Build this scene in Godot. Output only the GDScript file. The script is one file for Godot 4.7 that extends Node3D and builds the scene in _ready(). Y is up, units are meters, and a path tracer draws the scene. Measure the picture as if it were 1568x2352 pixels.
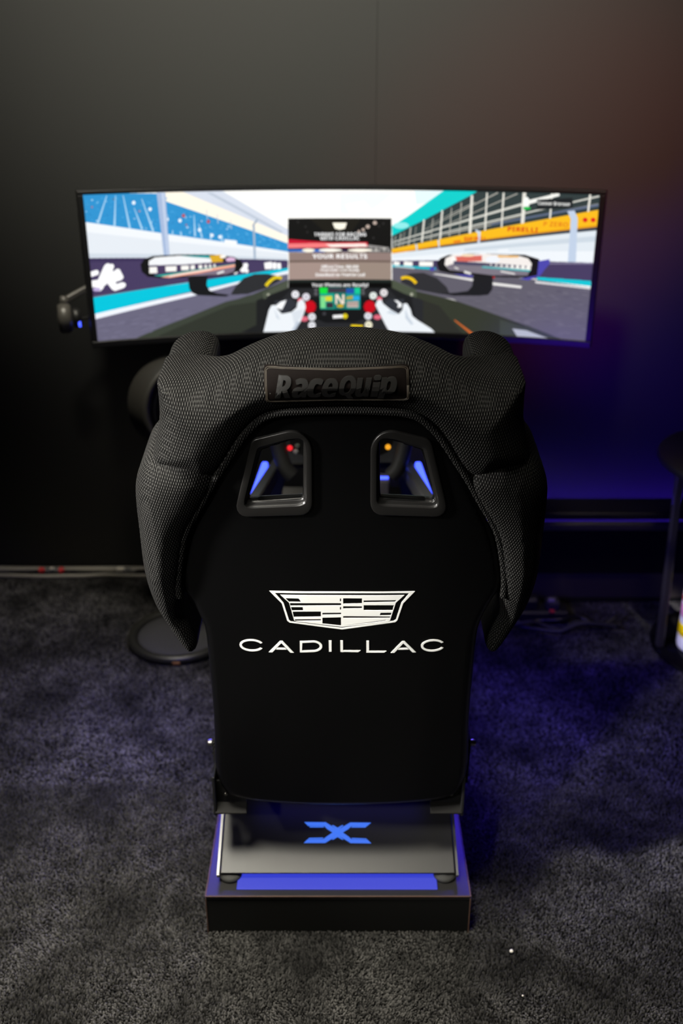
extends Node3D
# A racing simulator seat seen from behind: seat, plinth, curved monitor, fan and table in a dark booth.

var M := {}
var taken := {}
var SEAT: Node3D

# ---------------------------------------------------------------- naming
func numbered(called: String) -> String:
	if not taken.has(called):
		taken[called] = 0
		return called
	taken[called] += 1
	return "%s_%03d" % [called, taken[called]]

func thing(called: String, label: String, category: String, at := Vector3.ZERO, group := "") -> Node3D:
	var o := Node3D.new()
	o.name = numbered(called)
	add_child(o)
	o.position = at
	tag(o, label, category, group)
	return o

func tag(o: Node, label: String, category: String, group := "") -> void:
	o.set_meta("label", label)
	o.set_meta("category", category)
	if group != "":
		o.set_meta("group", group)

func obj(called: String, m: Mesh, mat: Material, parent: Node = null, at := Transform3D()) -> MeshInstance3D:
	var o := MeshInstance3D.new()
	o.name = numbered(called) if parent == null else called
	o.mesh = m
	o.material_override = mat
	o.transform = at
	if parent == null:
		add_child(o)
	else:
		parent.add_child(o, true)
	return o

func struct(called: String, m: Mesh, mat: Material, at := Transform3D(), parent: Node = null) -> MeshInstance3D:
	var o := obj(called, m, mat, parent, at)
	if parent == null:
		o.set_meta("kind", "structure")
	return o

# ---------------------------------------------------------------- materials
func mat(color: Color, rough := 0.5, metal := 0.0, spec := 0.5) -> StandardMaterial3D:
	var m := StandardMaterial3D.new()
	m.albedo_color = color.linear_to_srgb()
	m.roughness = rough
	m.metallic = metal
	m.metallic_specular = spec
	return m

func glow(color: Color, energy: float) -> StandardMaterial3D:
	var m := mat(Color(0.02, 0.02, 0.02), 0.5)
	m.emission_enabled = true
	m.emission = color.linear_to_srgb()
	m.emission_energy_multiplier = energy
	return m

func image_from(n: int, f: Callable, mips := false) -> ImageTexture:
	var im := Image.create(n, n, mips, Image.FORMAT_RGB8)
	for y in n:
		for x in n:
			im.set_pixel(x, y, f.call(x, y))
	return ImageTexture.create_from_image(im)

func mesh_cloth(scale: float, turn := false) -> StandardMaterial3D:
	# spacer-mesh cloth: rows of raised knots between small dark holes
	var m := StandardMaterial3D.new()
	m.albedo_texture = M.cloth_tex
	m.heightmap_enabled = true
	m.heightmap_texture = M.cloth_height
	m.heightmap_scale = 0.18
	m.roughness = 0.8
	m.metallic_specular = 0.22
	m.uv1_triplanar = true
	m.uv1_triplanar_sharpness = 6.0
	m.uv1_scale = Vector3.ONE * scale
	return m

func make_materials() -> void:
	var rng := RandomNumberGenerator.new()
	rng.seed = 11
	var n := 160
	var hf := func(x, y):
		# two families of slanting threads that cross in raised knots
		var u: float = x / 16.0
		var v: float = y / 20.0
		var s1: float = absf(fposmod(u - v * 0.5 + 0.5, 1.0) - 0.5)
		var s2: float = absf(fposmod(u + v * 0.5 + 0.5, 1.0) - 0.5)
		var thread := 1.0 - smoothstep(0.05, 0.20, minf(s1, s2))
		var knot := 1.0 - smoothstep(0.06, 0.34, maxf(s1, s2))
		return 0.30 * thread + 0.70 * knot
	M.cloth_height = image_from(n, func(x, y): return Color.WHITE * float(hf.call(x, y)))
	M.cloth_tex = image_from(n, func(x, y):
		var h: float = hf.call(x, y)
		var k: float = lerpf(0.0004, 0.115, pow(h, 1.8))
		return Color(k * 1.02, k, k * 0.95).linear_to_srgb())
	M.cloth = mesh_cloth(1.0 / (10.0 * 0.0036))
	M.shell = mat(Color(0.0016, 0.0016, 0.0017), 0.30, 0.0, 0.42)
	M.grommet = mat(Color(0.010, 0.0095, 0.009), 0.33, 0.0, 0.5)
	M.leather = mat(Color(0.0036, 0.0020, 0.0016), 0.7, 0.0, 0.2)
	M.leather_letter = mat(Color(0.009, 0.0085, 0.008), 0.42, 0.0, 0.4)
	M.stitch = mat(Color(0.05, 0.04, 0.028), 0.5)
	M.decal = mat(Color(0.85, 0.85, 0.81), 0.5)
	M.black_metal = mat(Color(0.012, 0.012, 0.012), 0.42, 0.0, 0.5)
	M.plate = mat(Color(0.006, 0.0056, 0.0047), 0.5, 0.0, 0.62)
	M.steel = mat(Color(0.55, 0.53, 0.5), 0.3, 1.0)
	M.rail = mat(Color(0.10, 0.10, 0.10), 0.35, 0.6)
	M.laminate = mat(Color(0.02, 0.019, 0.018), 0.45, 0.0, 0.5)
	M.laminate_front = mat(Color(0.008, 0.008, 0.0075), 0.6, 0.0, 0.3)
	M.edge = mat(Color(0.10, 0.055, 0.038), 0.5)
	M.plastic = mat(Color(0.014, 0.014, 0.014), 0.4)
	M.matte = mat(Color(0.02, 0.02, 0.02), 0.8)
	M.rubber = mat(Color(0.03, 0.03, 0.028), 0.7)
	M.wall = mat(Color(0.030, 0.0295, 0.027), 0.75, 0.0, 0.3)
	M.dark = mat(Color(0.01, 0.01, 0.01), 0.9, 0.0, 0.2)
	M.blue = glow(Color(0.05, 0.09, 1.0), 3.0)
	M.blue_x = glow(Color(0.055, 0.20, 1.0), 0.9)

# ---------------------------------------------------------------- mesh helpers
func tri(st: SurfaceTool, a: Vector3, b: Vector3, c: Vector3, out: Vector3) -> void:
	var nn := (c - a).cross(b - a)
	if nn.length_squared() < 1e-18:
		return
	if nn.dot(out) < 0.0:
		var t := b
		b = c
		c = t
		nn = -nn
	st.set_normal(nn.normalized())
	st.add_vertex(a)
	st.add_vertex(b)
	st.add_vertex(c)

func quad(st: SurfaceTool, a: Vector3, b: Vector3, c: Vector3, d: Vector3, out: Vector3) -> void:
	tri(st, a, b, c, out)
	tri(st, a, c, d, out)

func begin() -> SurfaceTool:
	var st := SurfaceTool.new()
	st.begin(Mesh.PRIMITIVE_TRIANGLES)
	return st

func add_box(st: SurfaceTool, size: Vector3, c := 0.002, at := Transform3D()) -> void:
	# box with chamfered edges
	var h := size * 0.5
	c = minf(c, minf(h.x, minf(h.y, h.z)) * 0.9)
	var v := func(sg: Vector3, axis: int) -> Vector3:
		var p := Vector3(sg.x * h.x, sg.y * h.y, sg.z * h.z)
		for k in 3:
			if k != axis:
				p[k] -= sg[k] * c
		return at * p
	var cen := at.origin
	for axis in 3:
		var a1 := (axis + 1) % 3
		var a2 := (axis + 2) % 3
		for s: float in [-1.0, 1.0]:
			var q := []
			for e in [[-1, -1], [1, -1], [1, 1], [-1, 1]]:
				var sg := Vector3.ZERO
				sg[axis] = s
				sg[a1] = e[0]
				sg[a2] = e[1]
				q.append(v.call(sg, axis))
			quad(st, q[0], q[1], q[2], q[3], (q[0] + q[2]) * 0.5 - cen)
			for s2: float in [-1.0, 1.0]:
				var lo := Vector3.ZERO
				lo[axis] = s
				lo[a1] = s2
				lo[a2] = -1
				var hi := lo
				hi[a2] = 1
				quad(st, v.call(lo, axis), v.call(hi, axis), v.call(hi, a1), v.call(lo, a1), (v.call(lo, axis) + v.call(hi, a1)) * 0.5 - cen)
	for x: float in [-1.0, 1.0]:
		for y: float in [-1.0, 1.0]:
			for z: float in [-1.0, 1.0]:
				var sg := Vector3(x, y, z)
				tri(st, v.call(sg, 0), v.call(sg, 1), v.call(sg, 2), v.call(sg, 0) - cen)

func box(size: Vector3, c := 0.002, at := Transform3D()) -> ArrayMesh:
	var st := begin()
	add_box(st, size, c, at)
	return st.commit()

func move(x: float, y: float, z: float) -> Transform3D:
	return Transform3D(Basis(), Vector3(x, y, z))

func bar_between(a: Vector3, b: Vector3, w: float, h: float, c := 0.002) -> ArrayMesh:
	var z := (b - a).normalized()
	var up := Vector3.UP if absf(z.y) < 0.9 else Vector3.RIGHT
	var x := up.cross(z).normalized()
	var y := z.cross(x)
	return box(Vector3(w, h, a.distance_to(b)), c, Transform3D(Basis(x, y, z), (a + b) * 0.5))

func grid_mesh(rows: Array, close_u: bool, flip := false) -> ArrayMesh:
	# rows: arrays of points of equal length; smooth normals
	var st := begin()
	st.set_smooth_group(0)
	var nr := rows.size()
	var nc: int = rows[0].size()
	for j in nr - 1:
		for i in (nc if close_u else nc - 1):
			var k := (i + 1) % nc
			var q := [rows[j][i], rows[j][k], rows[j + 1][k], rows[j + 1][i]]
			if flip:
				q.reverse()
			for t in [[0, 1, 2], [0, 2, 3]]:
				var a: Vector3 = q[t[0]]
				var b: Vector3 = q[t[1]]
				var c: Vector3 = q[t[2]]
				if a.is_equal_approx(b) or b.is_equal_approx(c) or a.is_equal_approx(c):
					continue
				st.add_vertex(a)
				st.add_vertex(b)
				st.add_vertex(c)
	st.generate_normals()
	return st.commit()

func lathe(profile: PackedVector2Array, seg := 40, at := Transform3D()) -> ArrayMesh:
	# profile: (radius, height) from the bottom outwards to the top, about y
	var rows := []
	for p in profile:
		var r := []
		for k in seg:
			var a := TAU * k / seg
			r.append(at * Vector3(p.x * cos(a), p.y, p.x * sin(a)))
		rows.append(r)
	return grid_mesh(rows, true, true)

func tube(path: Array, radius: float, seg := 10) -> ArrayMesh:
	var rows := []
	var n := path.size()
	var up := Vector3.UP
	for i in n:
		var d: Vector3 = (path[mini(i + 1, n - 1)] - path[maxi(i - 1, 0)]).normalized()
		if absf(d.dot(up)) > 0.95:
			up = Vector3.RIGHT
		var x := up.cross(d).normalized()
		var y := d.cross(x)
		up = y
		var r := []
		for k in seg:
			var a := TAU * k / seg
			r.append(path[i] + (x * cos(a) + y * sin(a)) * radius)
		rows.append(r)
	var first := []
	var last := []
	for k in seg:
		first.append(path[0])
		last.append(path[n - 1])
	rows.push_front(first)
	rows.append(last)
	return grid_mesh(rows, true, true)

func curve_points(pts: PackedVector3Array, each := 8) -> Array:
	var out := []
	var n := pts.size()
	for i in n - 1:
		for k in each:
			out.append(pts[i].cubic_interpolate(pts[i + 1], pts[maxi(i - 1, 0)], pts[mini(i + 2, n - 1)], float(k) / each))
	out.append(pts[n - 1])
	return out

func slab(poly: PackedVector2Array, depth: float, at := Transform3D()) -> ArrayMesh:
	var st := begin()
	add_slab(st, poly, depth, at)
	return st.commit()

func add_slab(st: SurfaceTool, poly: PackedVector2Array, depth: float, at := Transform3D()) -> void:
	# polygon in x,y extruded from z = 0 to z = depth
	if Geometry2D.is_polygon_clockwise(poly):
		poly.reverse()
	var idx := Geometry2D.triangulate_polygon(poly)
	var f := func(p: Vector2, z: float) -> Vector3: return at * Vector3(p.x, p.y, z)
	var o: Vector3 = at.basis.z
	for k in range(0, idx.size(), 3):
		tri(st, f.call(poly[idx[k]], depth), f.call(poly[idx[k + 1]], depth), f.call(poly[idx[k + 2]], depth), o)
		tri(st, f.call(poly[idx[k]], 0.0), f.call(poly[idx[k + 1]], 0.0), f.call(poly[idx[k + 2]], 0.0), -o)
	for k in poly.size():
		var a := poly[k]
		var b := poly[(k + 1) % poly.size()]
		var d := b - a
		quad(st, f.call(a, 0.0), f.call(b, 0.0), f.call(b, depth), f.call(a, depth), at.basis * Vector3(d.y, -d.x, 0))

func smooth_poly(p: PackedVector2Array, each := 4) -> PackedVector2Array:
	var out := PackedVector2Array()
	var n := p.size()
	for i in n:
		for k in each:
			out.append(p[i].cubic_interpolate(p[(i + 1) % n], p[(i - 1 + n) % n], p[(i + 2) % n], float(k) / each))
	return out

func poly_distance(p: Vector2, poly: PackedVector2Array) -> float:
	# signed distance, negative inside
	var n := poly.size()
	var best := 1e9
	var inside := false
	var j := n - 1
	for i in n:
		var a := poly[i]
		var b := poly[j]
		var e := b - a
		var w := p - a
		var t := clampf(w.dot(e) / maxf(e.length_squared(), 1e-12), 0.0, 1.0)
		best = minf(best, (w - e * t).length_squared())
		if (a.y > p.y) != (b.y > p.y) and p.x < (b.x - a.x) * (p.y - a.y) / (b.y - a.y) + a.x:
			inside = not inside
		j = i
	return -sqrt(best) if inside else sqrt(best)

func pad(outline: PackedVector2Array, back: Callable, front: Callable, r: float, cell: float, holes := [], mirror := false) -> ArrayMesh:
	# a body with rounded edges: the outline in x,y, between the heights front(x,y) and back(x,y); meshed with surface nets
	var lo := outline[0]
	var hi := outline[0]
	for p in outline:
		lo = lo.min(p)
		hi = hi.max(p)
	lo -= Vector2.ONE * cell * 2.0
	hi += Vector2.ONE * cell * 2.0
	var nx := int(ceil((hi.x - lo.x) / cell)) + 1
	var ny := int(ceil((hi.y - lo.y) / cell)) + 1
	var d2 := PackedFloat32Array()
	var mid := PackedFloat32Array()
	var half := PackedFloat32Array()
	var hole := PackedFloat32Array()
	d2.resize(nx * ny)
	mid.resize(nx * ny)
	half.resize(nx * ny)
	hole.resize(nx * ny)
	var zlo := 1e9
	var zhi := -1e9
	for j in ny:
		for i in nx:
			var p := lo + Vector2(i, j) * cell
			var at := j * nx + i
			d2[at] = poly_distance(p, outline)
			var b: float = back.call(p, d2[at])
			var f: float = front.call(p, d2[at])
			mid[at] = (b + f) * 0.5
			half[at] = (b - f) * 0.5
			if d2[at] < cell * 2.0:
				zlo = minf(zlo, f)
				zhi = maxf(zhi, b)
			hole[at] = -1.0
			for h: PackedVector2Array in holes:
				hole[at] = maxf(hole[at], -poly_distance(p, h))
	# soften the field inside, so that no crease runs along the middle
	for pass_ in 3:
		for along: int in [1, nx]:
			var old := d2.duplicate()
			for j in range(2, ny - 2):
				for i in range(2, nx - 2):
					var at := j * nx + i
					if old[at] < -0.010:
						var k := clampf((-old[at] - 0.010) / 0.012, 0.0, 1.0)
						d2[at] = lerpf(old[at], (old[at - 2 * along] + old[at - along] + old[at] + old[at + along] + old[at + 2 * along]) * 0.2, k)
	zlo -= cell * 2.0
	zhi += cell * 2.0
	var nz := int(ceil((zhi - zlo) / cell)) + 1
	var field := PackedFloat32Array()
	field.resize(nx * ny * nz)
	var layer := nx * ny
	for at in layer:
		var a := d2[at] + r
		var m := mid[at]
		var h := half[at] - r
		var a0 := maxf(a, 0.0)
		var cut := hole[at]
		for k in nz:
			var q := absf(zlo + k * cell - m) - h
			var v: float
			if q > 0.0:
				v = sqrt(a0 * a0 + q * q) - r if a > 0.0 else q - r
			else:
				v = maxf(a, q) - r
			field[k * layer + at] = maxf(v, cut)
	return surface_nets(field, nx, ny, nz, Vector3(lo.x, lo.y, zlo), cell, mirror)

func surface_nets(f: PackedFloat32Array, nx: int, ny: int, nz: int, lo: Vector3, cell: float, mirror := false) -> ArrayMesh:
	var layer := nx * ny
	var vid := PackedInt32Array()
	vid.resize(f.size())
	vid.fill(-1)
	var vs := PackedVector3Array()
	var ns := PackedVector3Array()
	var index := PackedInt32Array()
	for k in nz - 1:
		for j in ny - 1:
			for i in nx - 1:
				var o := k * layer + j * nx + i
				var c0 := f[o]
				var c1 := f[o + 1]
				var c2 := f[o + nx]
				var c3 := f[o + nx + 1]
				var c4 := f[o + layer]
				var c5 := f[o + layer + 1]
				var c6 := f[o + layer + nx]
				var c7 := f[o + layer + nx + 1]
				var s := int(c0 < 0.0) + int(c1 < 0.0) + int(c2 < 0.0) + int(c3 < 0.0) + int(c4 < 0.0) + int(c5 < 0.0) + int(c6 < 0.0) + int(c7 < 0.0)
				if s == 0 or s == 8:
					continue
				var sum := Vector3.ZERO
				var cnt := 0
				if (c0 < 0.0) != (c1 < 0.0):
					sum += Vector3(c0 / (c0 - c1), 0, 0); cnt += 1
				if (c2 < 0.0) != (c3 < 0.0):
					sum += Vector3(c2 / (c2 - c3), 1, 0); cnt += 1
				if (c4 < 0.0) != (c5 < 0.0):
					sum += Vector3(c4 / (c4 - c5), 0, 1); cnt += 1
				if (c6 < 0.0) != (c7 < 0.0):
					sum += Vector3(c6 / (c6 - c7), 1, 1); cnt += 1
				if (c0 < 0.0) != (c2 < 0.0):
					sum += Vector3(0, c0 / (c0 - c2), 0); cnt += 1
				if (c1 < 0.0) != (c3 < 0.0):
					sum += Vector3(1, c1 / (c1 - c3), 0); cnt += 1
				if (c4 < 0.0) != (c6 < 0.0):
					sum += Vector3(0, c4 / (c4 - c6), 1); cnt += 1
				if (c5 < 0.0) != (c7 < 0.0):
					sum += Vector3(1, c5 / (c5 - c7), 1); cnt += 1
				if (c0 < 0.0) != (c4 < 0.0):
					sum += Vector3(0, 0, c0 / (c0 - c4)); cnt += 1
				if (c1 < 0.0) != (c5 < 0.0):
					sum += Vector3(1, 0, c1 / (c1 - c5)); cnt += 1
				if (c2 < 0.0) != (c6 < 0.0):
					sum += Vector3(0, 1, c2 / (c2 - c6)); cnt += 1
				if (c3 < 0.0) != (c7 < 0.0):
					sum += Vector3(1, 1, c3 / (c3 - c7)); cnt += 1
				var q := sum / cnt
				var g := Vector3(
					lerpf(lerpf(c1 - c0, c3 - c2, q.y), lerpf(c5 - c4, c7 - c6, q.y), q.z),
					lerpf(lerpf(c2 - c0, c3 - c1, q.x), lerpf(c6 - c4, c7 - c5, q.x), q.z),
					lerpf(lerpf(c4 - c0, c5 - c1, q.x), lerpf(c6 - c2, c7 - c3, q.x), q.y))
				vid[o] = vs.size()
				vs.append(lo + (Vector3(i, j, k) + q) * cell)
				ns.append(g.normalized())
	var steps := [1, nx, layer]
	for k in range(1, nz - 1):
		for j in range(1, ny - 1):
			for i in range(1, nx - 1):
				var o := k * layer + j * nx + i
				var inside := f[o] < 0.0
				for ax in 3:
					if inside == (f[o + steps[ax]] < 0.0):
						continue
					var u: int = steps[(ax + 1) % 3]
					var v: int = steps[(ax + 2) % 3]
					var a := vid[o - u - v]
					var b := vid[o - v]
					var c := vid[o]
					var d := vid[o - u]
					if inside != mirror:
						index.append_array([a, c, b, a, d, c])
					else:
						index.append_array([a, b, c, a, c, d])
	if mirror:
		for i in vs.size():
			vs[i].x = -vs[i].x
			ns[i].x = -ns[i].x
	var arrays := []
	arrays.resize(Mesh.ARRAY_MAX)
	arrays[Mesh.ARRAY_VERTEX] = vs
	arrays[Mesh.ARRAY_NORMAL] = ns
	arrays[Mesh.ARRAY_INDEX] = index
	var m := ArrayMesh.new()
	m.add_surface_from_arrays(Mesh.PRIMITIVE_TRIANGLES, arrays)
	return m

func resample(poly: PackedVector2Array, n: int, c: Vector2) -> PackedVector2Array:
	# n points evenly spaced in angle about c, on a convex closed outline
	var out := PackedVector2Array()
	for k in n:
		var a := TAU * k / n
		var far := c + Vector2(cos(a), sin(a))
		for i in poly.size():
			var hit = Geometry2D.segment_intersects_segment(c, far, poly[i], poly[(i + 1) % poly.size()])
			if hit != null:
				out.append(hit)
				break
	return out

# ---------------------------------------------------------------- printing on the screen image
func fill(im: Image, color: String, xy: Array) -> void:
	var c := Color(color)
	var n := xy.size() / 2
	var y0 := 1 << 20
	var y1 := -1
	for i in n:
		y0 = mini(y0, xy[2 * i + 1])
		y1 = maxi(y1, xy[2 * i + 1])
	for y in range(maxi(y0, 0), mini(y1 + 1, im.get_height())):
		var hits := PackedFloat32Array()
		var yc := y + 0.5
		for i in n:
			var j := (i + 1) % n
			var ay: float = xy[2 * i + 1]
			var by: float = xy[2 * j + 1]
			if (ay > yc) != (by > yc):
				var ax: float = xy[2 * i]
				hits.append(ax + (yc - ay) * (xy[2 * j] - ax) / (by - ay))
		hits.sort()
		for k in range(0, hits.size() - 1, 2):
			var a := int(round(hits[k]))
			var b := int(round(hits[k + 1]))
			if b > a:
				im.fill_rect(Rect2i(a, y, b - a, 1), c)

func lettering(text: String, bold := true) -> PackedVector3Array:
	# triangles of the front faces, scaled to fill the box (0,0)-(1,1)
	var t := TextMesh.new()
	var f := SystemFont.new()
	f.font_names = PackedStringArray(["Droid Sans"])
	f.font_weight = 700 if bold else 400
	t.font = f
	t.font_size = 64
	t.pixel_size = 0.01
	t.depth = 0.0
	t.text = text
	var s := t.get_mesh_arrays()
	var v: PackedVector3Array = s[Mesh.ARRAY_VERTEX]
	var ind: PackedInt32Array = s[Mesh.ARRAY_INDEX] if s[Mesh.ARRAY_INDEX] != null else PackedInt32Array(range(v.size()))
	var lo := Vector3(1e9, 1e9, 0)
	var hi := -lo
	for p in v:
		lo = lo.min(p)
		hi = hi.max(p)
	var out := PackedVector3Array()
	for i in ind:
		out.append(Vector3((v[i].x - lo.x) / (hi.x - lo.x), (v[i].y - lo.y) / (hi.y - lo.y), 0))
	return out

func print_text(im: Image, text: String, x: int, y: int, w: int, h: int, color: String) -> void:
	var v := lettering(text)
	for k in range(0, v.size(), 3):
		var xy := []
		for j in 3:
			xy.append(x + (v[k + j].x - 0.5) * w)
			xy.append(y - (v[k + j].y - 0.5) * h)
		fill(im, color, xy)

func paint_screen() -> ImageTexture:
	var im := Image.create(2048, 580, false, Image.FORMAT_RGB8)
	draw_race(im)
	return ImageTexture.create_from_image(im)

# ---------------------------------------------------------------- the scene
func _ready() -> void:
	# camera
	var cam := Camera3D.new()
	cam.name = "camera"
	add_child(cam)
	cam.position = Vector3(0, 1.45, 0)
	cam.rotation = Vector3(deg_to_rad(-24.2), 0, 0)
	var att := CameraAttributesPhysical.new()
	att.frustum_focal_length = 35.0
	att.frustum_focus_distance = 1.40
	att.frustum_near = 0.05
	att.frustum_far = 60.0
	att.exposure_aperture = 3.1
	cam.attributes = att
	cam.keep_aspect = Camera3D.KEEP_HEIGHT
	cam.fov = rad_to_deg(2.0 * atan(1176.0 / 2287.0))
	cam.near = 0.05
	cam.far = 60.0
	cam.current = true
	# environment
	var we := WorldEnvironment.new()
	we.name = "environment"
	var env := Environment.new()
	env.background_mode = Environment.BG_COLOR
	env.background_color = Color(0, 0, 0)
	env.tonemap_mode = Environment.TONE_MAPPER_LINEAR
	env.tonemap_exposure = 1.0
	env.sdfgi_enabled = true
	env.ssao_enabled = true
	env.ssil_enabled = true
	we.environment = env
	add_child(we)
	# lights
	spot_lamp("overhead_lamp", Vector3(-0.48, 2.92, -0.88), Vector3(-0.32, 0.0, -0.98), 27.0, Color(1.0, 0.95, 0.82), 20.0, 0.5)
	spot_lamp("front_lamp", Vector3(-1.6, 2.5, 1.1), Vector3(-0.10, 0.70, -1.3), 7.6, Color(1.0, 0.97, 0.90), 6.0, 0.12)
	spot_lamp("left_lamp", Vector3(-2.4, 1.95, -0.35), Vector3(-0.16, 0.76, -1.3), 9.6, Color(1.0, 0.97, 0.92), 24.0, 0.15)
	spot_lamp("fan_lamp", Vector3(-0.6, 2.92, -1.9), Vector3(-0.66, 0.0, -2.30), 15.0, Color(1.0, 0.93, 0.78), 4.6, 0.15)
	spot_lamp("added_can_spot", Vector3(1.7, 1.95, 0.8), Vector3(0.985, 0.11, -2.28), 1.5, Color(1.0, 0.96, 0.92), 30.0, 0.03)  # added unseen spot, there only to brighten the can
	spot_lamp("right_lamp", Vector3(0.6, 2.92, -1.9), Vector3(0.62, 0.0, -2.62), 8.0, Color(1.0, 0.84, 0.72), 1.2, 0.15)
	spot_lamp("wall_lamp", Vector3(-0.25, 2.88, -0.75), Vector3(-0.1, 2.08, -2.8), 33.0, Color(1.0, 0.97, 0.86), 15.0, 0.15)
	spot_lamp("red_lamp", Vector3(1.9, 2.5, -0.6), Vector3(0.56, 1.20, -2.8), 11.5, Color(1.0, 0.10, 0.05), 6.0)
	spot_lamp("blue_wall_lamp", Vector3(0.26, 0.50, -2.0), Vector3(0.98, 0.94, -2.8), 29.0, Color(0.10, 0.012, 1.0), 1.05)
	area_lamp("blue_floor_lamp", Vector3(-0.27, 0.42, -1.80), Vector3(-0.60, 0.0, -1.45), Vector2(0.5, 0.02), Color(0.10, 0.07, 1.0), 0.55)
	area_lamp("blue_floor_lamp_right", Vector3(0.27, 0.42, -1.80), Vector3(0.60, 0.0, -1.70), Vector2(0.5, 0.02), Color(0.08, 0.04, 1.0), 0.42)

	make_materials()
	build_room()
	build_plinth()
	build_frame()
	build_wheel()
	build_monitor()
	build_seat()
	build_fan()
	build_arm()
	build_table()
	build_litter()

func aim(at: Vector3, to: Vector3) -> Transform3D:
	return Transform3D(Basis.looking_at(to - at, Vector3.UP if absf((to - at).normalized().y) < 0.98 else Vector3.FORWARD), at)

func area_lamp(called: String, at: Vector3, to: Vector3, size: Vector2, color: Color, energy: float) -> void:
	var l := AreaLight3D.new()
	l.name = called
	l.area_size = size
	l.light_color = color.linear_to_srgb()
	l.light_energy = energy
	l.shadow_enabled = true
	l.set("area_range", 12.0)
	add_child(l)
	l.transform = aim(at, to)

func spot_lamp(called: String, at: Vector3, to: Vector3, angle: float, color: Color, energy: float, size := 0.1) -> void:
	var l := SpotLight3D.new()
	l.name = called
	l.spot_angle = angle
	l.spot_angle_attenuation = 1.0
	l.spot_attenuation = 2.0
	l.spot_range = 12.0
	l.light_size = size
	l.light_color = color.linear_to_srgb()
	l.light_energy = energy
	l.shadow_enabled = true
	add_child(l)
	l.transform = aim(at, to)

func omni(called: String, at: Vector3, color: Color, energy: float, size := 0.02) -> void:
	var l := OmniLight3D.new()
	l.name = called
	l.light_size = size
	l.omni_range = 8.0
	l.omni_attenuation = 2.0
	l.light_color = color.linear_to_srgb()
	l.light_energy = energy
	l.shadow_enabled = true
	add_child(l)
	l.position = at

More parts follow.
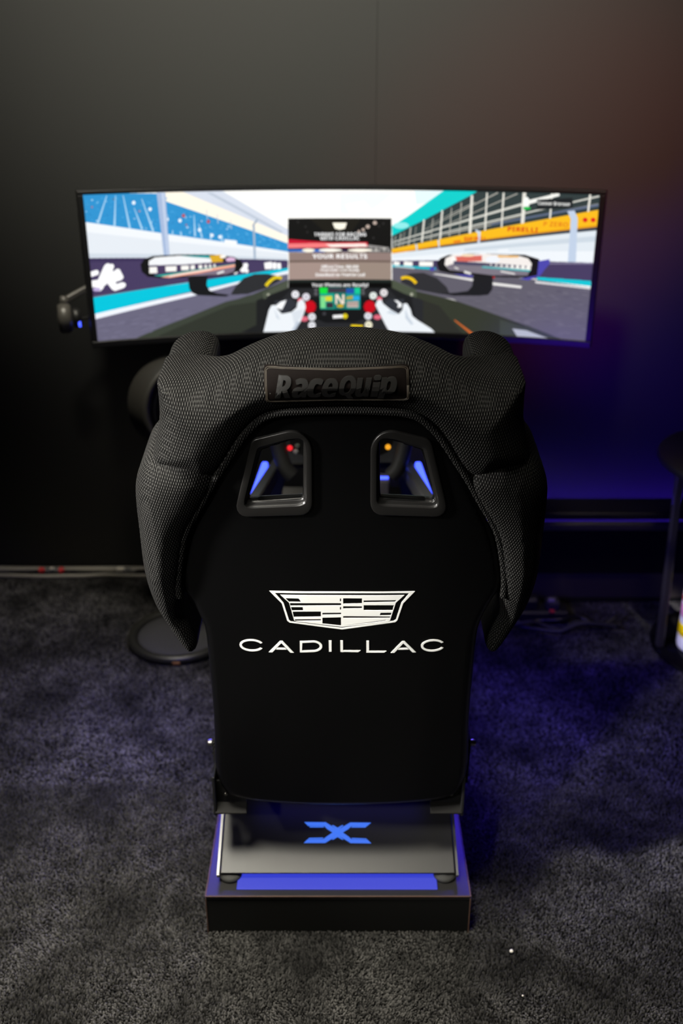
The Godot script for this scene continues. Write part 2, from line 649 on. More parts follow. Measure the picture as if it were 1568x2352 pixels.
# ---------------------------------------------------------------- room
func build_room() -> void:
	var noise := FastNoiseLite.new()
	noise.seed = 3
	noise.frequency = 4.2
	noise.fractal_octaves = 3
	var fine := FastNoiseLite.new()
	fine.seed = 5
	fine.frequency = 14.0
	var backing := mat(Color(0.02, 0.02, 0.021), 0.95, 0.0, 0.1)
	var floor_ := struct("floor", box(Vector3(6.4, 0.1, 6.4), 0.001, move(0, -0.05, 0.2)), backing)
	# cut pile: one tuft shape, many copies; its lean drifts in patches as trodden pile does
	var tuft := begin()
	var rings := [[0.0, 0.0020], [0.004, 0.0027], [0.0075, 0.0023], [0.0095, 0.0010]]
	for j in rings.size() - 1:
		for k in 5:
			var a := TAU * k / 5.0
			var b := TAU * (k + 1) / 5.0
			var lo: Array = rings[j]
			var hi: Array = rings[j + 1]
			var p := Vector3(cos(a) * lo[1], lo[0], sin(a) * lo[1])
			var q := Vector3(cos(b) * lo[1], lo[0], sin(b) * lo[1])
			var r := Vector3(cos(b) * hi[1], hi[0], sin(b) * hi[1])
			var s := Vector3(cos(a) * hi[1], hi[0], sin(a) * hi[1])
			quad(tuft, p, q, r, s, Vector3(cos((a + b) / 2), 0, sin((a + b) / 2)))
	for k in 3:
		tri(tuft, Vector3(0.0009, 0.0095, 0), Vector3(cos(TAU * (k + 1) / 5.0), 0, sin(TAU * (k + 1) / 5.0)) * 0.0009 + Vector3(0, 0.0095, 0), Vector3(cos(TAU * (k + 2) / 5.0), 0, sin(TAU * (k + 2) / 5.0)) * 0.0009 + Vector3(0, 0.0095, 0), Vector3.UP)
	var rng := RandomNumberGenerator.new()
	rng.seed = 21
	var places: Array[Transform3D] = []
	var colors := PackedColorArray()
	var z := -0.72
	while z > -2.79:
		var gap := 0.0033 if z > -1.75 else 0.0056
		var reach := 0.62 + 0.36 * -z
		var x := -reach
		while x < reach:
			var px := x + rng.randf_range(-0.5, 0.5) * gap
			var pz := z + rng.randf_range(-0.5, 0.5) * gap
			x += gap
			if absf(px + 0.006) < 0.236 and pz < -1.346:
				continue
			var w := noise.get_noise_2d(px, pz)
			var lean := Vector3(noise.get_noise_2d(px + 40.0, pz) * 0.6 + rng.randf_range(-0.4, 0.4), 0.0, w * 0.8 + rng.randf_range(-0.4, 0.4))
			var up := (Vector3.UP + lean * 0.9).normalized()
			var bx := up.cross(Vector3.FORWARD.rotated(Vector3.UP, rng.randf() * TAU)).normalized()
			var size := gap / 0.0046 * rng.randf_range(0.85, 1.2)
			var basis := Basis(bx * size, up * rng.randf_range(0.75, 1.05), bx.cross(up) * size)
			places.append(Transform3D(basis, Vector3(px, 0, pz)))
			var k := rng.randf_range(0.25, 1.55) * (1.0 + 0.6 * fine.get_noise_2d(px, pz)) * clampf(1.0 + 1.15 * w, 0.45, 1.6)
			colors.append(Color(k, k * 0.985, k * 0.97))
		z -= gap
	var mm := MultiMesh.new()
	mm.transform_format = MultiMesh.TRANSFORM_3D
	mm.use_colors = true
	mm.mesh = tuft.commit()
	mm.instance_count = places.size()
	for i in places.size():
		mm.set_instance_transform(i, places[i])
		mm.set_instance_color(i, colors[i])
	var pile := MultiMeshInstance3D.new()
	pile.name = "carpet_pile"
	pile.multimesh = mm
	var pm := mat(Color(0.058, 0.057, 0.055), 0.9, 0.0, 0.2)
	pm.vertex_color_use_as_albedo = true
	pile.material_override = pm
	pile.set_meta("kind", "stuff")
	floor_.add_child(pile)
	# back wall: two panels that meet in a thin joint
	var wall := struct("wall_back", box(Vector3(6.4, 3.1, 0.12), 0.002, move(0, 1.5, -2.895)), M.dark)
	obj("wall_panel", box(Vector3(3.2895, 3.0, 0.035), 0.0008, move(-1.554, 1.505, -2.8175)), M.wall, wall)
	obj("wall_panel", box(Vector3(3.10, 3.0, 0.035), 0.0008, move(1.641, 1.505, -2.8175)), M.wall, wall)
	struct("wall_left", box(Vector3(0.12, 3.1, 6.4), 0.002, move(-3.26, 1.5, 0.2)), M.dark)
	struct("wall_right", box(Vector3(0.12, 3.1, 6.4), 0.002, move(3.26, 1.5, 0.2)), M.dark)
	struct("wall_front", box(Vector3(6.4, 3.1, 0.12), 0.002, move(0, 1.5, 3.4)), M.dark)
	var ceiling := struct("ceiling", box(Vector3(6.6, 0.12, 6.8), 0.002, move(0, 3.06, 0.2)), M.dark)
	# added, unseen lamp head with a glowing disc behind every spot lamp placed high
	for l in get_children():
		if l is SpotLight3D and l.position.y > 1.5:
			var back: Transform3D = l.transform * Transform3D(Basis(Vector3.RIGHT, Vector3(0, 0, 1), Vector3(0, -1, 0)), Vector3(0, 0, 0.03))
			var head := obj("added_spotlight", lathe(PackedVector2Array([Vector2(0, 0.002), Vector2(0.034, 0.002), Vector2(0.036, 0.0), Vector2(0.038, 0.004), Vector2(0.038, 0.05), Vector2(0.03, 0.06), Vector2(0, 0.06)]), 24, back), M.black_metal, ceiling)
			obj("added_lens", lathe(PackedVector2Array([Vector2(0, -0.001), Vector2(0.033, -0.001), Vector2(0.033, 0.003), Vector2(0, 0.003)]), 24, back), glow(l.light_color.srgb_to_linear(), 2.0), head)
			var top: Vector3 = back * Vector3(0, 0.05, 0)
			if top.y < 2.98:
				obj("stem", tube([top, Vector3(top.x, 3.002, top.z)], 0.008, 8), M.black_metal, head)
	# low ledge at the foot of the wall on the right, with a light strip behind it
	var ledge := thing("low_ledge", "long low black ledge along the wall foot right of the seat, blue glow above", "ledge", Vector3(1.80, 0, -2.61))
	obj("top_board", box(Vector3(3.0, 0.022, 0.11), 0.003, move(0, 0.287, 0)), M.black_metal, ledge)
	obj("edge_rail", box(Vector3(3.0, 0.024, 0.02), 0.004, move(0, 0.262, 0.062)), mat(Color(0.06, 0.055, 0.05), 0.4), ledge)
	obj("front_board", box(Vector3(3.0, 0.15, 0.02), 0.003, move(0, 0.175, 0.035)), M.dark, ledge)
	obj("kick_board", box(Vector3(3.0, 0.085, 0.02), 0.003, move(0, 0.06, 0.03)), mat(Color(0.05, 0.04, 0.036), 0.6), ledge)
	obj("base", box(Vector3(3.0, 0.018, 0.09), 0.003, move(0, 0.009, 0)), M.dark, ledge)
	obj("light_strip", box(Vector3(2.9, 0.012, 0.012), 0.002, move(0, 0.15, -0.125)), glow(Color(0.07, 0.02, 1.0), 62.0), ledge)

# ---------------------------------------------------------------- plinth
func build_plinth() -> void:
	var p := thing("plinth", "low black laminate plinth with reddish edges under the racing seat", "plinth", Vector3(-0.006, 0, -1.95))
	obj("deck", box(Vector3(0.474, 0.010, 1.214), 0.0015, move(0, 0.0885, 0)), M.laminate, p)
	obj("front_panel", box(Vector3(0.474, 0.083, 0.018), 0.001, move(0, 0.0415, 0.597)), M.laminate_front, p)
	obj("back_panel", box(Vector3(0.474, 0.083, 0.018), 0.001, move(0, 0.0415, -0.597)), M.laminate_front, p)
	for s in [-1, 1]:
		obj("side_panel", box(Vector3(0.018, 0.083, 1.17), 0.001, move(s * 0.228, 0.0415, 0)), M.laminate_front, p)
		obj("edge_strip", box(Vector3(0.0022, 0.0028, 1.214), 0.0006, move(s * 0.2372, 0.0926, 0)), M.edge, p)
		obj("edge_strip", box(Vector3(0.0022, 0.086, 0.0022), 0.0006, move(s * 0.2372, 0.045, 0.6068)), M.edge, p)
	obj("edge_strip", box(Vector3(0.476, 0.0028, 0.0022), 0.0006, move(0, 0.0926, 0.6075)), M.edge, p)

# ---------------------------------------------------------------- simulator frame
func build_frame() -> void:
	var f := thing("simulator_frame", "black steel simulator frame with blue lights standing on the plinth", "frame", Vector3(0, 0.0935, -1.95))
	var o := Vector3(0, -0.0935, 1.95)
	# cover plate behind the seat foot
	var lo := Vector3(0, 0.111, -1.380)
	var hi := Vector3(0, 0.163, -1.482)
	var yy := (hi - lo).normalized()
	var zz := Vector3.RIGHT.cross(yy)
	var pt := Transform3D(Basis(Vector3.RIGHT, yy, zz), lo + o + Vector3(-0.007, 0, 0))
	var plate := obj("cover_plate", box(Vector3(0.425, 0.19, 0.004), 0.001, pt * move(0, 0.095, -0.0022)), M.plate, f)
	var st := begin()
	for poly: PackedVector2Array in [PackedVector2Array([Vector2(-0.0695,0.0949),Vector2(-0.0297,0.0946),Vector2(-0.0073,0.08),Vector2(-0.0073,0.0695),Vector2(-0.0166,0.0751),Vector2(-0.0265,0.0816),Vector2(-0.0322,0.0874),Vector2(-0.0627,0.088)]),PackedVector2Array([Vector2(-0.0603,0.087),Vector2(-0.0333,0.0868),Vector2(-0.0327,0.085),Vector2(-0.0587,0.085)]),PackedVector2Array([Vector2(-0.0182,0.0883),Vector2(-0.0156,0.0891),Vector2(-0.0073,0.0841),Vector2(-0.0073,0.08)]),PackedVector2Array([Vector2(0.0551,0.0938),Vector2(0.0166,0.0941),Vector2(-0.0073,0.08),Vector2(-0.0073,0.0695),Vector2(0.0023,0.0751),Vector2(0.0129,0.0818),Vector2(0.0187,0.0874),Vector2(0.0477,0.0874)]),PackedVector2Array([Vector2(0.0467,0.087),Vector2(0.0192,0.0866),Vector2(0.0181,0.0848),Vector2(0.0446,0.0848)]),PackedVector2Array([Vector2(0.0036,0.0883),Vector2(0.0013,0.0891),Vector2(-0.0073,0.0841),Vector2(-0.0073,0.08)]),PackedVector2Array([Vector2(-0.0696,0.0554),Vector2(-0.0303,0.0554),Vector2(-0.017,0.0637),Vector2(-0.0073,0.0695),Vector2(-0.0073,0.08),Vector2(-0.0166,0.0751),Vector2(-0.0269,0.0679),Vector2(-0.0335,0.0627),Vector2(-0.0629,0.0621)]),PackedVector2Array([Vector2(-0.0603,0.0648),Vector2(-0.0346,0.0654),Vector2(-0.0335,0.0637),Vector2(-0.0618,0.0629)]),PackedVector2Array([Vector2(-0.0181,0.0621),Vector2(-0.0155,0.0616),Vector2(-0.0073,0.0666),Vector2(-0.0073,0.0695)]),PackedVector2Array([Vector2(0.0549,0.0548),Vector2(0.0169,0.0552),Vector2(0.0036,0.0637),Vector2(-0.0073,0.0695),Vector2(-0.0073,0.08),Vector2(0.0023,0.0751),Vector2(0.0123,0.0679),Vector2(0.019,0.0621),Vector2(0.0478,0.0616)]),PackedVector2Array([Vector2(0.0458,0.0637),Vector2(0.019,0.0648),Vector2(0.0195,0.0629),Vector2(0.0473,0.0625)]),PackedVector2Array([Vector2(0.0036,0.0621),Vector2(0.0013,0.0616),Vector2(-0.0073,0.0666),Vector2(-0.0073,0.0695)])]:
		add_slab(st, poly, 0.0012, Transform3D(pt.basis, lo + o) * move(0, 0, -0.0004))
	obj("glowing_emblem", st.commit(), M.blue_x, plate)
	for s in [-1, 1]:
		var cx: float = -0.007 + s * 0.2165
		var st2 := begin()
		# side rail cut from sheet: a sloped profile with a bright edge
		var prof := PackedVector2Array([Vector2(-1.375, 0.106), Vector2(-1.372, 0.114), Vector2(-1.482, 0.170), Vector2(-1.60, 0.232), Vector2(-2.42, 0.232), Vector2(-2.42, 0.112), Vector2(-1.50, 0.106)])
		var tr := Transform3D(Basis(Vector3(0, 0, 1), Vector3.UP, Vector3(-1, 0, 0)), o + Vector3(cx + 0.002, 0, 0))
		add_slab(st2, prof, 0.004, tr)
		obj("side_rail", st2.commit(), M.rail, f)
		for zf in [-1.392, -2.38]:
			var foot := lathe(PackedVector2Array([Vector2(0, 0), Vector2(0.019, 0), Vector2(0.021, 0.003), Vector2(0.0205, 0.007), Vector2(0.016, 0.010), Vector2(0.006, 0.011), Vector2(0.006, 0.020), Vector2(0, 0.020)]), 28)
			obj("foot", foot, M.rubber, f, move(-0.007 + s * 0.196, 0, zf + 1.95))
		# light bar under the plate and along the inside of the rail
		obj("light_strip", box(Vector3(0.008, 0.01, 0.62), 0.002, move(cx - s * 0.03, 0.16 - 0.0935, -0.06)), M.blue, f)
		# upper side arm that carries the wheel deck, its blue light bar and its posts
		var a := Vector3(s * 0.172, 0.685, -1.70) + o
		var b := Vector3(s * 0.138, 0.625, -2.12) + o
		obj("side_arm", bar_between(a, b, 0.022, 0.035, 0.003), M.rail, f)
		obj("light_bar", bar_between(Vector3(s * 0.1745, 0.672, -1.78) + o, Vector3(s * 0.168, 0.648, -2.04) + o, 0.014, 0.014, 0.003), M.blue, f)
		obj("arm_post", bar_between(Vector3(s * 0.17, 0.67, -1.72) + o, Vector3(s * 0.2095, 0.22, -1.72) + o, 0.02, 0.03, 0.003), M.black_metal, f)
		obj("front_post", bar_between(Vector3(s * 0.138, 0.625, -2.12) + o, Vector3(s * 0.2095, 0.22, -2.3) + o, 0.02, 0.03, 0.003), M.black_metal, f)
	obj("deck_reflection", box(Vector3(0.362, 0.003, 0.22), 0.001, move(-0.008, 0.0015, 0.483)), glow(Color(0.05, 0.07, 0.85), 0.72), f)  # glowing sheet stands in for the blue reflection in the glossy deck
	obj("light_strip", box(Vector3(0.32, 0.006, 0.006), 0.001, Transform3D(Basis(), Vector3(-0.007, 0.212, -1.475) + o)), glow(Color(0.05, 0.03, 1.0), 2.5), f)
	obj("cross_tube", bar_between(Vector3(-0.21, 0.18, -2.0) + o, Vector3(0.20, 0.18, -2.0) + o, 0.03, 0.03, 0.003), M.black_metal, f)
	obj("pedal_plate", box(Vector3(0.40, 0.012, 0.3), 0.002, Transform3D(Basis(Vector3.RIGHT, 0.6), Vector3(-0.007, 0.24, -0.38))), M.black_metal, f)
	obj("wheel_deck", box(Vector3(0.30, 0.014, 0.16), 0.003, Transform3D(Basis(), Vector3(0, 0.625, -2.17) + o)), M.black_metal, f)
	# switch box with lit edges, and the pale control box, both seen through the right strap hole
	var sb := obj("switch_box", box(Vector3(0.030, 0.032, 0.03), 0.002, Transform3D(Basis(), Vector3(0.1365, 0.664, -2.06) + o)), M.black_metal, f)
	for yv: float in [0.6815, 0.6475]:
		obj("lit_edge", box(Vector3(0.026, 0.004, 0.006), 0.001, Transform3D(Basis(), Vector3(0.1365, yv, -2.043) + o)), M.blue, sb)
	obj("lit_edge", box(Vector3(0.004, 0.034, 0.006), 0.001, Transform3D(Basis(), Vector3(0.1225, 0.6645, -2.043) + o)), M.blue, sb)
	var cb := obj("control_box", box(Vector3(0.055, 0.075, 0.05), 0.004, Transform3D(Basis(), Vector3(0.078, 0.585, -2.03) + o)), mat(Color(0.22, 0.20, 0.22), 0.5), f)
	obj("lit_edge", box(Vector3(0.05, 0.004, 0.01), 0.001, Transform3D(Basis(), Vector3(0.078, 0.6245, -2.02) + o)), M.blue, cb)  # glow put here for the blue light falling on the box top

# ---------------------------------------------------------------- steering wheel
func build_wheel() -> void:
	var w := thing("steering_wheel", "black formula style steering wheel with coloured buttons seen through the strap holes", "steering wheel", Vector3(0, 0.725, -2.0))
	w.rotation.x = deg_to_rad(-18)
	var grip := mat(Color(0.05, 0.05, 0.048), 0.6)
	var body := PackedVector2Array([Vector2(-0.10, 0.06), Vector2(-0.07, 0.075), Vector2(0.07, 0.075), Vector2(0.10, 0.06), Vector2(0.115, 0.02), Vector2(0.10, -0.03), Vector2(0.05, -0.045), Vector2(0.03, -0.07), Vector2(-0.03, -0.07), Vector2(-0.05, -0.045), Vector2(-0.10, -0.03), Vector2(-0.115, 0.02)])
	obj("face_plate", slab(smooth_poly(body, 3), 0.022, move(0, 0, -0.022)), M.plastic, w)
	for s in [-1, 1]:
		var path := curve_points(PackedVector3Array([Vector3(s * 0.095, 0.072, -0.012), Vector3(s * 0.128, 0.066, -0.008), Vector3(s * 0.139, 0.03, -0.004), Vector3(s * 0.134, -0.02, 0), Vector3(s * 0.121, -0.062, 0.004), Vector3(s * 0.104, -0.082, 0.002)]), 6)
		obj("grip", tube(path, 0.0165, 14), grip, w)
		obj("shift_paddle", box(Vector3(0.05, 0.05, 0.004), 0.001, move(s * 0.085, 0.01, -0.04)), M.black_metal, w)
	var btn := lathe(PackedVector2Array([Vector2(0, 0), Vector2(0.0055, 0), Vector2(0.006, 0.001), Vector2(0.0052, 0.005), Vector2(0.003, 0.006), Vector2(0, 0.006)]), 16)
	var face := Basis(Vector3.RIGHT, Vector3(0, 0, 1), Vector3(0, -1, 0))
	var cols := [[-0.110, -0.022, Color(1.0, 0.02, 0.03), 1], [-0.094, -0.018, Color(0.3, 0.35, 0.3), 0], [-0.097, -0.030, Color(0.7, 0.7, 0.7), 0], [0.099, -0.020, Color(1.0, 0.42, 0.02), 1], [0.09, 0.03, Color(0.02, 0.5, 0.1), 0], [-0.085, 0.03, Color(0.7, 0.6, 0.05), 0]]
	for c in cols:
		obj("button", btn, glow(c[2], 1.0) if c[3] == 1 else mat(c[2], 0.4), w, Transform3D(face, Vector3(c[0], c[1], 0)))
	obj("hub", lathe(PackedVector2Array([Vector2(0, 0), Vector2(0.03, 0), Vector2(0.03, 0.05), Vector2(0.022, 0.08), Vector2(0.022, 0.122), Vector2(0, 0.122)]), 24), M.black_metal, w, Transform3D(Basis(Vector3.RIGHT, Vector3(0, 0, -1), Vector3(0, 1, 0)), Vector3(0, 0, -0.022)))
	var d := thing("wheel_base", "black boxy wheel motor on the simulator deck ahead of the steering wheel", "motor", Vector3(0, 0.633, -2.22))
	obj("housing", box(Vector3(0.14, 0.13, 0.13), 0.012, move(0, 0.065, 0)), M.black_metal, d)
	obj("mounting_foot", box(Vector3(0.18, 0.01, 0.12), 0.003, move(0, 0.005, 0)), M.rail, d)

# ---------------------------------------------------------------- monitor
func arc_point(s: float, y: float, back: float) -> Vector3:
	var r := 1.8 + back
	var a := s / 1.8
	return Vector3(r * sin(a), y, -2.48 + 1.8 - r * cos(a))

func arc_body(s0: float, s1: float, y0: float, y1: float, b0: float, b1: float, n: int, bevel: float) -> ArrayMesh:
	var rows := []
	var sec := [Vector2(y0, b0 + bevel), Vector2(y0 + bevel, b0), Vector2(y1 - bevel, b0), Vector2(y1, b0 + bevel), Vector2(y1, b1 - bevel), Vector2(y1 - bevel, b1), Vector2(y0 + bevel, b1), Vector2(y0, b1 - bevel)]
	var st := begin()
	for i in n + 1:
		var r := []
		for q: Vector2 in sec:
			r.append(arc_point(lerpf(s0, s1, float(i) / n), q.x, q.y))
		rows.append(r)
	for i in n:
		var mid := arc_point(lerpf(s0, s1, (i + 0.5) / n), (y0 + y1) / 2, (b0 + b1) / 2)
		for k in 8:
			var q := (k + 1) % 8
			quad(st, rows[i][k], rows[i][q], rows[i + 1][q], rows[i + 1][k], (rows[i][k] + rows[i + 1][q]) * 0.5 - mid)
	for e in [0, n]:
		var out: Vector3 = rows[0][0] - rows[1][0] if e == 0 else rows[n][0] - rows[n - 1][0]
		for k in range(1, 7):
			tri(st, rows[e][0], rows[e][k], rows[e][k + 1], out)
	return st.commit()

func build_monitor() -> void:
	var m := thing("monitor", "wide curved monitor showing a racing game cockpit view behind the seat", "monitor", Vector3(0, 0.0, -2.64))
	var up := Transform3D(Basis(), -m.position)
	var st := begin()
	var n := 48
	var ht := 0.342
	for i in n:
		for c in [[0, 0], [0, 1], [1, 1], [0, 0], [1, 1], [1, 0]]:
			var u := float(i + c[0]) / n
			var a: float = (u - 0.5) * 1.209 / 1.8
			st.set_uv(Vector2(u, 1.0 - c[1]))
			st.set_normal(Vector3(-sin(a), 0, cos(a)))
			st.add_vertex(arc_point((u - 0.5) * 1.209, 0.836 + ht * c[1], 0.0))
	var sm := mat(Color(0.01, 0.01, 0.01), 0.4, 0.0, 0.3)
	sm.emission_enabled = true
	sm.emission = Color.BLACK
	sm.emission_texture = paint_screen()
	sm.emission_energy_multiplier = 1.12
	obj("screen", st.commit(), sm, m, up)
	var fr := mat(Color(0.014, 0.014, 0.014), 0.5, 0.0, 0.35)
	obj("bezel_top", arc_body(-0.6165, 0.6165, 1.1775, 1.1865, -0.004, 0.03, 40, 0.002), fr, m, up)
	obj("bezel_bottom", arc_body(-0.6165, 0.6165, 0.8205, 0.8365, -0.005, 0.03, 40, 0.002), fr, m, up)
	obj("bezel_side", arc_body(-0.6165, -0.6040, 0.8365, 1.1775, -0.004, 0.03, 1, 0.002), fr, m, up)
	obj("bezel_side", arc_body(0.6040, 0.6165, 0.8365, 1.1775, -0.004, 0.03, 1, 0.002), fr, m, up)
	obj("rear_housing", arc_body(-0.60, 0.60, 0.835, 1.175, 0.004, 0.055, 40, 0.012), M.plastic, m, up)
	obj("mount_arm", bar_between(Vector3(0, 1.0, -2.53), Vector3(0, 1.0, -2.60), 0.1, 0.1, 0.006), M.black_metal, m, up)
	obj("stand_post", bar_between(Vector3(0, 1.05, -2.625), Vector3(0, 0.015, -2.625), 0.06, 0.05, 0.004), M.black_metal, m, up)
	obj("stand_foot", box(Vector3(0.4, 0.02, 0.12), 0.004, up * move(0, 0.01, -2.65)), M.black_metal, m, up)

# ---------------------------------------------------------------- seat
func ridge(p: Vector2) -> float:
	# height of the shell's rear face at x, y
	var e := maxf(0.0, absf(p.x) - 0.125)
	return 0.004 - 0.9 * e * e - 0.004 * smoothstep(0.62, 0.50, p.y) * smoothstep(0.05, 0.2, absf(p.x))

func cover_back(p: Vector2, d: float) -> float:
	# rear face of the head cover before its edges are rounded
	return 0.016 + 0.020 * smoothstep(0.0, 0.06, -d) - 0.05 * maxf(0.0, absf(p.x) - 0.15) - 0.012 * smoothstep(0.70, 0.86, p.y)

func cover_face(p: Vector2, line: PackedVector2Array) -> float:
	var d := poly_distance(p, line)
	var e := maxf(0.0, d + 0.036)
	return cover_back(p, d) - (0.036 - sqrt(maxf(0.0, 0.036 * 0.036 - e * e)))

func build_seat() -> void:
	SEAT = thing("racing_seat", "black racing bucket seat in knitted mesh cloth with a white crest on its shell", "seat", Vector3(0, 0.262, -1.384))
	SEAT.rotation.x = deg_to_rad(9.0)
	var hole: PackedVector2Array = PackedVector2Array([Vector2(0.1085,0.7183),Vector2(0.0594,0.7366),Vector2(0.0542,0.7359),Vector2(0.0519,0.7318),Vector2(0.0544,0.6425),Vector2(0.1298,0.6367),Vector2(0.1309,0.6396)])
	var hole2 := PackedVector2Array()
	for p in hole:
		hole2.append(Vector2(-p.x, p.y))
	hole2.reverse()
	var holes := [hole, hole2]
	var wide := []
	for h: PackedVector2Array in holes:
		var c := Vector2.ZERO
		for p in h:
			c += p / h.size()
		var big := PackedVector2Array()
		for p in h:
			big.append(c + Vector2(0, -0.025) + (p - c) * Vector2(1.3, 1.75))
		wide.append(big)
	# hard shell
	var shell_line := smooth_poly(PackedVector2Array([Vector2(0,0.7865),Vector2(0.0693,0.7839),Vector2(0.1101,0.7736),Vector2(0.1346,0.7506),Vector2(0.154,0.7203),Vector2(0.17,0.6943),Vector2(0.1829,0.6648),Vector2(0.196,0.636),Vector2(0.216,0.5954),Vector2(0.2318,0.5496),Vector2(0.2407,0.5142),Vector2(0.2445,0.486),Vector2(0.2406,0.4638),Vector2(0.2288,0.4404),Vector2(0.2158,0.4037),Vector2(0.2124,0.3784),Vector2(0.2119,0.3491),Vector2(0.2119,0.2649),Vector2(0.2132,0.1866),Vector2(0.2171,0.1104),Vector2(0.2175,0.073),Vector2(0.2105,0.0324),Vector2(0.1861,0.009),Vector2(0.1147,0.0011),Vector2(0,-0.0023),Vector2(-0.1147,0.0011),Vector2(-0.1861,0.009),Vector2(-0.2105,0.0324),Vector2(-0.2175,0.073),Vector2(-0.2171,0.1104),Vector2(-0.2132,0.1866),Vector2(-0.2119,0.2649),Vector2(-0.2119,0.3491),Vector2(-0.2124,0.3784),Vector2(-0.2158,0.4037),Vector2(-0.2288,0.4404),Vector2(-0.2406,0.4638),Vector2(-0.2445,0.486),Vector2(-0.2407,0.5142),Vector2(-0.2318,0.5496),Vector2(-0.216,0.5954),Vector2(-0.196,0.636),Vector2(-0.1829,0.6648),Vector2(-0.17,0.6943),Vector2(-0.154,0.7203),Vector2(-0.1346,0.7506),Vector2(-0.1101,0.7736),Vector2(-0.0693,0.7839)]), 3)
	var back := func(p: Vector2, _d: float) -> float: return ridge(p)
	var front := func(p: Vector2, _d: float) -> float: return -0.04 + 0.026 * smoothstep(0.54, 0.60, p.y) - 0.20 * smoothstep(0.36, 0.22, p.y) * smoothstep(0.12, 0.17, absf(p.x)) - 0.12 * smoothstep(0.16, 0.02, p.y)
	var shell := obj("shell", pad(shell_line, back, front, 0.016, 0.005, holes), M.shell, SEAT)
	# cushion behind the shell
	var inner := PackedVector2Array()
	for p in shell_line:
		inner.append(Vector2(p.x * 0.94, lerpf(p.y, 0.40, 0.05)))
	obj("back_cushion", pad(inner, func(p, d): return -0.03, func(p, d): return -0.075 - 0.02 * cos(p.y * 9.0), 0.015, 0.008, wide), M.cloth, SEAT)
	# cloth: head section, shoulder bolsters, head bolsters
	var cover_line := smooth_poly(PackedVector2Array([Vector2(0,0.8735),Vector2(0.038,0.8723),Vector2(0.0844,0.8636),Vector2(0.1258,0.8468),Vector2(0.1535,0.8317),Vector2(0.1765,0.8215),Vector2(0.2035,0.8157),Vector2(0.2289,0.8144),Vector2(0.2429,0.8105),Vector2(0.2473,0.8057),Vector2(0.2466,0.7958),Vector2(0.2473,0.7598),Vector2(0.2536,0.733),Vector2(0.2612,0.7056),Vector2(0.2659,0.6839),Vector2(0.2567,0.687),Vector2(0.2392,0.6813),Vector2(0.2097,0.6715),Vector2(0.19,0.6665),Vector2(0.1676,0.6768),Vector2(0.1519,0.6963),Vector2(0.1374,0.721),Vector2(0.1215,0.7432),Vector2(0.1026,0.7611),Vector2(0.0813,0.769),Vector2(0.0406,0.7729),Vector2(0,0.7736),Vector2(-0.0406,0.7729),Vector2(-0.0813,0.769),Vector2(-0.1026,0.7611),Vector2(-0.1215,0.7432),Vector2(-0.1374,0.721),Vector2(-0.1519,0.6963),Vector2(-0.1676,0.6768),Vector2(-0.19,0.6665),Vector2(-0.2097,0.6715),Vector2(-0.2392,0.6813),Vector2(-0.2567,0.687),Vector2(-0.2659,0.6839),Vector2(-0.2612,0.7056),Vector2(-0.2536,0.733),Vector2(-0.2473,0.7598),Vector2(-0.2466,0.7958),Vector2(-0.2473,0.8057),Vector2(-0.2429,0.8105),Vector2(-0.2289,0.8144),Vector2(-0.2035,0.8157),Vector2(-0.1765,0.8215),Vector2(-0.1535,0.8317),Vector2(-0.1258,0.8468),Vector2(-0.0844,0.8636),Vector2(-0.038,0.8723)]), 3)
	var cback := cover_back
	var cfront := func(p: Vector2, d: float) -> float: return -0.085 - 0.05 * smoothstep(0.14, 0.22, absf(p.x))
	var cover := obj("head_cover", pad(cover_line, cback, cfront, 0.036, 0.005), M.cloth, SEAT)
	cover.set_meta("label", "black mesh cloth over the head of the backrest")
	var bol_line := smooth_poly(PackedVector2Array([Vector2(0.2569,0.7047),Vector2(0.27,0.6962),Vector2(0.2824,0.6792),Vector2(0.2922,0.6524),Vector2(0.2959,0.6192),Vector2(0.2967,0.5657),Vector2(0.2975,0.51),Vector2(0.2959,0.4562),Vector2(0.2894,0.4073),Vector2(0.2719,0.3593),Vector2(0.2551,0.3283),Vector2(0.2446,0.319),Vector2(0.2342,0.3246),Vector2(0.2312,0.3448),Vector2(0.2393,0.3737),Vector2(0.2488,0.4002),Vector2(0.2386,0.4499),Vector2(0.2386,0.4797),Vector2(0.2321,0.524),Vector2(0.2174,0.5784),Vector2(0.1898,0.6292),Vector2(0.171,0.6702),Vector2(0.1855,0.7038),Vector2(0.2195,0.7243)]), 3)
	var bback := func(p: Vector2, d: float) -> float:
		return 0.020 + 0.014 * smoothstep(0.0, 0.05, -d) - 0.03 * smoothstep(0.52, 0.36, p.y) - 0.16 * maxf(0.0, p.x - 0.19)
	var bfront := func(p: Vector2, d: float) -> float: return -0.16
	var lobe_line := smooth_poly(PackedVector2Array([Vector2(0.1801,0.7667),Vector2(0.1772,0.7908),Vector2(0.1794,0.8044),Vector2(0.1899,0.8145),Vector2(0.2084,0.8179),Vector2(0.2275,0.8132),Vector2(0.2443,0.801),Vector2(0.2518,0.7819),Vector2(0.248,0.7541),Vector2(0.2356,0.7279),Vector2(0.2277,0.7062),Vector2(0.2153,0.6989),Vector2(0.195,0.7099)]), 3)
	var lback := func(p: Vector2, d: float) -> float: return -0.055 - 0.03 * smoothstep(0.84, 0.80, p.y)
	var lfront := func(p: Vector2, d: float) -> float: return -0.20
	for s in [false, true]:
		obj("shoulder_bolster", pad(bol_line, bback, bfront, 0.036, 0.005, [], s), M.cloth, SEAT)
		obj("head_bolster", pad(lobe_line, lback, lfront, 0.031, 0.005, [], s), M.cloth, SEAT)
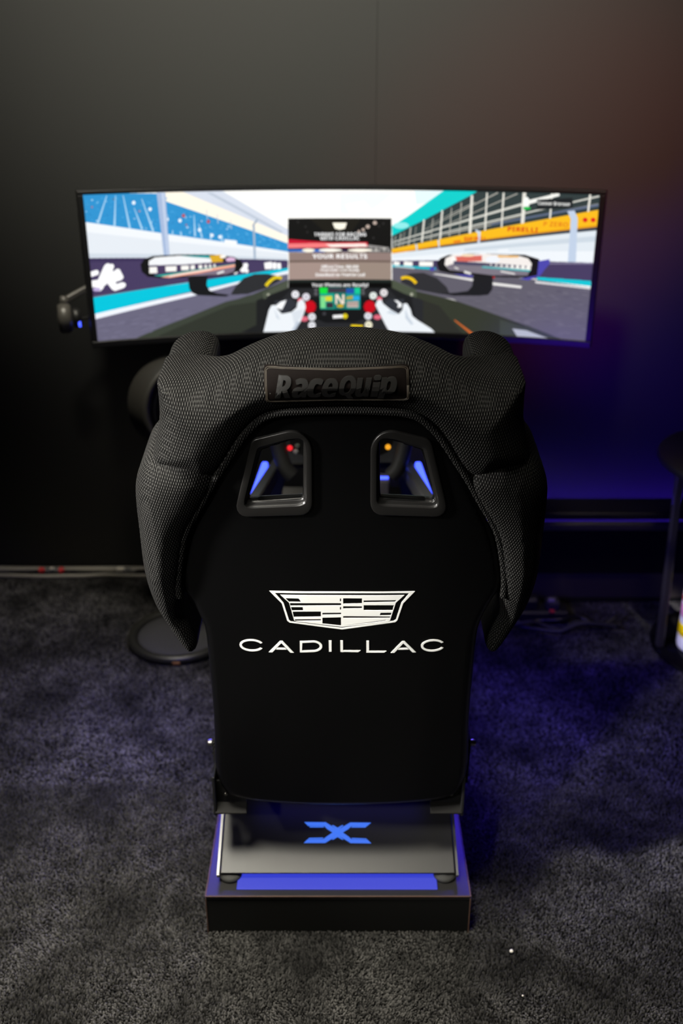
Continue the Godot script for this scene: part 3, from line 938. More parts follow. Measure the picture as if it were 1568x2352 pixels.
	# piping along the seam
	var line: PackedVector2Array = PackedVector2Array([Vector2(0.2445,0.4587),Vector2(0.2439,0.4866),Vector2(0.2367,0.5306),Vector2(0.2226,0.5846),Vector2(0.1942,0.6386),Vector2(0.1731,0.6778),Vector2(0.1558,0.7056),Vector2(0.1413,0.7294),Vector2(0.1248,0.7521),Vector2(0.1042,0.7711),Vector2(0.0808,0.7789),Vector2(0.0403,0.7821),Vector2(0,0.7828),Vector2(-0.0403,0.7821),Vector2(-0.0808,0.7789),Vector2(-0.1042,0.7711),Vector2(-0.1248,0.7521),Vector2(-0.1413,0.7294),Vector2(-0.1558,0.7056),Vector2(-0.1731,0.6778),Vector2(-0.1942,0.6386),Vector2(-0.2226,0.5846),Vector2(-0.2367,0.5306),Vector2(-0.2439,0.4866),Vector2(-0.2445,0.4587)])
	var path := PackedVector3Array()
	for p in line:
		path.append(Vector3(p.x, p.y, ridge(p) + 0.005))
	obj("piping", tube(curve_points(path, 6), 0.0054, 10), M.cloth, SEAT)
	# strap-hole frames
	for s: float in [1.0, -1.0]:
		obj("strap_hole_frame", strap_frame(s), M.grommet, SEAT)
	# white crest and lettering on the shell
	var st := begin()
	for quads: PackedVector2Array in [PackedVector2Array([Vector2(-0.0915,0.4716),Vector2(-0.0915,0.4716),Vector2(0.0937,0.4708),Vector2(-0.0907,0.4708),Vector2(-0.0907,0.4708),Vector2(0.0937,0.4708),Vector2(0.0894,0.4658),Vector2(-0.0864,0.4658),Vector2(-0.0864,0.4658),Vector2(0.0024,0.4658),Vector2(0.0024,0.4655),Vector2(-0.0862,0.4655),Vector2(0.0024,0.4658),Vector2(0.0894,0.4658),Vector2(0.0891,0.4655),Vector2(0.0307,0.4655),Vector2(-0.0862,0.4655),Vector2(-0.084,0.4655),Vector2(-0.0837,0.4652),Vector2(-0.0859,0.4652),Vector2(-0.084,0.4655),Vector2(0.0024,0.4655),Vector2(0.0024,0.4652),Vector2(-0.0641,0.4652),Vector2(0.0307,0.4655),Vector2(0.0891,0.4655),Vector2(0.0889,0.4652),Vector2(0.0307,0.4652),Vector2(-0.0859,0.4652),Vector2(-0.0837,0.4652),Vector2(-0.0812,0.4619),Vector2(-0.0831,0.4619),Vector2(-0.0641,0.4652),Vector2(-0.0024,0.4652),Vector2(-0.0024,0.4619),Vector2(-0.0622,0.4619),Vector2(-0.0006,0.4652),Vector2(0.0024,0.4652),Vector2(0.0024,0.4619),Vector2(-0.0006,0.4619),Vector2(0.0307,0.4652),Vector2(0.0889,0.4652),Vector2(0.086,0.4619),Vector2(0.0307,0.4619),Vector2(-0.0831,0.4619),Vector2(-0.0812,0.4619),Vector2(-0.081,0.4616),Vector2(-0.0828,0.4616),Vector2(-0.0622,0.4619),Vector2(-0.0024,0.4619),Vector2(-0.0024,0.4616),Vector2(-0.0621,0.4616),Vector2(-0.0006,0.4619),Vector2(0.0024,0.4619),Vector2(0.0024,0.4616),Vector2(-0.0006,0.4616),Vector2(0.0307,0.4619),Vector2(0.0828,0.4619),Vector2(0.0331,0.4616),Vector2(0.0307,0.4616),Vector2(0.0828,0.4619),Vector2(0.086,0.4619),Vector2(0.0857,0.4616),Vector2(0.0826,0.4616),Vector2(-0.0828,0.4616),Vector2(-0.081,0.4616),Vector2(-0.0793,0.4594),Vector2(-0.0809,0.4594),Vector2(-0.0621,0.4616),Vector2(-0.0024,0.4616),Vector2(-0.0024,0.4594),Vector2(-0.0608,0.4594),Vector2(-0.0006,0.4616),Vector2(0.0024,0.4616),Vector2(0.0024,0.4594),Vector2(-0.0006,0.4594),Vector2(0.0307,0.4616),Vector2(0.0331,0.4616),Vector2(0.0332,0.4594),Vector2(0.0307,0.4594),Vector2(0.0826,0.4616),Vector2(0.0857,0.4616),Vector2(0.0838,0.4594),Vector2(0.0812,0.4594),Vector2(-0.0809,0.4594),Vector2(-0.0793,0.4594),Vector2(-0.0787,0.4585),Vector2(-0.0802,0.4585),Vector2(-0.0608,0.4594),Vector2(0.0024,0.4594),Vector2(0.0025,0.4585),Vector2(-0.0603,0.4585),Vector2(0.0307,0.4594),Vector2(0.0332,0.4594),Vector2(0.0332,0.4585),Vector2(0.0307,0.4585),Vector2(0.0812,0.4594),Vector2(0.0838,0.4594),Vector2(0.0831,0.4585),Vector2(0.0807,0.4585),Vector2(-0.0802,0.4585),Vector2(0.0025,0.4585),Vector2(0.0025,0.4579),Vector2(-0.0797,0.4579),Vector2(0.0307,0.4585),Vector2(0.0332,0.4585),Vector2(0.0332,0.4579),Vector2(0.0307,0.4579),Vector2(0.0807,0.4585),Vector2(0.0831,0.4585),Vector2(0.0826,0.4579),Vector2(0.0332,0.4579),Vector2(-0.0797,0.4579),Vector2(0.0025,0.4579),Vector2(0.0025,0.4568),Vector2(-0.0787,0.4568),Vector2(0.0307,0.4579),Vector2(0.0826,0.4579),Vector2(0.0816,0.4568),Vector2(0.0308,0.4568),Vector2(-0.0787,0.4568),Vector2(0.0025,0.4568),Vector2(0.0025,0.4565),Vector2(-0.0786,0.4565),Vector2(0.0308,0.4568),Vector2(0.0816,0.4568),Vector2(0.0815,0.4565),Vector2(0.0308,0.4565),Vector2(-0.0786,0.4565),Vector2(-0.0006,0.4565),Vector2(-0.0776,0.4563),Vector2(-0.0786,0.4563),Vector2(-0.0006,0.4565),Vector2(0.0025,0.4565),Vector2(0.0025,0.4563),Vector2(-0.0006,0.4563),Vector2(0.0308,0.4565),Vector2(0.0815,0.4565),Vector2(0.0815,0.4563),Vector2(0.0308,0.4563),Vector2(-0.0786,0.4563),Vector2(-0.0776,0.4563),Vector2(-0.0775,0.4557),Vector2(-0.0785,0.4557),Vector2(-0.0006,0.4563),Vector2(0.0025,0.4563),Vector2(0.0025,0.4557),Vector2(-0.0006,0.4557),Vector2(0.0308,0.4563),Vector2(0.0815,0.4563),Vector2(0.0814,0.4557),Vector2(0.0308,0.4557),Vector2(-0.0785,0.4557),Vector2(-0.0775,0.4557),Vector2(-0.0774,0.4551),Vector2(-0.0784,0.4551),Vector2(-0.0006,0.4557),Vector2(0.0025,0.4557),Vector2(0.0025,0.4551),Vector2(-0.0006,0.4551),Vector2(0.0308,0.4557),Vector2(0.0814,0.4557),Vector2(0.0812,0.4551),Vector2(0.0025,0.4551),Vector2(-0.0784,0.4551),Vector2(-0.0774,0.4551),Vector2(-0.0771,0.4526),Vector2(-0.0779,0.4526),Vector2(-0.0006,0.4551),Vector2(0.0812,0.4551),Vector2(0.0806,0.4526),Vector2(-0.0006,0.4526),Vector2(-0.0779,0.4526),Vector2(-0.0771,0.4526),Vector2(-0.077,0.4523),Vector2(-0.0778,0.4523),Vector2(-0.0006,0.4526),Vector2(0.0332,0.4526),Vector2(0.0332,0.4523),Vector2(-0.0006,0.4523),Vector2(0.0332,0.4526),Vector2(0.0806,0.4526),Vector2(0.0806,0.4523),Vector2(0.0791,0.4523),Vector2(-0.0778,0.4523),Vector2(-0.077,0.4523),Vector2(-0.077,0.452),Vector2(-0.0777,0.452),Vector2(-0.0006,0.4523),Vector2(0.0332,0.4523),Vector2(0.0332,0.452),Vector2(-0.0006,0.452),Vector2(0.0791,0.4523),Vector2(0.0806,0.4523),Vector2(0.0805,0.452),Vector2(0.079,0.452),Vector2(-0.0777,0.452),Vector2(-0.077,0.452),Vector2(-0.0769,0.4512),Vector2(-0.0776,0.4512),Vector2(-0.0006,0.452),Vector2(0.0332,0.452),Vector2(0.0333,0.4512),Vector2(-0.0769,0.4512),Vector2(0.079,0.452),Vector2(0.0805,0.452),Vector2(0.0803,0.4512),Vector2(0.0789,0.4512),Vector2(-0.0776,0.4512),Vector2(0.0333,0.4512),Vector2(0.0333,0.4506),Vector2(-0.0775,0.4506),Vector2(0.0789,0.4512),Vector2(0.0803,0.4512),Vector2(0.0802,0.4506),Vector2(0.0788,0.4506),Vector2(-0.0775,0.4506),Vector2(0.0025,0.4506),Vector2(0.0025,0.4503),Vector2(-0.0774,0.4503),Vector2(0.0025,0.4506),Vector2(0.0333,0.4506),Vector2(0.0333,0.4503),Vector2(0.0308,0.4503),Vector2(0.0788,0.4506),Vector2(0.0802,0.4506),Vector2(0.0801,0.4503),Vector2(0.0787,0.4503),Vector2(-0.0774,0.4503),Vector2(0.0025,0.4503),Vector2(0.0025,0.4492),Vector2(-0.0772,0.4492),Vector2(0.0308,0.4503),Vector2(0.0333,0.4503),Vector2(0.0333,0.4492),Vector2(0.0308,0.4492),Vector2(0.0787,0.4503),Vector2(0.0801,0.4503),Vector2(0.0798,0.4492),Vector2(0.0785,0.4492),Vector2(-0.0772,0.4492),Vector2(-0.0024,0.4492),Vector2(-0.0024,0.4489),Vector2(-0.0771,0.4489),Vector2(-0.0006,0.4492),Vector2(0.0025,0.4492),Vector2(0.0025,0.4489),Vector2(-0.0006,0.4489),Vector2(0.0308,0.4492),Vector2(0.0333,0.4492),Vector2(0.0333,0.4489),Vector2(0.0308,0.4489),Vector2(0.0785,0.4492),Vector2(0.0798,0.4492),Vector2(0.0798,0.4489),Vector2(0.0784,0.4489),Vector2(-0.0771,0.4489),Vector2(-0.0585,0.4489),Vector2(-0.0763,0.4487),Vector2(-0.0771,0.4487),Vector2(-0.0585,0.4489),Vector2(-0.0024,0.4489),Vector2(-0.0024,0.4487),Vector2(-0.0585,0.4487),Vector2(-0.0006,0.4489),Vector2(0.0025,0.4489),Vector2(0.0025,0.4487),Vector2(-0.0006,0.4487),Vector2(0.0308,0.4489),Vector2(0.0333,0.4489),Vector2(0.0333,0.4487),Vector2(0.0308,0.4487),Vector2(0.0784,0.4489),Vector2(0.0798,0.4489),Vector2(0.0797,0.4487),Vector2(0.0784,0.4487),Vector2(-0.0771,0.4487),Vector2(-0.0763,0.4487),Vector2(-0.0757,0.4464),Vector2(-0.0766,0.4464),Vector2(-0.0585,0.4487),Vector2(-0.0024,0.4487),Vector2(-0.0024,0.4464),Vector2(-0.0582,0.4464),Vector2(-0.0006,0.4487),Vector2(0.0025,0.4487),Vector2(0.0025,0.4464),Vector2(-0.0006,0.4464),Vector2(0.0308,0.4487),Vector2(0.0333,0.4487),Vector2(0.0333,0.4464),Vector2(0.0309,0.4464),Vector2(0.0784,0.4487),Vector2(0.0797,0.4487),Vector2(0.0792,0.4464),Vector2(0.0779,0.4464),Vector2(-0.0766,0.4464),Vector2(-0.0757,0.4464),Vector2(-0.0756,0.4458),Vector2(-0.0765,0.4458),Vector2(-0.0582,0.4464),Vector2(-0.0024,0.4464),Vector2(-0.0024,0.4458),Vector2(-0.0582,0.4458),Vector2(-0.0006,0.4464),Vector2(0.0025,0.4464),Vector2(0.0025,0.4458),Vector2(-0.0006,0.4458),Vector2(0.0309,0.4464),Vector2(0.0333,0.4464),Vector2(0.0333,0.4458),Vector2(0.0025,0.4458),Vector2(0.0779,0.4464),Vector2(0.0792,0.4464),Vector2(0.0791,0.4458),Vector2(0.0778,0.4458),Vector2(-0.0765,0.4458),Vector2(-0.0756,0.4458),Vector2(-0.0751,0.4436),Vector2(-0.076,0.4436),Vector2(-0.0582,0.4458),Vector2(-0.0024,0.4458),Vector2(-0.0024,0.4436),Vector2(-0.0579,0.4436),Vector2(-0.0006,0.4458),Vector2(0.0333,0.4458),Vector2(0.0333,0.4436),Vector2(-0.0006,0.4436),Vector2(0.0778,0.4458),Vector2(0.0791,0.4458),Vector2(0.0785,0.4436),Vector2(0.0774,0.4436),Vector2(-0.076,0.4436),Vector2(-0.0751,0.4436),Vector2(-0.0749,0.4427),Vector2(-0.0759,0.4427),Vector2(-0.0579,0.4436),Vector2(0.0333,0.4436),Vector2(0.0334,0.4427),Vector2(-0.0578,0.4427),Vector2(0.0774,0.4436),Vector2(0.0785,0.4436),Vector2(0.0783,0.4427),Vector2(0.0772,0.4427),Vector2(-0.0759,0.4427),Vector2(-0.0749,0.4427),Vector2(-0.0748,0.4424),Vector2(-0.0758,0.4424),Vector2(-0.0578,0.4427),Vector2(0.0334,0.4427),Vector2(0.0772,0.4424),Vector2(-0.0578,0.4424),Vector2(0.0772,0.4427),Vector2(0.0783,0.4427),Vector2(0.0783,0.4424),Vector2(0.0772,0.4424),Vector2(-0.0758,0.4424),Vector2(-0.0748,0.4424),Vector2(-0.0748,0.4421),Vector2(-0.0758,0.4421),Vector2(-0.0578,0.4424),Vector2(0.0783,0.4424),Vector2(0.0782,0.4421),Vector2(-0.0578,0.4421),Vector2(-0.0758,0.4421),Vector2(-0.0748,0.4421),Vector2(-0.0747,0.4419),Vector2(-0.0757,0.4419),Vector2(-0.0578,0.4421),Vector2(0.0782,0.4421),Vector2(0.0781,0.4419),Vector2(-0.0747,0.4419),Vector2(-0.0757,0.4419),Vector2(0.0781,0.4419),Vector2(0.0778,0.4404),Vector2(-0.0754,0.4404),Vector2(-0.0754,0.4404),Vector2(-0.0311,0.4404),Vector2(-0.0738,0.4399),Vector2(-0.0753,0.4399),Vector2(-0.0311,0.4404),Vector2(0.0778,0.4404),Vector2(0.0777,0.4399),Vector2(-0.0311,0.4399),Vector2(-0.0753,0.4399),Vector2(-0.0738,0.4399),Vector2(-0.0736,0.4382),Vector2(-0.075,0.4382),Vector2(-0.0311,0.4399),Vector2(0.0777,0.4399),Vector2(0.0773,0.4382),Vector2(-0.0311,0.4382),Vector2(-0.075,0.4382),Vector2(-0.0736,0.4382),Vector2(-0.0736,0.4379),Vector2(-0.0749,0.4379),Vector2(-0.0311,0.4382),Vector2(-0.0006,0.4382),Vector2(-0.0289,0.4379),Vector2(-0.0312,0.4379)]), PackedVector2Array([Vector2(-0.0006,0.4382),Vector2(0.0773,0.4382),Vector2(0.0772,0.4379),Vector2(-0.0006,0.4379),Vector2(-0.0749,0.4379),Vector2(-0.0736,0.4379),Vector2(-0.0731,0.4344),Vector2(-0.0742,0.4344),Vector2(-0.0312,0.4379),Vector2(-0.0289,0.4379),Vector2(-0.029,0.4344),Vector2(-0.0312,0.4344),Vector2(-0.0006,0.4379),Vector2(0.059,0.4379),Vector2(0.0582,0.4344),Vector2(-0.0006,0.4344),Vector2(0.0757,0.4379),Vector2(0.0772,0.4379),Vector2(0.0764,0.4344),Vector2(0.0751,0.4344),Vector2(-0.0742,0.4344),Vector2(-0.0731,0.4344),Vector2(-0.073,0.4339),Vector2(-0.0741,0.4339),Vector2(-0.0312,0.4344),Vector2(-0.029,0.4344),Vector2(-0.029,0.4339),Vector2(-0.0312,0.4339),Vector2(-0.0006,0.4344),Vector2(0.0582,0.4344),Vector2(0.0581,0.4339),Vector2(-0.029,0.4339),Vector2(0.0751,0.4344),Vector2(0.0764,0.4344),Vector2(0.0763,0.4339),Vector2(0.075,0.4339),Vector2(-0.0741,0.4339),Vector2(-0.073,0.4339),Vector2(-0.0728,0.4327),Vector2(-0.0739,0.4327),Vector2(-0.0312,0.4339),Vector2(0.0581,0.4339),Vector2(0.0578,0.4327),Vector2(-0.0312,0.4327),Vector2(0.075,0.4339),Vector2(0.0763,0.4339),Vector2(0.076,0.4327),Vector2(0.0747,0.4327),Vector2(-0.0739,0.4327),Vector2(-0.0728,0.4327),Vector2(-0.0727,0.4316),Vector2(-0.0736,0.4316),Vector2(-0.0312,0.4327),Vector2(0.076,0.4327),Vector2(0.0757,0.4316),Vector2(-0.0312,0.4316),Vector2(-0.0736,0.4316),Vector2(-0.0727,0.4316),Vector2(-0.0725,0.4304),Vector2(-0.0734,0.4304),Vector2(-0.0312,0.4316),Vector2(0.0025,0.4316),Vector2(0.0025,0.4304),Vector2(-0.0312,0.4304),Vector2(0.0025,0.4316),Vector2(0.0757,0.4316),Vector2(0.0755,0.4304),Vector2(0.0741,0.4304),Vector2(-0.0734,0.4304),Vector2(-0.0725,0.4304),Vector2(-0.0725,0.4302),Vector2(-0.0733,0.4302),Vector2(-0.0312,0.4304),Vector2(0.0025,0.4304),Vector2(0.0025,0.4302),Vector2(-0.0312,0.4302),Vector2(0.0741,0.4304),Vector2(0.0755,0.4304),Vector2(0.0754,0.4302),Vector2(0.0741,0.4302),Vector2(-0.0733,0.4302),Vector2(-0.0725,0.4302),Vector2(-0.0723,0.4293),Vector2(-0.0732,0.4293),Vector2(-0.0312,0.4302),Vector2(0.0025,0.4302),Vector2(0.0025,0.4293),Vector2(-0.0723,0.4293),Vector2(0.0741,0.4302),Vector2(0.0754,0.4302),Vector2(0.0752,0.4293),Vector2(0.0739,0.4293),Vector2(-0.0732,0.4293),Vector2(-0.0007,0.4293),Vector2(-0.029,0.4284),Vector2(-0.073,0.4284),Vector2(-0.0007,0.4293),Vector2(0.0025,0.4293),Vector2(0.0025,0.4284),Vector2(-0.0007,0.4284),Vector2(0.0739,0.4293),Vector2(0.0752,0.4293),Vector2(0.075,0.4284),Vector2(0.0737,0.4284),Vector2(-0.073,0.4284),Vector2(-0.029,0.4284),Vector2(-0.029,0.4276),Vector2(-0.0728,0.4276),Vector2(-0.0007,0.4284),Vector2(0.0025,0.4284),Vector2(0.0025,0.4276),Vector2(-0.0007,0.4276),Vector2(0.0737,0.4284),Vector2(0.075,0.4284),Vector2(0.0748,0.4276),Vector2(0.0735,0.4276),Vector2(-0.0728,0.4276),Vector2(-0.029,0.4276),Vector2(-0.0291,0.4256),Vector2(-0.0724,0.4256),Vector2(-0.0007,0.4276),Vector2(0.0748,0.4276),Vector2(0.0743,0.4256),Vector2(-0.0007,0.4256),Vector2(-0.0724,0.4256),Vector2(-0.0313,0.4256),Vector2(-0.0713,0.425),Vector2(-0.0723,0.425),Vector2(-0.0313,0.4256),Vector2(-0.0291,0.4256),Vector2(-0.0291,0.425),Vector2(-0.0313,0.425),Vector2(-0.0007,0.4256),Vector2(0.0743,0.4256),Vector2(0.0742,0.425),Vector2(-0.0007,0.425),Vector2(-0.0723,0.425),Vector2(-0.0713,0.425),Vector2(-0.071,0.4241),Vector2(-0.0721,0.4241),Vector2(-0.0313,0.425),Vector2(-0.0291,0.425),Vector2(-0.0291,0.4241),Vector2(-0.0313,0.4241),Vector2(-0.0007,0.425),Vector2(0.0742,0.425),Vector2(0.074,0.4241),Vector2(-0.0007,0.4241),Vector2(-0.0721,0.4241),Vector2(-0.071,0.4241),Vector2(-0.0704,0.4227),Vector2(-0.0718,0.4227),Vector2(-0.0313,0.4241),Vector2(-0.0291,0.4241),Vector2(-0.0291,0.4227),Vector2(-0.0313,0.4227),Vector2(-0.0007,0.4241),Vector2(0.0696,0.4241),Vector2(0.0601,0.4227),Vector2(-0.0007,0.4227),Vector2(0.0696,0.4241),Vector2(0.074,0.4241),Vector2(0.0737,0.4227),Vector2(0.0677,0.4227),Vector2(-0.0718,0.4227),Vector2(-0.0704,0.4227),Vector2(-0.0703,0.4224),Vector2(-0.0712,0.4224),Vector2(-0.0313,0.4227),Vector2(-0.0291,0.4227),Vector2(-0.0291,0.4224),Vector2(-0.0313,0.4224),Vector2(-0.0007,0.4227),Vector2(0.0601,0.4227),Vector2(0.0582,0.4224),Vector2(-0.0007,0.4224),Vector2(0.0677,0.4227),Vector2(0.0737,0.4227),Vector2(0.0733,0.4224),Vector2(0.0673,0.4224),Vector2(-0.0712,0.4224),Vector2(-0.0703,0.4224),Vector2(-0.0701,0.4218),Vector2(-0.0699,0.4218),Vector2(-0.0313,0.4224),Vector2(-0.0291,0.4224),Vector2(-0.0291,0.4218),Vector2(-0.0701,0.4218),Vector2(-0.0007,0.4224),Vector2(0.0582,0.4224),Vector2(0.0544,0.4218),Vector2(-0.0007,0.4218),Vector2(0.0673,0.4224),Vector2(0.0733,0.4224),Vector2(0.0724,0.4218),Vector2(0.0665,0.4218),Vector2(-0.0699,0.4218),Vector2(-0.0291,0.4218),Vector2(-0.0291,0.421),Vector2(-0.0679,0.421),Vector2(-0.0007,0.4218),Vector2(0.0544,0.4218),Vector2(0.0494,0.421),Vector2(-0.0007,0.421),Vector2(0.0665,0.4218),Vector2(0.0724,0.4218),Vector2(0.0712,0.421),Vector2(0.061,0.421),Vector2(-0.0679,0.421),Vector2(-0.0291,0.421),Vector2(-0.0291,0.4204),Vector2(-0.0641,0.4204),Vector2(-0.0007,0.421),Vector2(0.0494,0.421),Vector2(0.0461,0.4204),Vector2(-0.0007,0.4204),Vector2(0.061,0.421),Vector2(0.0712,0.421),Vector2(0.0704,0.4204),Vector2(0.0573,0.4204),Vector2(-0.0641,0.4204),Vector2(-0.0291,0.4204),Vector2(-0.0291,0.4166),Vector2(-0.0393,0.4166),Vector2(-0.0007,0.4204),Vector2(0.0461,0.4204),Vector2(0.0244,0.4166),Vector2(-0.0007,0.4166),Vector2(0.0573,0.4204),Vector2(0.0704,0.4204),Vector2(0.0439,0.4166),Vector2(0.0332,0.4166),Vector2(-0.0393,0.4166),Vector2(-0.0291,0.4166),Vector2(-0.0047,0.4131),Vector2(-0.0163,0.4131),Vector2(-0.0007,0.4166),Vector2(0.0244,0.4166),Vector2(0.0043,0.4131),Vector2(-0.0007,0.4131),Vector2(0.0332,0.4166),Vector2(0.0439,0.4166),Vector2(0.0194,0.4131),Vector2(0.0108,0.4131),Vector2(-0.0163,0.4131),Vector2(-0.0047,0.4131),Vector2(-0.0007,0.4126),Vector2(-0.0125,0.4126),Vector2(-0.0007,0.4131),Vector2(0.0043,0.4131),Vector2(0.0038,0.4126),Vector2(-0.0007,0.4126),Vector2(0.0108,0.4131),Vector2(0.0194,0.4131),Vector2(0.0153,0.4126),Vector2(0.0071,0.4126),Vector2(-0.0125,0.4126),Vector2(0.0038,0.4126),Vector2(0.0034,0.412),Vector2(-0.0087,0.412),Vector2(0.0071,0.4126),Vector2(0.0153,0.4126),Vector2(0.0112,0.412),Vector2(0.0034,0.412),Vector2(-0.0087,0.412),Vector2(0.0112,0.412),Vector2(0.0009,0.4105),Vector2(0.0009,0.4105),Vector2(-0.1077,0.4786),Vector2(-0.1077,0.4786),Vector2(0.1095,0.4777),Vector2(-0.107,0.4777),Vector2(-0.107,0.4777),Vector2(0.1095,0.4777),Vector2(0.1076,0.4752),Vector2(-0.1051,0.4752),Vector2(-0.1051,0.4752),Vector2(-0.0995,0.4752),Vector2(-0.0989,0.4744),Vector2(-0.1045,0.4744),Vector2(-0.0995,0.4752),Vector2(0.1076,0.4752),Vector2(0.107,0.4744),Vector2(0.1013,0.4744),Vector2(-0.1045,0.4744),Vector2(-0.0989,0.4744),Vector2(-0.0871,0.4568),Vector2(-0.0909,0.4568),Vector2(0.1013,0.4744),Vector2(0.107,0.4744),Vector2(0.0938,0.4568),Vector2(0.09,0.4568),Vector2(-0.0909,0.4568),Vector2(-0.0871,0.4568),Vector2(-0.0868,0.4554),Vector2(-0.0898,0.4554),Vector2(0.09,0.4568),Vector2(0.0938,0.4568),Vector2(0.0927,0.4554),Vector2(0.0897,0.4554),Vector2(-0.0898,0.4554),Vector2(-0.0868,0.4554),Vector2(-0.0799,0.4241),Vector2(-0.083,0.4241),Vector2(0.0897,0.4554),Vector2(0.0927,0.4554),Vector2(0.0852,0.4241),Vector2(0.0826,0.4241),Vector2(-0.083,0.4241),Vector2(-0.0799,0.4241),Vector2(-0.0799,0.4238),Vector2(-0.083,0.4238),Vector2(0.0826,0.4241),Vector2(0.0852,0.4241),Vector2(0.0851,0.4238),Vector2(0.0822,0.4238),Vector2(-0.083,0.4238),Vector2(-0.0799,0.4238),Vector2(-0.0788,0.4227),Vector2(-0.0827,0.4227),Vector2(0.0822,0.4238),Vector2(0.0851,0.4238),Vector2(0.0849,0.4227),Vector2(0.0808,0.4227),Vector2(-0.0827,0.4227),Vector2(-0.0788,0.4227),Vector2(-0.0783,0.4221),Vector2(-0.0826,0.4221),Vector2(0.0808,0.4227),Vector2(0.0849,0.4227),Vector2(0.0843,0.4221),Vector2(0.08,0.4221),Vector2(-0.0826,0.4221),Vector2(-0.0783,0.4221),Vector2(-0.0778,0.4215),Vector2(-0.082,0.4215),Vector2(0.08,0.4221),Vector2(0.0843,0.4221),Vector2(0.0838,0.4215),Vector2(0.0793,0.4215),Vector2(-0.082,0.4215),Vector2(-0.0778,0.4215),Vector2(-0.0771,0.4207),Vector2(-0.0811,0.4207),Vector2(0.0793,0.4215),Vector2(0.0838,0.4215),Vector2(0.083,0.4207),Vector2(0.0742,0.4207),Vector2(-0.0811,0.4207),Vector2(-0.0771,0.4207),Vector2(-0.068,0.4192),Vector2(-0.0796,0.4192),Vector2(0.0742,0.4207),Vector2(0.083,0.4207),Vector2(0.0816,0.4192),Vector2(0.0657,0.4192),Vector2(-0.0796,0.4192),Vector2(-0.068,0.4192),Vector2(-0.0626,0.4184),Vector2(-0.0787,0.4184),Vector2(0.0657,0.4192),Vector2(0.0816,0.4192),Vector2(0.0766,0.4184),Vector2(0.0606,0.4184),Vector2(-0.0787,0.4184),Vector2(-0.0626,0.4184),Vector2(0.0009,0.4082),Vector2(-0.0168,0.4082),Vector2(0.0606,0.4184),Vector2(0.0766,0.4184),Vector2(0.0178,0.4082),Vector2(0.0009,0.4082),Vector2(-0.0168,0.4082),Vector2(0.0178,0.4082),Vector2(0.0009,0.4053),Vector2(0.0009,0.4053)])]:
		for k in range(0, quads.size(), 4):
			decal(st, quads.slice(k, k + 4))
	obj("crest", st.commit(), M.decal, shell)
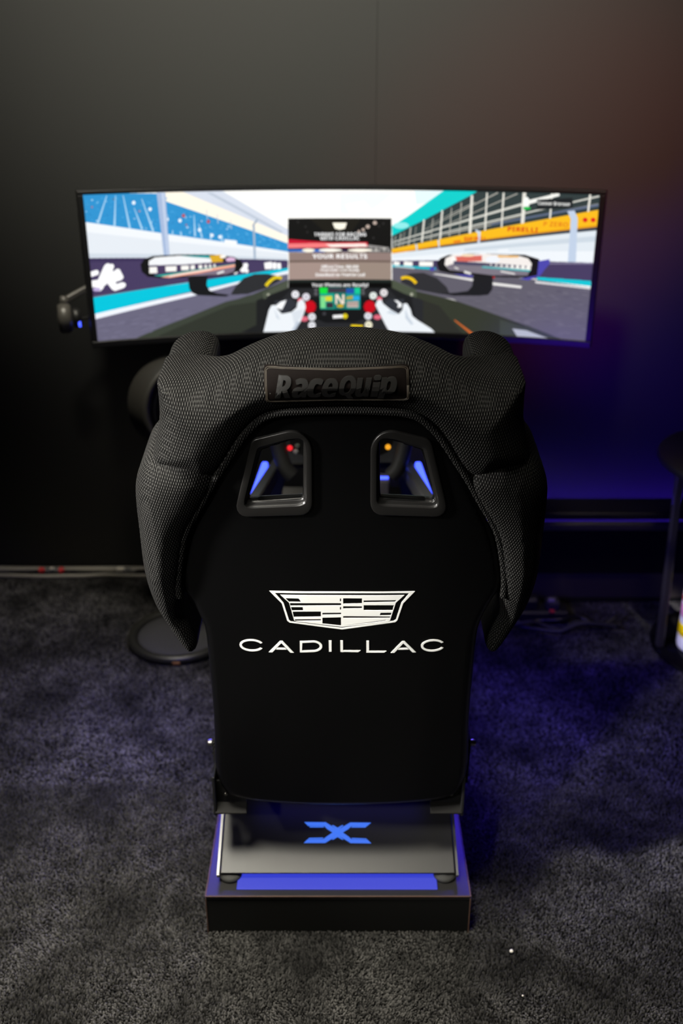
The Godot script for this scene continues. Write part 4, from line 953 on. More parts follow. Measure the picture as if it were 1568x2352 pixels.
	for l: PackedVector2Array in [PackedVector2Array([Vector2(-0.1224,0.3768),Vector2(-0.1244,0.3788),Vector2(-0.1273,0.3768),Vector2(-0.1256,0.3752),Vector2(-0.1244,0.3788),Vector2(-0.1271,0.3806),Vector2(-0.1295,0.378),Vector2(-0.1273,0.3768),Vector2(-0.1271,0.3806),Vector2(-0.1303,0.3819),Vector2(-0.132,0.379),Vector2(-0.1295,0.378),Vector2(-0.1303,0.3819),Vector2(-0.1338,0.3828),Vector2(-0.1349,0.3797),Vector2(-0.132,0.379),Vector2(-0.1338,0.3828),Vector2(-0.1376,0.3832),Vector2(-0.1379,0.38),Vector2(-0.1349,0.3797),Vector2(-0.1376,0.3832),Vector2(-0.1414,0.3831),Vector2(-0.1411,0.3799),Vector2(-0.1379,0.38),Vector2(-0.1414,0.3831),Vector2(-0.1452,0.3825),Vector2(-0.1441,0.3794),Vector2(-0.1411,0.3799),Vector2(-0.1452,0.3825),Vector2(-0.1487,0.3814),Vector2(-0.1469,0.3787),Vector2(-0.1441,0.3794),Vector2(-0.1487,0.3814),Vector2(-0.1518,0.3799),Vector2(-0.1494,0.3776),Vector2(-0.1469,0.3787),Vector2(-0.1518,0.3799),Vector2(-0.1544,0.3781),Vector2(-0.1516,0.3762),Vector2(-0.1494,0.3776),Vector2(-0.1544,0.3781),Vector2(-0.1564,0.3759),Vector2(-0.1532,0.3746),Vector2(-0.1516,0.3762),Vector2(-0.1564,0.3759),Vector2(-0.1577,0.3735),Vector2(-0.1542,0.3729),Vector2(-0.1532,0.3746),Vector2(-0.1577,0.3735),Vector2(-0.1583,0.371),Vector2(-0.1546,0.371),Vector2(-0.1542,0.3729),Vector2(-0.1583,0.371),Vector2(-0.158,0.3686),Vector2(-0.1544,0.3692),Vector2(-0.1546,0.371),Vector2(-0.158,0.3686),Vector2(-0.157,0.3662),Vector2(-0.1535,0.3675),Vector2(-0.1544,0.3692),Vector2(-0.157,0.3662),Vector2(-0.1552,0.364),Vector2(-0.1521,0.3659),Vector2(-0.1535,0.3675),Vector2(-0.1552,0.364),Vector2(-0.1528,0.3621),Vector2(-0.1501,0.3645),Vector2(-0.1521,0.3659),Vector2(-0.1528,0.3621),Vector2(-0.1498,0.3606),Vector2(-0.1477,0.3634),Vector2(-0.1501,0.3645),Vector2(-0.1498,0.3606),Vector2(-0.1464,0.3595),Vector2(-0.1449,0.3626),Vector2(-0.1477,0.3634),Vector2(-0.1464,0.3595),Vector2(-0.1426,0.3589),Vector2(-0.1419,0.3621),Vector2(-0.1449,0.3626),Vector2(-0.1426,0.3589),Vector2(-0.1388,0.3588),Vector2(-0.1388,0.3621),Vector2(-0.1419,0.3621),Vector2(-0.1388,0.3588),Vector2(-0.1349,0.3592),Vector2(-0.1357,0.3624),Vector2(-0.1388,0.3621),Vector2(-0.1349,0.3592),Vector2(-0.1313,0.3601),Vector2(-0.1328,0.363),Vector2(-0.1357,0.3624),Vector2(-0.1313,0.3601),Vector2(-0.1279,0.3614),Vector2(-0.1301,0.364),Vector2(-0.1328,0.363),Vector2(-0.1279,0.3614),Vector2(-0.1251,0.3632),Vector2(-0.1278,0.3653),Vector2(-0.1301,0.364),Vector2(-0.1251,0.3632),Vector2(-0.1229,0.3653),Vector2(-0.126,0.3668),Vector2(-0.1278,0.3653)]),
	PackedVector2Array([Vector2(-0.1132,0.3581),Vector2(-0.0948,0.3815),Vector2(-0.0929,0.3773),Vector2(-0.1077,0.3581),Vector2(-0.0948,0.3815),Vector2(-0.0908,0.3815),Vector2(-0.0929,0.3773),Vector2(-0.0929,0.3773),Vector2(-0.0908,0.3815),Vector2(-0.074,0.3581),Vector2(-0.0795,0.3581),Vector2(-0.0929,0.3773),Vector2(-0.1015,0.3641),Vector2(-0.0853,0.3641),Vector2(-0.0874,0.3674),Vector2(-0.0991,0.3674)]),
	PackedVector2Array([Vector2(-0.0643,0.3818),Vector2(-0.0604,0.3818),Vector2(-0.0616,0.359),Vector2(-0.0646,0.359),Vector2(-0.0604,0.3818),Vector2(-0.0434,0.3826),Vector2(-0.0434,0.3794),Vector2(-0.0605,0.3782),Vector2(-0.0616,0.359),Vector2(-0.0437,0.3599),Vector2(-0.0437,0.3632),Vector2(-0.0615,0.3626),Vector2(-0.0438,0.3826),Vector2(-0.0421,0.3826),Vector2(-0.0426,0.3793),Vector2(-0.0439,0.3794),Vector2(-0.0421,0.3826),Vector2(-0.0404,0.3823),Vector2(-0.0414,0.3791),Vector2(-0.0426,0.3793),Vector2(-0.0404,0.3823),Vector2(-0.0388,0.3819),Vector2(-0.0402,0.3789),Vector2(-0.0414,0.3791),Vector2(-0.0388,0.3819),Vector2(-0.0373,0.3814),Vector2(-0.0391,0.3785),Vector2(-0.0402,0.3789),Vector2(-0.0373,0.3814),Vector2(-0.0358,0.3807),Vector2(-0.0381,0.378),Vector2(-0.0391,0.3785),Vector2(-0.0358,0.3807),Vector2(-0.0345,0.3798),Vector2(-0.0371,0.3774),Vector2(-0.0381,0.378),Vector2(-0.0345,0.3798),Vector2(-0.0333,0.3788),Vector2(-0.0362,0.3767),Vector2(-0.0371,0.3774),Vector2(-0.0333,0.3788),Vector2(-0.0323,0.3778),Vector2(-0.0355,0.3759),Vector2(-0.0362,0.3767),Vector2(-0.0323,0.3778),Vector2(-0.0314,0.3766),Vector2(-0.0349,0.3751),Vector2(-0.0355,0.3759),Vector2(-0.0314,0.3766),Vector2(-0.0307,0.3754),Vector2(-0.0344,0.3742),Vector2(-0.0349,0.3751),Vector2(-0.0307,0.3754),Vector2(-0.0302,0.3741),Vector2(-0.034,0.3733),Vector2(-0.0344,0.3742),Vector2(-0.0302,0.3741),Vector2(-0.0299,0.3727),Vector2(-0.0338,0.3723),Vector2(-0.034,0.3733),Vector2(-0.0299,0.3727),Vector2(-0.0299,0.3713),Vector2(-0.0337,0.3713),Vector2(-0.0338,0.3723),Vector2(-0.0299,0.3713),Vector2(-0.03,0.37),Vector2(-0.0338,0.3704),Vector2(-0.0337,0.3713),Vector2(-0.03,0.37),Vector2(-0.0303,0.3686),Vector2(-0.0341,0.3694),Vector2(-0.0338,0.3704),Vector2(-0.0303,0.3686),Vector2(-0.0308,0.3673),Vector2(-0.0344,0.3685),Vector2(-0.0341,0.3694),Vector2(-0.0308,0.3673),Vector2(-0.0315,0.366),Vector2(-0.035,0.3676),Vector2(-0.0344,0.3685),Vector2(-0.0315,0.366),Vector2(-0.0324,0.3649),Vector2(-0.0356,0.3667),Vector2(-0.035,0.3676),Vector2(-0.0324,0.3649),Vector2(-0.0335,0.3638),Vector2(-0.0364,0.366),Vector2(-0.0356,0.3667),Vector2(-0.0335,0.3638),Vector2(-0.0347,0.3628),Vector2(-0.0373,0.3653),Vector2(-0.0364,0.366),Vector2(-0.0347,0.3628),Vector2(-0.0361,0.362),Vector2(-0.0383,0.3647),Vector2(-0.0373,0.3653),Vector2(-0.0361,0.362),Vector2(-0.0376,0.3612),Vector2(-0.0393,0.3642),Vector2(-0.0383,0.3647),Vector2(-0.0376,0.3612),Vector2(-0.0391,0.3607),Vector2(-0.0405,0.3638),Vector2(-0.0393,0.3642),Vector2(-0.0391,0.3607),Vector2(-0.0408,0.3603),Vector2(-0.0417,0.3635),Vector2(-0.0405,0.3638),Vector2(-0.0408,0.3603),Vector2(-0.0425,0.36),Vector2(-0.0429,0.3633),Vector2(-0.0417,0.3635),Vector2(-0.0425,0.36),Vector2(-0.0442,0.3599),Vector2(-0.0441,0.3632),Vector2(-0.0429,0.3633)]),
	PackedVector2Array([Vector2(-0.0197,0.3829),Vector2(-0.0154,0.3829),Vector2(-0.0155,0.3605),Vector2(-0.0194,0.3605)]),
	PackedVector2Array([Vector2(-0.0018,0.3829),Vector2(0.0021,0.3829),Vector2(0.0025,0.3596),Vector2(-0.0016,0.3602),Vector2(0.0025,0.3632),Vector2(0.0295,0.3629),Vector2(0.0261,0.3596),Vector2(0.0025,0.3602)]),
	PackedVector2Array([Vector2(0.0384,0.3824),Vector2(0.0423,0.3824),Vector2(0.0429,0.3587),Vector2(0.0387,0.3587),Vector2(0.0428,0.362),Vector2(0.0698,0.3617),Vector2(0.0665,0.3584),Vector2(0.0429,0.3587)]),
	PackedVector2Array([Vector2(0.0766,0.3578),Vector2(0.0934,0.3809),Vector2(0.0956,0.3767),Vector2(0.0821,0.3578),Vector2(0.0934,0.3809),Vector2(0.0975,0.3809),Vector2(0.0956,0.3767),Vector2(0.0956,0.3767),Vector2(0.0975,0.3809),Vector2(0.116,0.3578),Vector2(0.1105,0.3578),Vector2(0.0956,0.3767),Vector2(0.0878,0.3638),Vector2(0.1043,0.3638),Vector2(0.1019,0.3671),Vector2(0.09,0.3671)]),
	PackedVector2Array([Vector2(0.1579,0.3762),Vector2(0.1556,0.3782),Vector2(0.153,0.3762),Vector2(0.1547,0.3746),Vector2(0.1556,0.3782),Vector2(0.1528,0.38),Vector2(0.1507,0.3774),Vector2(0.153,0.3762),Vector2(0.1528,0.38),Vector2(0.1496,0.3813),Vector2(0.1481,0.3784),Vector2(0.1507,0.3774),Vector2(0.1496,0.3813),Vector2(0.146,0.3822),Vector2(0.1452,0.3791),Vector2(0.1481,0.3784),Vector2(0.146,0.3822),Vector2(0.1422,0.3826),Vector2(0.1422,0.3794),Vector2(0.1452,0.3791),Vector2(0.1422,0.3826),Vector2(0.1384,0.3825),Vector2(0.1391,0.3793),Vector2(0.1422,0.3794),Vector2(0.1384,0.3825),Vector2(0.1348,0.3819),Vector2(0.1362,0.3789),Vector2(0.1391,0.3793),Vector2(0.1348,0.3819),Vector2(0.1314,0.3809),Vector2(0.1334,0.3781),Vector2(0.1362,0.3789),Vector2(0.1314,0.3809),Vector2(0.1285,0.3793),Vector2(0.1311,0.377),Vector2(0.1334,0.3781),Vector2(0.1285,0.3793),Vector2(0.1261,0.3775),Vector2(0.1291,0.3756),Vector2(0.1311,0.377),Vector2(0.1261,0.3775),Vector2(0.1243,0.3753),Vector2(0.1277,0.374),Vector2(0.1291,0.3756),Vector2(0.1243,0.3753),Vector2(0.1233,0.3729),Vector2(0.1269,0.3723),Vector2(0.1277,0.374),Vector2(0.1233,0.3729),Vector2(0.123,0.3704),Vector2(0.1266,0.3704),Vector2(0.1269,0.3723),Vector2(0.123,0.3704),Vector2(0.1235,0.368),Vector2(0.127,0.3686),Vector2(0.1266,0.3704),Vector2(0.1235,0.368),Vector2(0.1247,0.3656),Vector2(0.128,0.3669),Vector2(0.127,0.3686),Vector2(0.1247,0.3656),Vector2(0.1267,0.3634),Vector2(0.1296,0.3653),Vector2(0.128,0.3669),Vector2(0.1267,0.3634),Vector2(0.1293,0.3615),Vector2(0.1317,0.3639),Vector2(0.1296,0.3653),Vector2(0.1293,0.3615),Vector2(0.1324,0.36),Vector2(0.1342,0.3628),Vector2(0.1317,0.3639),Vector2(0.1324,0.36),Vector2(0.1359,0.3589),Vector2(0.137,0.362),Vector2(0.1342,0.3628),Vector2(0.1359,0.3589),Vector2(0.1396,0.3582),Vector2(0.14,0.3615),Vector2(0.137,0.362),Vector2(0.1396,0.3582),Vector2(0.1435,0.3581),Vector2(0.1431,0.3615),Vector2(0.14,0.3615),Vector2(0.1435,0.3581),Vector2(0.1472,0.3586),Vector2(0.1461,0.3618),Vector2(0.1431,0.3615),Vector2(0.1472,0.3586),Vector2(0.1507,0.3595),Vector2(0.1489,0.3624),Vector2(0.1461,0.3618),Vector2(0.1507,0.3595),Vector2(0.1539,0.3608),Vector2(0.1515,0.3634),Vector2(0.1489,0.3624),Vector2(0.1539,0.3608),Vector2(0.1565,0.3626),Vector2(0.1536,0.3647),Vector2(0.1515,0.3634),Vector2(0.1565,0.3626),Vector2(0.1585,0.3647),Vector2(0.1552,0.3662),Vector2(0.1536,0.3647)])]:
		var sl := begin()
		for k in range(0, l.size(), 4):
			decal(sl, l.slice(k, k + 4))
		obj("letter", sl.commit(), M.decal, shell)
	build_badge(cover_line)
	# seat pan, thigh sides and brackets, laid out upright in the world
	var w := SEAT.transform.affine_inverse()
	var pan := obj("seat_pan", box(Vector3(0.40, 0.05, 0.5), 0.02, w * Transform3D(Basis(Vector3.RIGHT, 0.12), Vector3(0, 0.29, -1.66))), M.shell, SEAT)
	obj("seat_cushion", box(Vector3(0.34, 0.06, 0.46), 0.025, w * Transform3D(Basis(Vector3.RIGHT, 0.12), Vector3(0, 0.335, -1.68))), M.cloth, pan)
	for s: float in [-1.0, 1.0]:
		obj("thigh_bolster", box(Vector3(0.07, 0.16, 0.48), 0.03, w * Transform3D(Basis(Vector3.RIGHT, 0.12), Vector3(s * 0.195, 0.33, -1.66))), M.cloth, SEAT)
		var br := obj("side_bracket", box(Vector3(0.005, 0.085, 0.30), 0.001, w * move(-0.005 + s * 0.2185, 0.2765, -1.54)), M.black_metal, SEAT)
		obj("bracket_tab", box(Vector3(0.056, 0.004, 0.022), 0.001, w * Transform3D(Basis(Vector3.RIGHT, 0.5), Vector3(-0.005 + s * 0.1905, 0.2455, -1.398))), mat(Color(0.007, 0.0065, 0.006), 0.6, 0.0, 0.3), br)
		obj("bracket_web", box(Vector3(0.056, 0.05, 0.004), 0.001, w * move(-0.005 + s * 0.1915, 0.272, -1.412)), M.black_metal, br)
		obj("bolt", bolt(0.0035, 0.003), M.steel, br, w * Transform3D(Basis(Vector3.RIGHT, PI / 2), Vector3(-0.005 + s * 0.2, 0.268, -1.409)))
		obj("bolt", bolt(0.0065, 0.016), M.steel, SEAT, w * Transform3D(Basis(Vector3(0, 0, 1), -s * PI / 2), Vector3(s * 0.226, 0.333, -1.47)))
		obj("bracket_leg", box(Vector3(0.03, 0.028, 0.20), 0.002, w * move(-0.007 + s * 0.2115, 0.247, -1.60)), M.black_metal, br)

func bolt(r: float, h: float) -> ArrayMesh:
	return lathe(PackedVector2Array([Vector2(0, 0), Vector2(r, 0), Vector2(r, h * 0.8), Vector2(r * 0.8, h), Vector2(0, h)]), 6)

func decal(st: SurfaceTool, q: PackedVector2Array) -> void:
	# a thin piece laid on the shell, cut into short lengths so that it follows the bend
	var n := maxi(1, int(ceil(maxf(q[0].distance_to(q[1]), q[3].distance_to(q[2])) / 0.010)))
	var on := func(p: Vector2, h: float) -> Vector3: return Vector3(p.x, p.y, ridge(p) + h)
	for k in n:
		var a := q[0].lerp(q[1], float(k) / n)
		var b := q[0].lerp(q[1], float(k + 1) / n)
		var c := q[3].lerp(q[2], float(k + 1) / n)
		var d := q[3].lerp(q[2], float(k) / n)
		quad(st, on.call(a, 0.0008), on.call(b, 0.0008), on.call(c, 0.0008), on.call(d, 0.0008), Vector3(0, 0, 1))
		var m := (a + b + c + d) * 0.25
		for e in [[a, b], [b, c], [c, d], [d, a]]:
			var o: Vector2 = (e[0] + e[1]) * 0.5 - m
			quad(st, on.call(e[0], -0.001), on.call(e[1], -0.001), on.call(e[1], 0.0008), on.call(e[0], 0.0008), Vector3(o.x, o.y, 0))

func strap_frame(s: float) -> ArrayMesh:
	var n := 96
	var hole_line: PackedVector2Array = PackedVector2Array([Vector2(0.1102,0.7171),Vector2(0.11,0.7176),Vector2(0.1098,0.7179),Vector2(0.1096,0.7183),Vector2(0.1094,0.7186),Vector2(0.1091,0.7189),Vector2(0.1088,0.7192),Vector2(0.1084,0.7194),Vector2(0.1081,0.7196),Vector2(0.0602,0.7363),Vector2(0.0587,0.7366),Vector2(0.0572,0.7365),Vector2(0.0557,0.736),Vector2(0.0545,0.7352),Vector2(0.0534,0.734),Vector2(0.0526,0.7326),Vector2(0.0521,0.7309),Vector2(0.0519,0.7292),Vector2(0.0537,0.6452),Vector2(0.0538,0.6446),Vector2(0.054,0.6439),Vector2(0.0542,0.6433),Vector2(0.0546,0.6428),Vector2(0.0551,0.6423),Vector2(0.0556,0.642),Vector2(0.0561,0.6417),Vector2(0.0567,0.6416),Vector2(0.1258,0.6371),Vector2(0.1268,0.6372),Vector2(0.1278,0.6375),Vector2(0.1286,0.6381),Vector2(0.1293,0.639),Vector2(0.1298,0.64),Vector2(0.13,0.6411),Vector2(0.1301,0.6423),Vector2(0.1299,0.6434)])
	var c := Vector2.ZERO
	for p in hole_line:
		c += p
	c /= hole_line.size()
	var out := resample(PackedVector2Array([Vector2(0.1222,0.7314),Vector2(0.1218,0.7329),Vector2(0.1212,0.7342),Vector2(0.1204,0.7355),Vector2(0.1195,0.7366),Vector2(0.1185,0.7375),Vector2(0.1173,0.7384),Vector2(0.1161,0.739),Vector2(0.1149,0.7394),Vector2(0.0737,0.7505),Vector2(0.0674,0.7514),Vector2(0.0611,0.7506),Vector2(0.0552,0.7483),Vector2(0.0499,0.7446),Vector2(0.0455,0.7395),Vector2(0.0422,0.7334),Vector2(0.0402,0.7266),Vector2(0.0395,0.7193),Vector2(0.0405,0.6363),Vector2(0.0409,0.6324),Vector2(0.0419,0.6286),Vector2(0.0435,0.6251),Vector2(0.0456,0.622),Vector2(0.0482,0.6194),Vector2(0.0511,0.6174),Vector2(0.0543,0.6162),Vector2(0.0577,0.6157),Vector2(0.1334,0.6132),Vector2(0.1368,0.6135),Vector2(0.1399,0.6148),Vector2(0.1427,0.6169),Vector2(0.1449,0.6197),Vector2(0.1466,0.6231),Vector2(0.1475,0.6269),Vector2(0.1476,0.6309),Vector2(0.147,0.6348)]), n, c)
	var inn := resample(hole_line, n, c)
	var rows := []
	# (blend outer to inner, growth, height)
	for st: Array in [[0.0, 0.0, -0.004], [0.0, 0.0, 0.0015], [0.01, 0.0, 0.0033], [0.05, 0.0, 0.0042], [0.10, 0.0, 0.0045], [0.60, 0.0, 0.0045], [0.64, 0.0, 0.0043], [0.70, 0.0, 0.0012], [0.73, 0.0, 0.0006], [0.86, 0.0, -0.0006], [0.90, 0.0, -0.0012], [0.985, 0.0, -0.0050], [1.0, 0.0, -0.007], [1.0, 0.0, -0.014], [0.90, 0.0, -0.016]]:
		var r := []
		for k in n:
			var p: Vector2 = out[k].lerp(inn[k], st[0])
			r.append(Vector3(p.x * s, p.y, ridge(p) + st[2]))
		rows.append(r)
	return grid_mesh(rows, true, s < 0.0)

func build_badge(line: PackedVector2Array) -> void:
	var q: PackedVector2Array = PackedVector2Array([Vector2(-0.101,0.8457),Vector2(0.0875,0.8475),Vector2(0.0893,0.803),Vector2(-0.0991,0.7999)])
	# heights of the cloth under the patch, on a small grid
	var hs := PackedFloat32Array()
	for b in 17:
		for a in 33:
			hs.append(cover_face(q[0].lerp(q[1], a / 32.0).lerp(q[3].lerp(q[2], a / 32.0), b / 16.0), line))
	var at := func(u: float, v: float, w: float) -> Vector3:
		var p := q[0].lerp(q[1], u).lerp(q[3].lerp(q[2], u), v)
		var a := clampf(u, 0.0, 0.9999) * 32.0
		var b := clampf(v, 0.0, 0.9999) * 16.0
		var k := int(b) * 33 + int(a)
		var h := lerpf(lerpf(hs[k], hs[k + 1], a - int(a)), lerpf(hs[k + 33], hs[k + 34], a - int(a)), b - int(b))
		return Vector3(p.x, p.y, h + w)
	# leather patch with rounded corners
	var n := 40
	var loops := []
	for stp: Array in [[0.0, -0.004], [0.0, 0.0012], [0.008, 0.0021], [0.04, 0.0022], [0.08, 0.0022], [0.13, 0.0022], [0.18, 0.0022], [0.23, 0.0022], [0.28, 0.0022], [0.33, 0.0022], [0.38, 0.0022], [0.44, 0.0022], [0.5, 0.0022]]:
		var r := []
		for k in n:
			var a := TAU * k / n
			var e := 0.14
			var x: float = signf(cos(a)) * pow(absf(cos(a)), e) * (0.5 - stp[0] * 1.0)
			var y: float = signf(sin(a)) * pow(absf(sin(a)), e) * (0.5 - stp[0] * 1.0)
			r.append(at.call(0.5 + x, 0.5 - y, stp[1]))
		loops.append(r)
	var badge := obj("badge", grid_mesh(loops, true, true), M.leather, SEAT)
	var ringp := PackedVector3Array()
	for inset: float in [0.03, 0.055]:
		var pts := []
		for k in n + 1:
			var a := TAU * k / n
			var x := signf(cos(a)) * pow(absf(cos(a)), 0.14) * (0.5 - inset * 0.35)
			var y := signf(sin(a)) * pow(absf(sin(a)), 0.14) * (0.5 - inset)
			pts.append(at.call(0.5 + x, 0.5 - y, 0.0022))
		obj("stitch_line", tube(pts, 0.00055, 5), M.stitch, badge)
	var word := "RaceQuip"
	var cells := [[0.09, 0.195], [0.20, 0.30], [0.30, 0.40], [0.40, 0.505], [0.515, 0.63], [0.63, 0.725], [0.74, 0.79], [0.795, 0.905]]
	for i in word.length():
		var v := lettering(word[i])
		var st := begin()
		var y0 := 0.87 if word[i] == "p" or word[i] == "Q" else 0.81
		var y1 := 0.19 if word[i] in ["R", "Q", "i"] else 0.25
		for k in range(0, v.size(), 3):
			for shift: float in [-0.0045, 0.0045]:
				# each face twice, a little apart: a heavier letter
				var uv := []
				for j in 3:
					var vv: float = lerpf(y0, y1, v[k + j].y)
					uv.append(Vector2(lerpf(cells[i][0] + 0.004, cells[i][1] - 0.004, v[k + j].x) + (0.5 - vv) * 0.055 + shift, vv))
				var high: float = 0.0042 + shift * 0.01
				# cut into sixteen, so that the letter follows the bend of the patch
				var n4 := 4
				for r in n4:
					for s in n4 - r:
						var f := func(a: int, b: int) -> Vector3:
							var p: Vector2 = uv[0] + (uv[1] - uv[0]) * (float(a) / n4) + (uv[2] - uv[0]) * (float(b) / n4)
							return at.call(p.x, p.y, high)
						tri(st, f.call(r, s), f.call(r + 1, s), f.call(r, s + 1), Vector3(0, 0, 1))
						if s < n4 - r - 1:
							tri(st, f.call(r + 1, s), f.call(r + 1, s + 1), f.call(r, s + 1), Vector3(0, 0, 1))
				for j in 3:
					var a2: Vector2 = uv[j]
					var b2: Vector2 = uv[(j + 1) % 3]
					var m2: Vector2 = (a2 + b2) * 0.5 - (uv[0] + uv[1] + uv[2]) / 3.0
					for e in 4:
						var p2 := a2.lerp(b2, e / 4.0)
						var q2 := a2.lerp(b2, (e + 1) / 4.0)
						quad(st, at.call(p2.x, p2.y, high), at.call(q2.x, q2.y, high), at.call(q2.x, q2.y, 0.0015), at.call(p2.x, p2.y, 0.0015), Vector3(m2.x, -m2.y, 0))
		obj("letter", st.commit(), M.leather_letter, badge)

# ---------------------------------------------------------------- fan behind the left shoulder
func build_fan() -> void:
	var f := thing("pedestal_fan", "black drum fan on a round foot left of the seat under the monitor", "fan", Vector3(-0.445, 0.0, -2.36))
	var axis := Vector3(0.55, 0.10, 0.83).normalized()
	var x := Vector3.UP.cross(axis).normalized()
	var b := Basis(x, axis, x.cross(axis))
	var head := Transform3D(b, Vector3(0.035, 0.665, -0.05))
	obj("drum", lathe(PackedVector2Array([Vector2(0, -0.075), Vector2(0.09, -0.075), Vector2(0.112, -0.066), Vector2(0.120, -0.045), Vector2(0.120, 0.045), Vector2(0.117, 0.055), Vector2(0.106, 0.056), Vector2(0.104, 0.03), Vector2(0, 0.03)]), 56, head), mat(Color(0.035, 0.033, 0.028), 0.55), f)
	for k in 7:
		var r := 0.016 + k * 0.0145
		var pts := []
		for j in 37:
			pts.append(head * Vector3(r * cos(TAU * j / 36.0), 0.05, r * sin(TAU * j / 36.0)))
		obj("grille_ring", tube(pts, 0.0018, 5), M.plastic, f)
	obj("motor_hub", lathe(PackedVector2Array([Vector2(0, 0.0), Vector2(0.03, 0.0), Vector2(0.03, 0.05), Vector2(0.02, 0.056), Vector2(0, 0.057)]), 20, head), M.plastic, f)
	obj("pole", tube([Vector3(0, 0.02, 0), Vector3(0, 0.30, 0), Vector3(0.0, 0.50, -0.03), Vector3(0.01, 0.60, -0.07)], 0.012, 12), M.plastic, f)
	obj("foot_rim", lathe(PackedVector2Array([Vector2(0.112, 0.004), Vector2(0.125, 0.004), Vector2(0.138, 0.010), Vector2(0.141, 0.020), Vector2(0.136, 0.030), Vector2(0.124, 0.032), Vector2(0.112, 0.024), Vector2(0.112, 0.004)]), 56), mat(Color(0.016, 0.016, 0.013), 0.4), f)
	obj("foot_dish", lathe(PackedVector2Array([Vector2(0, 0.004), Vector2(0.113, 0.004), Vector2(0.113, 0.021), Vector2(0.06, 0.014), Vector2(0.02, 0.016), Vector2(0, 0.018)]), 48), mat(Color(0.055, 0.055, 0.06), 0.9, 0.0, 0.1), f)
	obj("maker_plate", box(Vector3(0.02, 0.008, 0.002), 0.0006, Transform3D(Basis(Vector3.UP, 0.0), Vector3(0.012, 0.018, 0.1415))), mat(Color(0.35, 0.16, 0.05), 0.5), f)

# ---------------------------------------------------------------- jointed arm left of the monitor
func build_arm() -> void:
	var a := thing("jointed_arm", "black jointed arm with a round head beside the monitor's left edge", "arm", Vector3(-0.687, 0.876, -2.45))
	var dm := mat(Color(0.09, 0.085, 0.075), 0.35)
	var turn := Basis(Vector3(0, 0, 1), PI / 2) * Basis(Vector3.RIGHT, 0.25) * Basis.from_scale(Vector3.ONE * 1.25)
	obj("head", lathe(PackedVector2Array([Vector2(0, -0.014), Vector2(0.024, -0.014), Vector2(0.029, -0.009), Vector2(0.030, 0.004), Vector2(0.026, 0.011), Vector2(0, 0.013)]), 28, Transform3D(turn, Vector3(0.0, 0, 0))), dm, a)
	obj("cap", lathe(PackedVector2Array([Vector2(0, -0.03), Vector2(0.014, -0.03), Vector2(0.018, -0.026), Vector2(0.020, -0.014), Vector2(0, -0.014)]), 24, Transform3D(turn, Vector3(0.004, 0, 0))), M.plastic, a)
	obj("status_light", lathe(PackedVector2Array([Vector2(0, -0.004), Vector2(0.006, -0.004), Vector2(0.006, 0.0), Vector2(0, 0.001)]), 16, Transform3D(turn, Vector3(0.037, -0.012, 0.01))), M.blue, a)
	obj("stem", tube([Vector3(0.0, 0.022, 0), Vector3(-0.001, 0.030, -0.004), Vector3(0.0, 0.037, -0.01)], 0.006, 10), M.plastic, a)
	obj("elbow", lathe(PackedVector2Array([Vector2(0, -0.008), Vector2(0.010, -0.008), Vector2(0.011, 0.006), Vector2(0, 0.008)]), 16, Transform3D(turn, Vector3(0.0, 0.040, -0.012))), dm, a)
	obj("link", bar_between(Vector3(0.0, 0.040, -0.012), Vector3(0.09, 0.082, -0.09), 0.012, 0.016, 0.003), dm, a)
	obj("clamp", bar_between(Vector3(0.040, 0.128, -0.09), Vector3(0.075, 0.143, -0.10), 0.02, 0.02, 0.004), dm, a)
	obj("riser", bar_between(Vector3(0.088, 0.082, -0.09), Vector3(0.072, 0.143, -0.10), 0.010, 0.012, 0.003), M.plastic, a)
	obj("lower_link", bar_between(Vector3(0.02, -0.006, 0.0), Vector3(0.12, 0.0, -0.09), 0.006, 0.006, 0.002), M.plastic, a)

# ---------------------------------------------------------------- table and bottle at the right edge
func build_table() -> void:
	var t := thing("side_table", "dark round side table with slim legs at the right edge of the picture", "table", Vector3(1.047, 0.0, -2.315))
	obj("table_top", lathe(PackedVector2Array([Vector2(0, 0.535), Vector2(0.24, 0.535), Vector2(0.25, 0.541), Vector2(0.25, 0.552), Vector2(0.245, 0.558), Vector2(0, 0.558)]), 64), M.plastic, t)
	for k in 3:
		var a := PI + TAU * k / 3.0
		var top := Vector3(cos(a) * 0.20, 0.54, sin(a) * 0.20)
		obj("leg", bar_between(top, Vector3(cos(a) * 0.185, 0.012, sin(a) * 0.185), 0.02, 0.02, 0.003), mat(Color(0.03, 0.027, 0.03), 0.4), t)
	obj("base_plate", lathe(PackedVector2Array([Vector2(0, 0.0), Vector2(0.199, 0.0), Vector2(0.204, 0.004), Vector2(0.204, 0.011), Vector2(0.20, 0.014), Vector2(0, 0.014)]), 64), mat(Color(0.005, 0.005, 0.006), 0.15, 0.0, 0.4), t)
	var c := thing("drink_can", "tall white, pink and yellow can standing under the round side table", "can", Vector3(0.960, 0.0145, -2.30))
	obj("body", lathe(PackedVector2Array([Vector2(0, 0.0), Vector2(0.045, 0.0), Vector2(0.055, 0.006), Vector2(0.057, 0.015), Vector2(0.057, 0.20), Vector2(0.045, 0.215), Vector2(0, 0.215)]), 40), mat(Color(0.85, 0.85, 0.9), 0.4), c)
	for b in [[0.045, 0.035, Color(0.9, 0.65, 0.0)], [0.10, 0.035, Color(0.85, 0.35, 0.6)], [0.145, 0.012, Color(0.8, 0.1, 0.1)], [0.175, 0.03, Color(0.9, 0.7, 0.05)]]:
		obj("colour_band", lathe(PackedVector2Array([Vector2(0.0568, 0.0), Vector2(0.0576, 0.0005), Vector2(0.0576, b[1] - 0.0005), Vector2(0.0568, b[1])]), 40, move(0, b[0], 0)), mat(b[2], 0.45), c)

